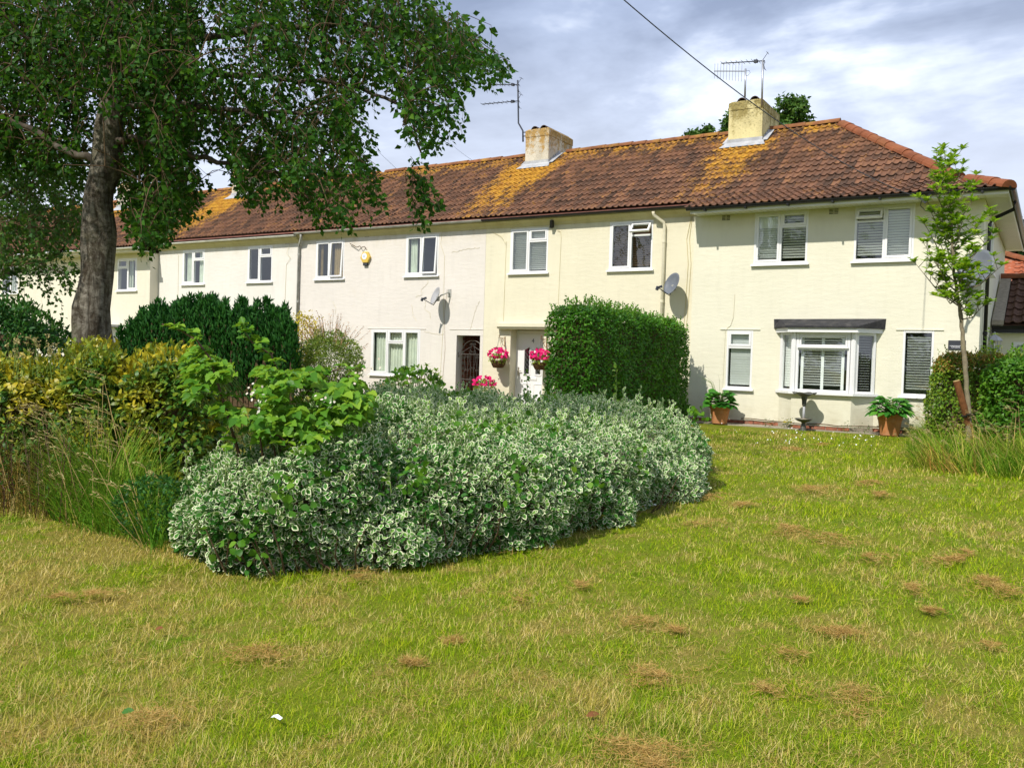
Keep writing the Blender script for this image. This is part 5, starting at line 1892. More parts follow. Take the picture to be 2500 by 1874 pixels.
# plain green sprigs showing through, bare stems along the foot
c0 = rng.random((26, 2)) * [6, 8] + [-9, 4.2]
SP, SN = [], []
for c in c0:
    sd, _ = poly_sd(c[None], HP)
    if sd[0] < .1: continue
    k = 40
    p = np.c_[c + rng.normal(size=(k, 2)) * .10, rng.normal(size=k) * .05]
    p[:, 2] += hedge_h(p[:, 0], p[:, 1]) + gz(p[:, 0], p[:, 1]) - .01
    SP.append(p)
for q in ((-4.35, 4.25, .55), (-3.9, 5.0, .66), (-3.55, 5.9, .6), (-3.38, 6.7, .5), (-4.6, 4.1, .2), (-3.32, 7.6, .6)):
    SP.append(np.array(q) + rng.normal(size=(30, 3)) * .09 + [0, -.02, gz(0, 4.5)])
SP = np.concatenate(SP)
leaves('green_sprigs', SP, rdir(len(SP), .2), rdir(len(SP), .8) + [0, -.4, 0], .065, .055, T_OVAL, L_GREENR, t)
b = MB()
for i in range(70):
    k = random.uniform(1, 6.8)
    i0 = int(k); p = Vector(HP[i0]).lerp(Vector(HP[i0 + 1]), k - i0)
    d = Vector((-4.9, 7, 0)) - Vector((p.x, p.y, 0)); d.normalize()
    q = Vector((p.x, p.y, float(gz(0, p.y)))) + d * random.uniform(.08, .3)
    e = q - d * random.uniform(.0, .25) + Vector((random.uniform(-.15, .15), random.uniform(-.1, .1), random.uniform(.12, .42)))
    b.tube([q, q.lerp(e, .5) + Vector((random.uniform(-.05, .05), 0, -.03)), e], [.008, .006, .003], 4)
tag(b.build('bare_stems', M_STEM, t), kind='stuff')

# ---------------------------------------------------------------- clipped green hedge by the yellow house
t = thing('clipped_hedge', 'tall clipped bright green privet hedge between yellow and cream houses', 'hedge', (-7.7, 17, 0))
PV = [(-8.22, 14.5), (-7.75, 14.42), (-7.32, 14.6), (-7.22, 16), (-7.15, 18), (-7.12, 19.2), (-7.5, 19.4), (-8.1, 19.3), (-8.25, 17)]
P = mound(t, PV, 2.42, .30, 10000, 38000, .066, .034, T_LANCE, L_PRIVET, .07, 2.6, .12, .0, .1, False, M_STEM, 'leaves', .75, 260, .2, 21,
          lambda x, y: 2.42 - .05 * np.clip(y - 16, 0, 3) - .05 * np.clip(15 - y, 0, 1))

# ---------------------------------------------------------------- yew hedge of upright plumes
t = thing('yew_hedge', 'dark green upright yew hedge of many pointed plumes', 'hedge', tuple(at_y(440, 760, 15.6)))
PP, AA, NN, RR = [], [], [], []
st = MB()
top = np.array([(252, 735), (262, 715), (285, 690), (330, 662), (365, 655), (400, 660), (430, 648), (470, 655), (520, 660), (560, 657), (590, 668), (620, 672), (632, 700)])
for row, Y in enumerate((15.0, 15.5, 16.1)):
    for x in np.arange(262 + row * 5, 634, 11.5):
        y = np.interp(x, top[:, 0], top[:, 1]) + random.choice((-6, 0, 10, 20, 34)) - row * 2 + random.uniform(-8, 12)
        p = at_y(x, y, Y)
        h = p.z
        r0 = random.uniform(.20, .30)
        k = 430
        u = rng.random(k) ** .8
        rr = r0 * np.clip(1.25 * np.sqrt(np.clip(1 - u, 0, 1)), .06, 1) * np.clip(.55 + u * 3, 0, 1)
        # lumpy plume with several leading tips
        a = rng.random(k) * 6.283
        rr = rr * (.72 + .4 * np.sin(a * 2 + x + u * 9)) * rng.uniform(.75, 1.1, k)
        lean = random.uniform(-.08, .08)
        q = np.c_[p.x + np.cos(a) * rr + lean * u, Y + np.sin(a) * rr, .15 + (h - .15) * u]
        PP.append(q)
        AA.append(np.c_[np.cos(a) * .55, np.sin(a) * .55, rng.uniform(.6, 1.3, k)] + rng.normal(size=(k, 3)) * .25)
        NN.append(np.c_[np.cos(a), np.sin(a), rng.uniform(-.2, .4, k)] + rng.normal(size=(k, 3)) * .3)
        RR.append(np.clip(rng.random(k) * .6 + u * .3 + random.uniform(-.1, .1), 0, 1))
        st.tube([(p.x, Y, 0), (p.x + lean, Y, h * .85)], [.10, .02], 5)
PP, AA, NN, RR = map(np.concatenate, (PP, AA, NN, RR))
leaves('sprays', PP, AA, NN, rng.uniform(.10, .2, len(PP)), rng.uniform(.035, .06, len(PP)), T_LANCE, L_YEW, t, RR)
st.build('stems', M_STEM, t)

# ---------------------------------------------------------------- shrubs against the pale houses
p = at_y(655, 730, 18.2)
t = thing('golden_shrub', 'golden yellow shrub behind the right end of the yew hedge', 'shrub', (p.x, p.y, 0))
q = ball_pts(1700, (p.x, p.y, p.z - .1), .62, (.75, .8, 1.25)) + rng.normal(size=(1700, 3)) * .08
leaves('leaves', q, rdir(1700, .5), rdir(1700, .4), .075, .035, T_LANCE, L_GOLD, t)
q = ball_pts(700, (p.x + .35, p.y - .1, p.z - .75), .7, (.8, .8, 1))
leaves('lower_leaves', q, rdir(700, .4), rdir(700, .4), .07, .035, T_LANCE, L_SPIREA, t)
b = MB()
for i in range(9): b.tube([(p.x + random.uniform(-.1, .1), p.y, 0), (p.x + random.uniform(-.4, .4), p.y + random.uniform(-.2, .2), p.z + random.uniform(-.2, .5))], [.015, .005], 4)
b.build('stems', M_STEM, t)

p = at_y(713, 785, 17.4)
t = thing('round_shrub', 'rounded olive green spirea with pinkish feathery tips by the lower window', 'shrub', (p.x, p.y, 0))
n = 17000
v = rdir(n) * (rng.random((n, 1)) ** .5 * .5 + .5)
q = np.array(p) + [0, 0, -.12] + v * np.array([.90, .85, .98]) * (1 + (vnoise(v * 3, 1.6, 7)[:, None] - .5) * .4)
q = q[q[:, 2] > .1]
leaves('leaves', q, unit(q - np.array(p)) + rng.normal(size=(len(q), 3)) * .6, rdir(len(q), .6), .055, .026, T_LANCE, L_SPIREA, t)
b = MB(); TP, TA = [], []
for i in range(85):
    d = unit(np.array([[random.uniform(-1, 1), random.uniform(-.8, .8), random.uniform(.4, 1.2)]]))[0]
    a = np.array(p) + d * .72; e = np.array(p) + d * random.uniform(.95, 1.38) + [0, 0, .1]
    b.tube([a, (a + e) / 2 + [0, 0, .03], e], [.005, .004, .002], 3)
    for k in range(9):
        TP.append(a + (e - a) * (.35 + .65 * k / 8)); TA.append(d + np.random.default_rng(i * 9 + k).normal(size=3) * .6)
b.build('shoots', M_STEM, t)
TP = np.array(TP)
leaves('tip_leaves', TP, np.array(TA), rdir(len(TP), .5), .05, .02, T_LANCE, L_PINKTIP, t)
q = np.array(at_y(648, 815, 16.9)) + rng.normal(size=(50, 3)) * [.22, .1, .2]
flower_heads(q, .07, L_BLOS, 'blossom', t, (.2, -.8, .4))
b = MB()
for i in range(14): b.tube([(p.x + random.uniform(-.15, .15), p.y + random.uniform(-.1, .1), 0), (p.x + random.uniform(-.6, .6), p.y + random.uniform(-.4, .4), p.z)], [.016, .006], 4)
b.build('stems', M_STEM, t)

# rhododendron near the pink house
base = at_y(905, 905, 19.3); base.z = .05
t = thing('rhododendron', 'open rhododendron with pale green leaf whorls before the pinkish white wall', 'shrub', tuple(base))
b = MB(); P, A, N = [], [], []
for x, y in ((862, 797), (870, 812), (882, 793), (890, 806), (903, 788), (910, 803), (922, 785), (930, 800), (942, 796), (951, 815), (936, 818), (884, 826), (868, 830), (898, 822), (915, 818), (856, 812), (945, 806), (876, 803), (925, 812)):
    Y = 19.35 + random.uniform(-.3, .25)
    c = at_y(x, y + 6, Y)
    m = base.lerp(c, .45) + Vector((random.uniform(-.1, .1), 0, -.12))
    b.tube([base + Vector((random.uniform(-.08, .08), 0, 0)), m, c], [.022, .014, .007], 5)
    for k in range(11):
        a = k * 2.399
        e = .15 + .75 * (k % 3) / 2
        P.append(c + Vector((random.uniform(-.02, .02), 0, random.uniform(-.02, .02)))); A.append((math.cos(a), math.sin(a), e)); N.append((-math.cos(a) * e, -math.sin(a) * e, 1))
b.build('branches', M_STEM, t)
for i in range(0, len(P)):
    pass
leaves('leaves', np.array(P), np.array(A), np.array(N), rng.uniform(.15, .21, len(P)), rng.uniform(.045, .062, len(P)), T_LANCE, L_RHODO, t)

p = at_y(880, 870, 13.6)
t = thing('green_shrub', 'dark green broad leaved shrub behind the variegated hedge', 'shrub', (p.x, p.y, 0))
q = ball_pts(420, (p.x + .15, p.y, .72), .52, (1.25, .8, .8))
leaves('leaves', q, rdir(420, .5), rdir(420, .8), .13, .075, T_OVAL, L_GREENR, t)
b = MB()
for i in range(10): b.tube([(p.x, p.y, 0), (p.x + random.uniform(-.4, .5), p.y + random.uniform(-.3, .3), random.uniform(.6, 1.1))], [.014, .005], 4)
b.build('stems', M_STEM, t)

# two tall weeds standing above the hedge
for (x, y0, y1, d, lab) in ((1137, 860, 800, 13.2, 'single leafy stem rising above the hedge in front of the white door'), (1330, 870, 790, 12.4, 'thin flowering weed stem above the hedge before the clipped privet')):
    a, c = at_d(x, y0 + 25, d), at_d(x + 1, y1, d)
    t = thing('weed_stem', lab, 'weed', tuple(a))
    MB().tube([a, a.lerp(c, .5) + Vector((.01, 0, 0)), c], [.007, .005, .002], 4).build('stem', M_GSTEM, t)
    P = np.array([a.lerp(c, u) for u in np.linspace(.25, 1, 16)]); A = rdir(16, .3)
    leaves('leaves', P, A, rdir(16, .9), .07, .042, T_OVAL, L_GREENR if x < 1200 else L_RHODO, t)

# ---------------------------------------------------------------- right hand edge: hedge, bright shrub, long grass
xa = at_y(1999, 850, 16.9).x
t = thing('bronze_hedge', 'rounded hedge with bronze tips in front of the cream house corner', 'hedge', (-1, 17.3, 0))
RP = [(xa, 16.9), (xa + .25, 16.5), (-.9, 16.45), (.3, 16.5), (1.9, 16.7), (1.9, 18.4), (-.5, 18.4), (xa + .1, 18.0)]
hz = at_y(2050, 772, 16.8).z
P = mound(t, RP, hz, .35, 14000, 30000, .055, .029, T_LANCE, L_HEDGER, .09, 2.6, .14, 0, .1, False, M_STEM, 'leaves', .7, 200, .22, 31)
m = (P[:, 2] > hz - .3) & (P[:, 0] < -.2) & (rng.random(len(P)) < .6)
q = P[m] + [0, -.02, .025]
leaves('bronze_tips', q, rdir(len(q), .9), rdir(len(q), .3), .05, .024, T_LANCE, L_BRONZE, t)
t = thing('bright_shrub', 'bright green leafy shrub at the garage side of the bronze hedge', 'shrub', (.2, 16.6, 0))
xb = at_y(2120, 820, 16.3).x
BP = [(xb, 16.3), (xb + .3, 16.0), (.4, 15.9), (1.6, 16.2), (1.6, 17.2), (xb + .1, 17.2)]
hb = at_y(2170, 762, 16.4).z
mound(t, BP, hb, .4, 7000, 14000, .08, .034, T_LANCE, L_GREENR, .14, 2.2, .16, 0, .1, False, M_STEM, 'leaves', .6, 160, .25, 41,
      lambda x, y: hb - .25 * np.clip((-.3 - x) / .8, 0, 1))
b = MB(); P, A = [], []
for x, y, Y in ((2138, 712, 18.3), (2131, 735, 18.2), (2146, 740, 18.3), (2126, 752, 18.2)):
    c = at_y(x, y, Y); a = Vector((c.x + .05, c.y, .9))
    b.tube([a, c], [.01, .004], 4)
    for k in range(16):
        P.append(a.lerp(c, .35 + .65 * k / 15)); an = k * 2.4; A.append((math.cos(an), math.sin(an), .35))
b.build('tall_shoots', M_GSTEM, t)
leaves('shoot_leaves', np.array(P), np.array(A), rdir(len(P), 1.5), .16, .04, T_LANCE, L_SAPL, t)


def grass_patch(t, poly, n, hlo, hhi, w, mat, wind=(-.5, -.1), name='blades', seeds=0, smat=None, lift=0.0):
    PA = np.array(poly); lo, hi = PA.min(0), PA.max(0)
    p = lo + rng.random((n * 4, 2)) * (hi - lo)
    sd, _ = poly_sd(p, poly)
    p = p[sd > 0][:n]; sd = sd[sd > 0][:n]
    n = len(p)
    cl = vnoise(np.c_[p, p[:, 0] * 0], 2.3, 77)
    p = p + rng.normal(size=p.shape) * .03
    h = rng.uniform(hlo, hhi, n) * (.6 + .7 * cl) * np.clip(.45 + sd * 1.6, .4, 1)
    A = np.c_[rng.normal(size=(n, 2)) * .30 + np.array(wind) * rng.uniform(.3, 1.1, (n, 1)), np.ones(n)]
    N = np.c_[-rng.normal(size=(n, 2)) * .4 - np.array(wind) * .4, np.full(n, .25)]
    # bend over in the direction it leans
    N = np.c_[A[:, :2] + rng.normal(size=(n, 2)) * .1, np.full(n, -.15)]
    P = np.c_[p, ground_z(p[:, 0], p[:, 1]) - .01 + lift]
    leaves(name, P, A, N, h, w * rng.uniform(.7, 1.3, n), T_BLADE, mat, t, np.clip(rng.random(n) * .75 + (cl - .45) * .8, 0, 1))
    if seeds:
        i = rng.choice(n, seeds)
        hs = h[i] * rng.uniform(1.25, 1.7, seeds)
        b = MB(); SPs, SAs = [], []
        for j, q in enumerate(i):
            a = unit(A[q][None])[0]
            e0 = P[q] + a * hs[j] * .7 + [0, 0, .04]
            dr = np.array([wind[0] * .9 + random.uniform(-.15, .15), wind[1] + random.uniform(-.15, .15), .10])
            e1 = e0 + dr * hs[j] * .35
            b.tube([P[q], P[q] + a * hs[j] * .4, e0, e1], [.0028, .0024, .002, .001], 3, False)
            for k in range(12):
                u = k / 11
                SPs.append(e0 + (e1 - e0) * u + [0, 0, .03 * math.sin(u * 3)]); SAs.append(dr * 1.4 + np.array([random.uniform(-.3, .3), random.uniform(-.3, .3), random.uniform(-.3, .25)]))
        b.build('seed_stalks', M_CUTWOOD, t)
        leaves('seed_heads', np.array(SPs), np.array(SAs), rdir(len(SPs)), .035, .007, T_KITE, smat or L_SEED, t)


def region(pts):
    return [(p.x, p.y) for p in (at_g(*q) for q in pts)]


t = thing('long_grass', 'rough unmown clump of pale long grass round the sapling', 'grass clump', (-.9, 15.3, 0))
grass_patch(t, region([(1962, 985), (1975, 1010), (2040, 1022), (2110, 1028), (2190, 1040), (2300, 1042), (2330, 960), (2200, 925), (2080, 925), (1990, 935), (1965, 960)]), 13000, .40, .75, .012, L_LONG, (-.42, -.1), seeds=240)

# ---------------------------------------------------------------- sapling and stake
def sapling():
    Y = 15.7
    pts = [(2094, 992), (2093, 940), (2092, 880), (2085, 800), (2080, 730), (2076, 680), (2068, 640), (2061, 590), (2057, 520), (2054, 450), (2046, 385), (2038, 318)]
    tr = [at_y(x, y, Y) for x, y in pts]
    tr[0].z = float(ground_z(0, Y)) - .03
    t = thing('young_tree', 'slender young tree with pale green leaves tied to a stake', 'tree', tuple(tr[0]))
    rr = [.054, .042, .038, .035, .032, .029, .025, .021, .017, .012, .008, .004]
    P2, R2 = [], []
    for i in range(len(tr) - 1):
        for k in range(4):
            u = k / 4
            P2.append(tr[i].lerp(tr[i + 1], u) + Vector((random.uniform(-.008, .008), random.uniform(-.008, .008), 0))); R2.append((rr[i] * (1 - u) + rr[i + 1] * u) * random.choice((1, 1, 1, 1.18)))
    MB().tube(P2 + [tr[-1]], R2 + [rr[-1]], 9).build('trunk', M_BARKY, t, smooth=True)
    br = MB(); P, A, N = [], [], []

    def whorl(c, d, k):
        for i in range(k):
            a = i * 2.399 + random.random()
            s = Vector((math.cos(a), math.sin(a), random.uniform(.1, .8))) + Vector(d) * .5
            P.append(Vector(c) - Vector(d).normalized() * random.uniform(0, .05)); A.append(tuple(s)); N.append((-math.cos(a) * .5 + random.uniform(-.3, .3), -math.sin(a) * .5 - .15, 1))

    spec = [(2076, 690, 2128, 655), (2075, 672, 2098, 630), (2070, 655, 1972, 562), (2068, 645, 2040, 640), (2066, 632, 2168, 570), (2064, 610, 1992, 520), (2063, 600, 2110, 540), (2060, 575, 2150, 500), (2060, 570, 1996, 480),
            (2058, 545, 2120, 475), (2058, 530, 2010, 455), (2057, 510, 2135, 460), (2056, 490, 2000, 430), (2056, 480, 2105, 430), (2055, 460, 2015, 405), (2054, 440, 2090, 400), (2050, 415, 2020, 372), (2048, 400, 2078, 370), (2044, 375, 2022, 345), (2042, 360, 2062, 338),
            (2070, 660, 2010, 590), (2066, 630, 2020, 560), (2062, 590, 2030, 520), (2064, 615, 2125, 590), (2058, 540, 2080, 470), (2060, 565, 2035, 490), (2066, 628, 2085, 560)]
    for xs, ys, xe, ye in spec:
        a = at_y(xs, ys, Y)
        c = at_y(xe, ye, Y + random.uniform(-.55, .55))
        m = a.lerp(c, .5) + Vector((0, random.uniform(-.1, .1), -.10))
        br.tube([a, m, c], [.013, .009, .003], 5)
        whorl(c, (c - m), 12)
        for k in range(6):
            u = .25 + .75 * k / 6
            q = a.lerp(m, u * 2) if u < .5 else m.lerp(c, u * 2 - 1)
            e = q + Vector((random.uniform(-.2, .2), random.uniform(-.25, .25), random.uniform(.06, .28)))
            br.tube([q, e], [.006, .003], 4)
            whorl(e, e - q, 10)
            whorl(q.lerp(e, .5), e - q, 4)
    for i in range(24):
        u = i / 24
        c = tr[-4].lerp(tr[-1], u) if u < 1 else tr[-1]
        whorl(c + Vector((random.uniform(-.1, .1), random.uniform(-.1, .1), .03)), (0, 0, 1), 4)
    whorl(tr[-1], (0, 0, 1), 8)
    br.build('branches', M_BARKY, t, smooth=True)
    n = len(P)
    leaves('leaves', np.array(P), np.array(A), np.array(N), rng.uniform(.085, .135, n), rng.uniform(.042, .064, n), T_OVAL, L_SAPL, t)
    a, c = at_y(2066, 822, Y - .12), at_y(2112, 985, Y + .10)
    s = thing('wooden_stake', 'reddish brown round stake leaning against the sapling trunk', 'stake', tuple(c))
    d = (c - a).normalized()
    MB().tube([a + d * .004, a.lerp(c, .5), c + d * .15], .052, 12).build('post', M_STAKE, s, smooth=False)
    MB().tube([a, a + d * .0035], .050, 12).build('sawn_top', M_CUTWOOD, s)
    k = at_y(2090, 895, Y - .06)
    q = a.lerp(c, .47)
    tie = MB().tube([q + Vector((-.06, 0, 0)), q + Vector((0, -.065, 0)), Vector((k.x, k.y - .06, k.z)), Vector((k.x + .07, k.y + .03, k.z)), Vector((k.x, k.y + .1, k.z)), q + Vector((0, .065, 0)), q + Vector((-.06, 0, 0))], .022, 6)
    o = tie.build('tree_tie', M_BLACK, None)
    tag(o, 'black rubber tie strapping the sapling to its stake', 'tree tie')


sapling()

# ================================================================= left border: gold euonymus, bramble, weeds, dark shrub
def gp(x, d):
    p = at_d(x, 900, d); return (p.x, p.y)


t = thing('dark_shrub', 'dark green bushy shrub beside the birch trunk at the left edge', 'shrub', (*gp(40, 12.5), 0))
zt_ = at_d(60, 672, 12.3).z
mound(t, [gp(-140, 11.6), gp(-60, 11.2), (gp(60, 11.3)), gp(120, 11.8), gp(150, 12.6), gp(120, 13.6), gp(-100, 14)], zt_, .7, 4500, 6500, .085, .034, T_LANCE, L_DARK, .22, 1.6, .2, 0, .1, False, M_STEM, 'leaves', .5, 240, .35, 51,
      lambda x, y: zt_ - .0 * x)

AUREA = [('gold_shrub', 'gold and green euonymus bush lowest at the left edge of the border', -80, 135, 8.7, 10.0, 798, 61),
         ('gold_shrub', 'gold splashed euonymus bush in front of the birch trunk', 100, 300, 8.6, 10.0, 770, 67),
         ('gold_shrub', 'gold tipped euonymus bush between the birch and the bramble', 270, 470, 8.3, 9.8, 780, 73)]
for nm, lab, xa, xb, da, db, ytop, sd in AUREA:
    t = thing(nm, lab, 'shrub', (*gp((xa + xb) / 2, (da + db) / 2), float(gz(0, 4.5))), 'gold euonymus bushes of the border')
    h = at_d((xa + xb) / 2, ytop, (da + db) / 2).z - float(gz(0, 5.6))
    mid = (xa + xb) / 2
    mound(t, [gp(xa, da + .25), gp(xa + 30, da), gp(mid, da - .08), gp(xb - 30, da + .05), gp(xb, da + .35), gp(xb - 5, db), gp(mid, db + .2), gp(xa, db)], h, .42, 4200, 7500, .085, .036, T_LANCE, L_AUREA, .15, 2.0, .18, gz, .12, False, M_STEM, 'leaves', .55, 110, .3, sd)

# bramble -----------------------------------------------------------------------------------------
BR_POLY = [(430, 725), (470, 770), (520, 800), (545, 775), (600, 800), (650, 800), (720, 790), (770, 815), (800, 860), (790, 910), (745, 905), (705, 960), (640, 985), (600, 935), (560, 960), (500, 900), (450, 880), (405, 850), (400, 770)]
ox, oy = at_d(520, 960, 7.0).x, at_d(520, 960, 7.0).y
t = thing('bramble', 'pale green bramble with arching canes growing out of the variegated hedge', 'bramble', (ox, oy, -.15))
P, A, N, L = [], [], [], []
b = MB(); gb = MB()


def trifoliate(c, d, s):
    d = Vector(d).normalized()
    side = d.cross(Vector((0, 0, 1))).normalized()
    nrm = Vector((random.uniform(-.7, .7), random.uniform(-1.1, .1), 1))
    for q, k in ((d, 1.0), (d * .35 + side, .82), (d * .35 - side, .82)):
        P.append(c); A.append(tuple(q + Vector((0, 0, -.15)))); N.append(tuple(nrm)); L.append(s * k * random.uniform(.85, 1.15))


xs = rng.uniform(395, 805, 2600); ys = rng.uniform(720, 990, 2600)
m = in_poly(xs, ys, BR_POLY)
xs, ys = xs[m], ys[m]
dens = vnoise(np.c_[xs, ys, xs * 0] / 45.0, 1, 5)
m = dens > .33
xs, ys = xs[m][:820], ys[m][:820]
root = Vector((ox, oy, .1))
for x, y in zip(xs, ys):
    d = random.uniform(6.3, 7.7) + (880 - y) * .003
    c = at_d(x, y, d)
    fr = Vector((c.x - ox, c.y - oy - .4, 0))
    if fr.length < .05: fr = Vector((.3, -.3, 0))
    dirv = fr.normalized() + Vector((random.uniform(-.7, .7), random.uniform(-.9, .3), random.uniform(-.5, .2)))
    trifoliate(c, dirv, random.uniform(.07, .115) if y > 760 else random.uniform(.05, .085))
    if random.random() < .25:
        gb.tube([c, c + Vector((random.uniform(-.06, .06), .08, -.10)), c + Vector((random.uniform(-.12, .12), .18, -.25))], [.002, .003, .003], 4)
canes = [([(515, 975), (498, 920), (482, 865), (468, 820), (455, 775), (425, 735), (392, 715), (350, 700)], 6.7, .014), ([(560, 930), (590, 860), (600, 800), (585, 765), (545, 740), (528, 715), (520, 700)], 7.0, .01),
         ([(600, 930), (660, 850), (720, 800), (780, 790)], 7.1, .01), ([(590, 950), (680, 900), (760, 880), (800, 870)], 6.7, .009), ([(560, 930), (600, 940), (640, 970), (655, 985)], 6.3, .008)]
for pts, d, r in canes:
    C_ = [at_d(x, y, d) for x, y in pts]
    C_ = [Vector((C_[0].x, C_[0].y + .05, C_[0].z - .25))] + C_
    b.tube(C_, [r * (1 - .7 * i / (len(C_) - 1)) for i in range(len(C_))], 6)
    for i in range(2, len(C_)):
        for k in range(4):
            c = C_[i - 1].lerp(C_[i], k / 4)
            trifoliate(c + Vector((random.uniform(-.05, .05), random.uniform(-.05, .05), random.uniform(-.02, .05))), (random.uniform(-1, 1), random.uniform(-1, .3), .3), .10 * (1 - .55 * i / len(C_)) + .02)
b.build('canes', M_CANE, t, smooth=True)
if gb.v: gb.build('leaf_stalks', M_GSTEM, t)
n = len(P); P = np.array(P)
V, F, lc = leaf_arrays(P, np.array(A), np.array(N), np.array(L), np.array(L) * .82, T_TOOTH)
# the 300 nearest leaves singly, the rest joined
ordr = np.argsort(np.linalg.norm(P - np.array(EYE), axis=1))
k, kt = len(T_TOOTH[0]), len(T_TOOTH[1])
for i in ordr[:300]:
    np_mesh('leaf', V[i * k:(i + 1) * k], F[i * kt:(i + 1) * kt] - i * k, lc[i * k:(i + 1) * k], L_BRAMBLE, t)
rest = ordr[300:]
Vr = V.reshape(n, k, 3)[rest].reshape(-1, 3); lr_ = lc.reshape(n, k, 3)[rest].reshape(-1, 3)
Fr = (T_TOOTH[1][None] + (np.arange(len(rest)) * k)[:, None, None]).reshape(-1, 3)
np_mesh('leaves', Vr, Fr, lr_, L_BRAMBLE, t, kind='stuff')
q = np.concatenate([np.array(at_d(x, y, 6.3)) + rng.normal(size=(9, 3)) * .035 for x, y in ((545, 850), (560, 875), (700, 870), (775, 805), (800, 790))])
flower_heads(q, .022, L_BLOS, 'blossom', t, (.2, -.8, .4))

# weeds of the verge --------------------------------------------------------------------------------
t = thing('tall_grass', 'tall seeding grass arching over the left end of the hedge', 'grass clump', (*gp(240, 5.4), -.15))
REG = region([(110, 1125), (200, 1150), (290, 1165), (345, 1200), (370, 1150), (360, 1040), (240, 1020), (120, 1040)])
grass_patch(t, REG, 4600, .5, 1.0, .009, L_TALL, (-.28, -.12), seeds=0)
grass_patch(t, REG, 260, .8, 1.15, .006, L_LONG, (-.42, -.18), name='pale_blades', seeds=95)
t = thing('dry_weeds', 'brown and green tangle of dry weeds at the left edge of the lawn', 'weeds', (*gp(40, 5.4), -.15))
REGD = region([(-120, 1110), (0, 1118), (90, 1125), (170, 1140), (250, 1080), (200, 1030), (60, 1025), (-120, 1020)])
grass_patch(t, REGD, 1500, .45, .95, .007, L_RED, (-.25, -.1), seeds=60)
PA = np.array(REGD); lo, hi = PA.min(0), PA.max(0)
p = lo + rng.random((9000, 2)) * (hi - lo); sd, _ = poly_sd(p, REGD); p = p[sd > 0][:3600]
zz = rng.random(len(p)) ** .6 * .85
q = np.c_[p, zz + ground_z(p[:, 0], p[:, 1])]
q = q[vnoise(q, 3.2, 91) > .38]
leaves('weed_leaves', q, rdir(len(q), .5), rdir(len(q), .6), .05, .017, T_LANCE, L_SORREL, t)
b = MB()
for i in range(120):
    j = random.randrange(len(p)); z = float(ground_z(0, p[j, 1]))
    h = random.uniform(.4, 1.0)
    b.tube([(p[j, 0], p[j, 1], z), (p[j, 0] + random.uniform(-.1, .1), p[j, 1], z + h * .5), (p[j, 0] + random.uniform(-.25, .15), p[j, 1] + random.uniform(-.1, .1), z + h)], [.005, .004, .002], 4)
b.build('dead_stems', M_CANE, t)
t = thing('ferny_weed', 'low dark green ferny weed at the left foot of the variegated hedge', 'weed', (*gp(290, 4.6), -.16))
c = at_g(300, 1165)
q = ball_pts(1500, (c.x, c.y + .15, .08), .32, (1.3, .9, .8)); q = q[q[:, 2] > -.16]
leaves('leaves', q, rdir(len(q), .3), rdir(len(q), .8), .045, .016, T_LANCE, L_DARK, t)
b = MB()
for i in range(25): b.tube([(c.x, c.y + .15, -.17), (c.x + random.uniform(-.35, .35), c.y + random.uniform(-.1, .4), random.uniform(.0, .3))], [.004, .002], 4)
b.build('stems', M_GSTEM, t)
# dry flower heads above the gold bush at the far left
t = thing('seed_heads', 'cluster of pale dried flower heads above the gold bush', 'weed', (*gp(100, 7.6), 0))
b = MB(); q = []
for i in range(26):
    c = at_d(random.uniform(15, 125), random.uniform(722, 772), 9.0 + random.uniform(-.3, .3))
    b.tube([(c.x + random.uniform(-.1, .1), c.y, c.z - .35), c], [.003, .0015], 3); q.append(np.array(c) + rng.normal(size=(10, 3)) * .012)
b.build('stems', M_GSTEM, t)
q = np.concatenate(q)
leaves('heads', q, rdir(len(q)), rdir(len(q)), .03, .016, T_KITE, L_SEED, t)


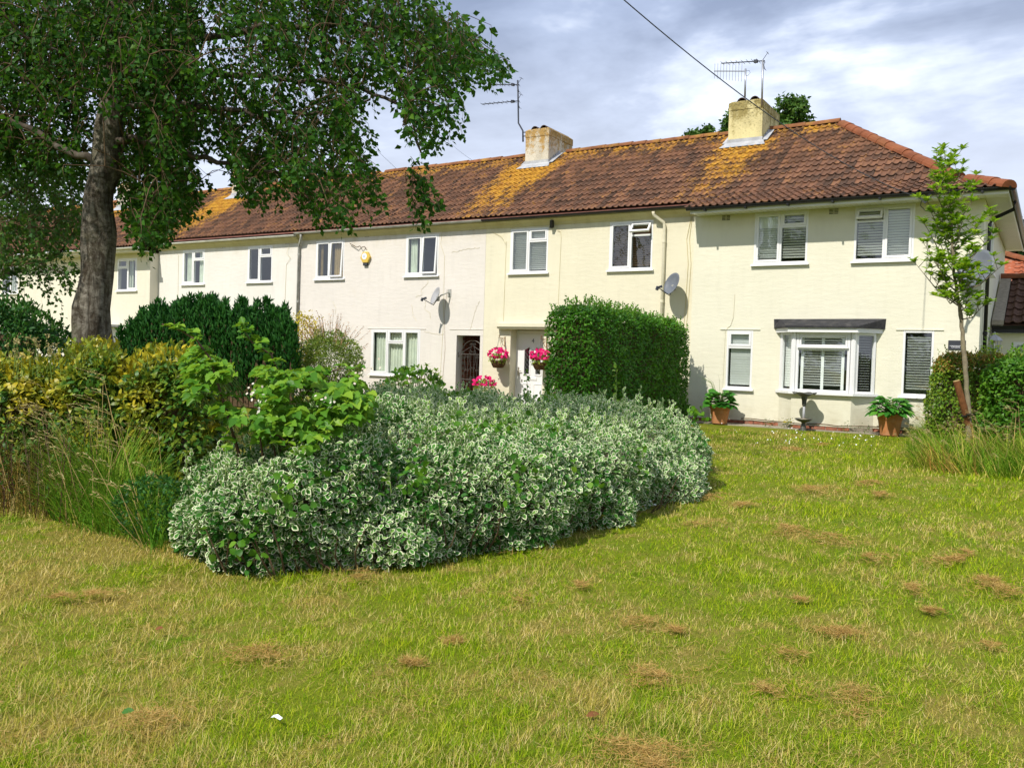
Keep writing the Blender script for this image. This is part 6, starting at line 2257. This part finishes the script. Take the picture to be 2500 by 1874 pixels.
# ================================================================= trees
def grow_tree(t, trunk, radii, attract, bark, leafm, leaf_len, per_twig, twig_len, droop=.75, wid=.72, nodes_extra=(), T=T_KITE, trunk_sides=14, rough=0.0, flut=0.0):
    """trunk polyline, then twigs hung on the nearest wood; attract: array of points where leaf sprays belong"""
    b = MB()
    P2, R2 = [], []
    for i in range(len(trunk) - 1):
        for k in range(5):
            u = k / 5
            P2.append(Vector(trunk[i]).lerp(Vector(trunk[i + 1]), u)); R2.append(radii[i] * (1 - u) + radii[i + 1] * u)
    P2.append(Vector(trunk[-1])); R2.append(radii[-1])
    b.tube(P2, R2, trunk_sides)
    if rough:
        V = np.array(b.v)
        V[:, :2] += (np.c_[vnoise(V * [4, 4, 1.4], 1.6, 3), vnoise(V * [4, 4, 1.4], 1.6, 8)] - .5) * rough
        b.v = [tuple(x) for x in V]
    tr = b.build('trunk', bark, t, smooth=True)
    nodes = [tuple(p) for p in P2[3:]]
    lim = MB()
    for pts, r in nodes_extra:
        Q = [Vector(p) for p in pts]
        S_ = []
        for i in range(len(Q) - 1):
            for k in range(4): S_.append(Q[i].lerp(Q[i + 1], k / 4) + Vector((random.uniform(-.03, .03), random.uniform(-.03, .03), random.uniform(-.03, .03))))
        S_.append(Q[-1])
        lim.tube(S_, [r * (1 - .75 * i / (len(S_) - 1)) for i in range(len(S_))], 8)
        nodes += [tuple(p) for p in S_]
    if lim.v: lim.build('limbs', M_LIMB, t, smooth=True)
    NO = np.array(nodes)
    ax = np.array(trunk[len(trunk) // 2])
    order = np.argsort(np.linalg.norm((attract - ax)[:, :2], axis=1))
    tw = MB()
    P, A, N, L = [], [], [], []
    for j in order:
        c = attract[j]
        d = np.linalg.norm((NO - c) * [1, 1, 1.25], axis=1)
        k = int(np.argmin(d))
        a = NO[k]
        out_ = c - ax; out_[2] = 0; out_ = out_ / (np.linalg.norm(out_) + 1e-6)
        ln = random.uniform(*twig_len)
        s0 = c + np.array([0, 0, ln * .35]) - out_ * ln * .15
        if d[k] > .12:
            mid = (a + s0) / 2 + np.array([0, 0, .10 * d[k]])
            r0 = min(.004 + .006 * d[k], .02)
            tw.tube([a, (a + mid) / 2 + [0, 0, .02], mid, s0], [r0, r0 * .8, r0 * .6, .0035], 4, False)
            NO = np.concatenate([NO, [mid, s0]])
        e = s0 + out_ * ln * random.uniform(.1, .5) + np.array([random.uniform(-.15, .15) * ln, random.uniform(-.15, .15) * ln, -ln * random.uniform(droop * .6, droop * 1.2)])
        m = (s0 + e) / 2 + out_ * ln * .18
        tw.tube([s0, m, e], [.0035, .0025, .001], 3, False)
        for i in range(per_twig):
            u = (i + random.random()) / per_twig
            q = (1 - u) ** 2 * s0 + 2 * u * (1 - u) * m + u * u * e
            r = np.array([random.gauss(0, 1), random.gauss(0, 1), random.gauss(0, .5)])
            P.append(q + r * .022); A.append(r * .75 + [0, 0, -.6] + out_ * .25); N.append([random.gauss(0, 1), random.gauss(0, 1) - .35, random.gauss(.35, .6)])
            L.append(leaf_len * random.uniform(.7, 1.2))
    tw.build('twigs', M_STEM, t)
    L = np.array(L)
    leaves('crown', np.array(P), np.array(A), np.array(N), L, L * wid, T, leafm, t)
    return tr


def birch():
    pts = [(196, 905), (197, 770), (207, 595), (213, 500), (218, 416), (228, 320), (240, 220), (252, 110)]
    D = 10.5
    tr = [at_d(x, y, D) for x, y in pts]
    tr[0].z = -.25
    g0 = tr[-1]
    tr += [g0 + Vector((.12, .05, 1.4)), g0 + Vector((.1, .2, 3.0)), g0 + Vector((.25, .2, 5.2))]
    rd = [.235, .212, .196, .186, .180, .155, .135, .12, .10, .07, .02]
    t = thing('birch_tree', 'large silver birch with rugged bark and drooping leafy branches over the lawn', 'tree', (tr[0].x, tr[0].y, -.15))
    MAIN = [(-90, -140), (-90, 350), (60, 400), (180, 425), (250, 400), (255, 470), (300, 550), (345, 540), (372, 500), (440, 455), (430, 395), (405, 352), (470, 342), (500, 420), (530, 465), (600, 440), (650, 478), (690, 495), (735, 535), (758, 450), (826, 490),
            (815, 400), (782, 350), (798, 230), (838, 195), (862, 290), (868, 335), (938, 335), (980, 295), (990, 235), (1015, 190), (1060, 190), (1094, 200), (1086, 150), (1050, 105), (1000, 62), (960, 25), (885, -10), (872, -140)]
    STR = [(884, 370), (922, 370), (926, 430), (902, 500), (882, 490)]
    A = []
    n = 0
    base = np.array(tr[2])
    while n < 3900:
        x = random.uniform(-90, 1100) if random.random() < .6 else random.uniform(-90, 420); y = random.uniform(-140, 545)
        ok = in_poly([x, x, x - 6, x + 6], [y, y + 22, y + 5, y + 5], MAIN).all()
        if not ok: continue
        dm = 11.0 - 2.2 * max(0, (x - 330)) / 770
        if x > 560 and y > 390 and random.random() < .4: continue
        d = random.gauss(dm, 1.05)
        if not 7.4 < d < 14: continue
        p = at_d(x, y, d)
        r = math.hypot(p.x - base[0], p.y - base[1])
        if r > 7.2 or p.y < 3.6: continue
        if r < 1.0 and p.z < 4.0 and p.y < base[1]: continue
        if vnoise(np.array([p]), .95, 41)[0] < .36 - (.1 if x > 700 else 0): continue
        if 165 < x < 262 and 320 < y and d < 11.3: continue
        if 190 < x < 262 and 200 < y and d < 10.6 and random.random() < .75: continue
        A.append(p); n += 1
    for i in range(15):
        while True:
            x, y = random.uniform(880, 926), random.uniform(370, 500)
            if in_poly([x], [y], STR)[0]: break
        A.append(at_d(x, y, 8.9 + random.uniform(-.15, .15)))
    # the rest of the crown above and outside the frame
    k = 0
    while k < 900:
        v = rdir(1)[0] * random.random() ** .4
        p = np.array([base[0] + v[0] * 5.0, base[1] + 1.2 + v[1] * 4.8, 8.0 + v[2] * 3.8])
        dz = p[2] - .8
        if p[0] + .145 * dz > -8.2 and p[1] + .84 * dz < 11: continue
        x, y = to_px(p[None])
        if -60 < x[0] < 2250 and y[0] > -150 and (p - np.array(EYE)) @ np.array(fwd) > 0: continue
        A.append(p); k += 1
    A = np.array([tuple(a) for a in A])
    lb = lambda L, d0, d1: [at_d(x, y, d0 + (d1 - d0) * i / (len(L) - 1)) for i, (x, y) in enumerate(L)]
    limbs = [(lb([(236, 305), (300, 302), (380, 322), (470, 348), (550, 360), (640, 380)], 10.5, 9.6), .05),
             (lb([(244, 232), (310, 222), (430, 232), (560, 250), (700, 240), (800, 215)], 10.5, 9.3), .045),
             (lb([(226, 345), (171, 340), (85, 290), (0, 249), (-80, 230)], 10.5, 11), .055),
             (lb([(252, 130), (380, 90), (560, 60), (760, 50), (950, 90), (1040, 140)], 10.5, 8.8), .05),
             (lb([(250, 160), (420, 150), (620, 170), (780, 190), (880, 230), (910, 330)], 10.5, 9.0), .04),
             (lb([(246, 200), (140, 120), (20, 60)], 10.5, 9.6), .04),
             (lb([(250, 110), (300, -30), (420, -110)], 10.5, 11.3), .05)]
    trunk = grow_tree(t, tr, rd, A, M_BIRCH, L_BIRCH, .068, 17, (.34, .72), .62, .74, limbs, T_KITE, 26, .10)


birch()


def back_birch():
    MASK = [(-140, 230), (175, 330), (178, 520), (165, 590), (150, 640), (120, 655), (60, 610), (0, 640), (-140, 640)]
    p0 = at_d(-150, 900, 14.0)
    tr = [Vector((p0.x, p0.y, -.2)), Vector((p0.x + .1, p0.y, 2)), Vector((p0.x + .2, p0.y, 4.5)), Vector((p0.x + .1, p0.y, 7)), Vector((p0.x, p0.y, 9))]
    t = thing('birch_tree', 'second birch behind the first with lighter leaves at the left edge', 'tree', (p0.x, p0.y, -.1))
    A = []
    while len(A) < 760:
        x = random.uniform(-140, 178); y = random.uniform(230, 660)
        if not in_poly([x], [y], MASK)[0]: continue
        p = at_d(x, y, random.gauss(13.6, 1.0))
        if vnoise(np.array([p]), .8, 47)[0] < .36: continue
        A.append(p)
    k = 0
    while k < 260:
        v = rdir(1)[0] * random.random() ** .4
        p = np.array([p0.x + v[0] * 3.6, p0.y + v[1] * 3.6, 6.6 + v[2] * 3.0])
        x, y = to_px(p[None])
        if x[0] > -60: continue
        A.append(p); k += 1
    lb = lambda L, d0, d1: [at_d(x, y, d0 + (d1 - d0) * i / (len(L) - 1)) for i, (x, y) in enumerate(L)]
    limbs = [(lb([(-148, 640), (-40, 600), (40, 590), (110, 555), (150, 520)], 14, 13.2), .05), (lb([(-145, 520), (-40, 440), (60, 400), (130, 380)], 14, 13.5), .05), (lb([(-145, 600), (0, 520), (70, 470)], 14, 14), .04)]
    grow_tree(t, tr, [.2, .17, .13, .08, .03], np.array([tuple(a) for a in A]), M_BIRCH, L_BIRCH2, .072, 15, (.4, .75), .7, .74, limbs, T_KITE, 12, .04)


back_birch()


def far_tree(label, cx, cz, Y, rx, rz, mat, n, leaf=.22, clumps=16):
    c = at_y(cx, cz, Y)
    t = thing('tree', label, 'tree', (c.x, Y, 0), 'trees beyond the terrace')
    kx = Y * .00055
    b = MB().tube([(c.x, Y, 0), (c.x + .2, Y, c.z * .6), (c.x, Y, c.z + rz * kx * .5)], [.35, .25, .06], 8)
    CL = [np.array(c) + rdir(1)[0] * random.random() ** .5 * np.array([rx * kx, rx * kx * .8, rz * kx]) * .75 for _ in range(clumps)]
    for q in CL: b.tube([(c.x + .1, Y, c.z * .6), (np.array([c.x, Y, c.z * .7]) + q) / 2, q], [.1, .06, .02], 4)
    b.build('trunk', M_STEM, t)
    P = np.concatenate([q + rdir(n // clumps) * rng.random((n // clumps, 1)) ** .5 * random.uniform(.25, .45) * rx * kx for q in CL])
    leaves('crown', P, rdir(len(P), -.4), rdir(len(P), .7), leaf, leaf * .6, T_KITE, mat, t)


far_tree('sunlit leafy tree top showing behind the yellow chimney', 1700, 262, 40, 55, 55, L_FAR, 3600)
far_tree('pointed tree top just left of the yellow chimney', 1576, 282, 46, 26, 50, L_FAR, 1100)
far_tree('low sunlit tree top over the ridge between the two chimneys', 1508, 300, 44, 42, 32, L_FAR, 2000)
far_tree('dark tree behind the orange roof at the right edge', 2225, 560, 58, 75, 110, L_FARD, 6000, .34, 22)
# the garden trees across the green, seen only in the window glass
CL = []
for x, y, h in ((-22, -16, 8), (-14, -19, 9.5), (-33, -14, 9), (-7, -22, 7.5), (-28, -20, 9), (-18, -24, 10)):
    for k in range(14):
        CL.append(np.array((x, y, h * .55)) + rdir(1)[0] * [2.4, 2.2, h * .34] + rdir(150) * rng.random((150, 1)) ** .5 * 1.5)
CL = np.concatenate(CL)
tag(leaves('far_wood', CL, rdir(len(CL), -.3), rdir(len(CL), .6), .36, .25, T_KITE, L_FAR, None), 'wood across the green, mirrored in the window panes', None, None, 'stuff')


# ================================================================= lawn grass, clippings, small litter
def lawn_blades(n=390000):
    P = []
    got = 0
    while got < n:
        k = 200000
        r = 1.6 * (19.2 / 1.6) ** rng.random(k)
        a = rng.uniform(-1.2, .14, k)
        x, y = r * np.sin(a) , r * np.cos(a)
        # thin out towards the camera so that every square centimetre of the picture gets its share
        keep = rng.random(k) < np.clip(r / 3.2, .25, 1)
        x, y = x[keep], y[keep]
        m = (y < 19.38) & (y > .6)
        x, y = x[m], y[m]
        sd, _ = poly_sd(np.c_[x, y], HP)
        m = sd < .12
        x, y = x[m], y[m]
        P.append(np.c_[x, y]); got += len(x)
    p = np.concatenate(P)[:n]
    r = np.linalg.norm(p, axis=1)
    cl = vnoise(np.c_[p, p[:, 0] * 0], 1.4, 13)
    cl2 = vnoise(np.c_[p, p[:, 0] * 0], 5.5, 14)
    h = rng.uniform(.022, .060, n) * (.55 + .8 * cl * cl2 * 2) * np.clip(r / 9, 1, 1.25)
    w = .0030 * np.clip(r / 4.2, 1, 4.2) * rng.uniform(.7, 1.3, n)
    A = np.c_[rng.normal(size=(n, 2)) * .55, np.ones(n)]
    flat = rng.random(n) < .22
    A[flat, 2] = .18
    N = np.c_[A[:, :2] + rng.normal(size=(n, 2)) * .1, np.full(n, -.2)]
    near = np.c_[p, np.zeros(n)]
    z = ground_z(p[:, 0], p[:, 1]) + (vnoise(near, .7, 3) - .5) * .05 + (vnoise(near, 2.1, 4) - .5) * .03 - .014
    V, F, lc = leaf_arrays(np.c_[p, z], A, N, h * np.where(flat, 1.5, 1), w, T_MOWN)
    o = np_mesh('lawn_grass', V, F, lc, L_GRASS)
    tag(o, 'short mown grass covering the whole lawn', None, None, 'stuff')
    # taller uncut tufts and dead stalks scattered about
    n2 = 30000
    r = 2.0 * (18 / 2.0) ** rng.random(n2); a = rng.uniform(-1.18, .12, n2)
    p = np.c_[r * np.sin(a), r * np.cos(a)]
    sd, _ = poly_sd(p, HP)
    c2 = vnoise(np.c_[p, p[:, 0] * 0], 2.6, 31) * .6 + vnoise(np.c_[p, p[:, 0] * 0], 7.0, 32) * .4
    p = p[(sd < .02) & (p[:, 1] < 19.2) & (c2 > .50 + .12 * rng.random(n2))]; n2 = len(p)
    A = np.c_[rng.normal(size=(n2, 2)) * 1.6, rng.uniform(.02, .45, n2)]
    V, F, lc = leaf_arrays(np.c_[p, ground_z(p[:, 0], p[:, 1]) + .012], A, np.c_[A[:, :2], np.full(n2, -.3)], rng.uniform(.03, .10, n2), .0026 * np.clip(np.linalg.norm(p, axis=1) / 4, 1, 3), T_BLADE)
    o = np_mesh('dry_stalks', V, F, lc, L_STRAW)
    tag(o, 'dry cut stalks lying loose in the lawn', None, None, 'stuff')


lawn_blades()

HEAPS = [(1690, 1150, 62, 1, 'long low heap of dry clippings, larger of a joined pair right of the hedge'), (1775, 1165, 50, 1, 'right hand half of the joined pair of dry clipping heaps'), (1515, 1140, 55, .8, 'pale heap of dry clippings beside the right end of the variegated hedge'),
         (1960, 1278, 40, 1, 'dark tufted clipping heap below the long grass, well out on the lawn'), (1392, 1352, 52, 1, 'brown clipping heap in the middle foreground with a small heap at its right'), (1456, 1368, 24, .8, 'small round clipping heap just right of the middle foreground heap'), (1825, 1372, 50, .7, 'fan of pale cut straw lying on the brightest grass'), (1690, 1418, 48, .9, 'clipping heap between the pale straw fan and the broad worn patch'), (1650, 1500, 85, .7, 'broad flat patch of clippings in the right foreground'), (1420, 1470, 60, .6, 'flat reddish patch of clippings left of the broad foreground patch'),
         (2185, 1290, 62, 1, 'clipping heap cut by the right edge of the view'), (1400, 1650, 110, 1, 'wide heap of dry grass cut off by the bottom edge of the view'), (580, 1425, 75, .7, 'scattered clipping heap in the left foreground below the hedge'), (305, 1568, 70, .8, 'clipping heap nearest the lower left corner'), (893, 1437, 24, .8, 'single small clipping heap on green grass above the paper scrap'), (1618, 1095, 55, .8, 'flattened straw heap a step right of the hedge end'), (1765, 1058, 46, 1, 'clipping heap halfway between the hedge end and the sapling'),
         (1880, 1048, 40, .7, None), (1545, 1078, 34, .7, 'small heap of clippings touching the shade of the hedge end'), (1700, 972, 32, .9, 'low clipping heap straight out from the bird bath'), (1770, 962, 18, .8, 'tiny clipping tuft right of the one facing the bird bath'), (1990, 985, 36, .7, 'clipping heap against the edge of the long grass'), (2060, 1215, 34, .8, None), (2135, 1262, 32, .8, None), (2075, 1198, 26, .7, None), (1900, 1072, 30, .7, None), (1500, 1040, 30, .6, 'thin scatter of clippings under the tip of the hedge'),
         (1885, 1205, 26, .8, None), (1730, 1300, 20, .7, None), (1825, 1500, 60, .6, 'flat clipping patch right of the broad foreground patch'), (1100, 1300, 60, .5, 'thin worn patch of clippings below the middle of the hedge'), (180, 1290, 60, .5, 'thin clipping patch on the dry grass before the left border'), (2010, 1325, 24, .7, None), (1840, 1540, 70, .7, 'lowest flat clipping patch in the right foreground'), (980, 1390, 36, .5, None), (1240, 1270, 40, .5, None), (2140, 1400, 40, .6, 'clipping heap low at the right edge of the lawn'), (760, 1250, 60, .4, 'flat straw lying against the foot of the variegated hedge')]
for x, y, wpx, hs, lab in HEAPS:
    c = at_g(x, y)
    d = (Vector((c.x, c.y, 0)) - Vector((0, 0, 0))).length
    R = wpx * KPX * d / 2148.24
    R *= random.uniform(.9, 1.25)
    n = int((420 + 1100 * min(1, R / .25)) * random.uniform(.35, .95))
    k = random.randint(3, 6)                      # a few lobes raked together by the mower
    lob = rng.normal(size=(k, 2)) * [.34, .18]
    j = rng.integers(0, k, n)
    e = lob[j] + rng.normal(size=(n, 2)) * rng.uniform(.14, .55, (k, 1))[j]
    st_ = rng.random(n) < .16
    e[st_] *= 1.6
    e = e[vnoise(np.c_[e, e[:, :1] * 0 + x], 3.0, 6) > .40]; n = len(e)
    rr = np.min(np.linalg.norm(e[:, None, :] - lob[None], axis=2), axis=1)
    p = np.c_[c.x + e[:, 0] * R * .85, c.y + e[:, 1] * R * (1.6 if d > 6 else 1.0)]
    hh = np.exp(-(rr / .30) ** 2) * min(.04, .18 * R) * hs
    z = ground_z(p[:, 0], p[:, 1]) + .016 + hh * rng.random(n) ** .6 + rng.random(n) * .012
    A = np.c_[rng.normal(size=(n, 2)), rng.normal(size=n) * .06]
    sc = max(1, d / 5.5)
    V, F, lc = leaf_arrays(np.c_[p, z], A, rdir(n, 1.5), rng.uniform(.02, .065, n), .0026 * sc * rng.uniform(.7, 1.3, n), T_BLADE, np.clip(rng.random(n) * .75 + .22 * rng.random(n), 0, 1))
    o = np_mesh('clipping_heap', V, F, lc, L_STRAW)
    tag(o, lab or 'small low heap of dry brown grass clippings on the lawn', 'grass heap', 'heaps of dry grass clippings on the lawn')

c = at_g(597, 1561)
b = MB().add([(c.x + a * .6, c.y + b_ * .6, c.z + d) for a, b_, d in ((-.045, -.01, .02), (0, -.018, .03), (.045, -.01, .022), (.045, .015, .026), (0, .012, .036), (-.045, .015, .025))], [(0, 1, 4, 5), (1, 2, 3, 4)])
o = b.build('paper_scrap', M_PAPER); o.modifiers.new('thick', 'SOLIDIFY').thickness = .001
tag(o, 'torn white scrap of paper lying in the foreground grass', 'litter')
for (x, y, s, lab) in ((335, 1366, .05, 'crumpled orange brown dead leaf on the left of the lawn'), (1265, 1555, .06, 'dark brown curled dead leaf near the bottom of the view'), (262, 1548, .06, 'upright dark green fallen leaf on the left foreground grass')):
    c = at_g(x, y)
    V, F, lc = leaf_arrays(np.array([[c.x, c.y, c.z + .02]]), np.array([[.8, .3, .25]]), np.array([[.1, -.6, .8]]), s, s * .5, T_OVAL, np.array([.9]))
    o = np_mesh('fallen_leaf', V, F, lc, L_DARK if 'green' in lab else M_STAKE)
    tag(o, lab, 'leaf')
P = []
for x, y, n_, s in ((1545, 906, 26, 60), (1760, 960, 22, 130), (1395, 1098, 12, 22), (1860, 945, 14, 80), (1660, 935, 16, 90)):
    for i in range(n_):
        c = at_g(x + random.gauss(0, s * .5), y + random.gauss(0, 6)); P.append((c.x, c.y, c.z + random.uniform(.04, .08)))
P = np.array(P)
P = P[P[:, 1] < 19.35]
flower_heads(P, .026, M_DAISY, 'daisies', None, (0, -.5, .8))['label'] = 'small white daisies sprinkled on the lawn'
# weeds in the joint between paving and plinth
t = thing('wall_weeds', 'straggling yellow flowered weeds at the foot of the bay wall', 'weed', (-4.9, 19.4, .05))
q = np.concatenate([np.array((x, 19.5 + random.uniform(-.1, .05), .12)) + rng.normal(size=(n_, 3)) * [.07, .04, .06] for x, n_ in ((-5.35, 50), (-4.95, 110), (-3.7, 40), (-3.35, 45), (-2.2, 90))])
leaves('leaves', q, rdir(len(q), .6), rdir(len(q), .5), .04, .014, T_LANCE, L_SORREL, t)
q = np.array((-4.95, 19.42, .18)) + rng.normal(size=(16, 3)) * [.08, .03, .05]
leaves('blooms', q, rdir(16), rdir(16, .5), .03, .03, T_PETAL, L_GOLD, t)
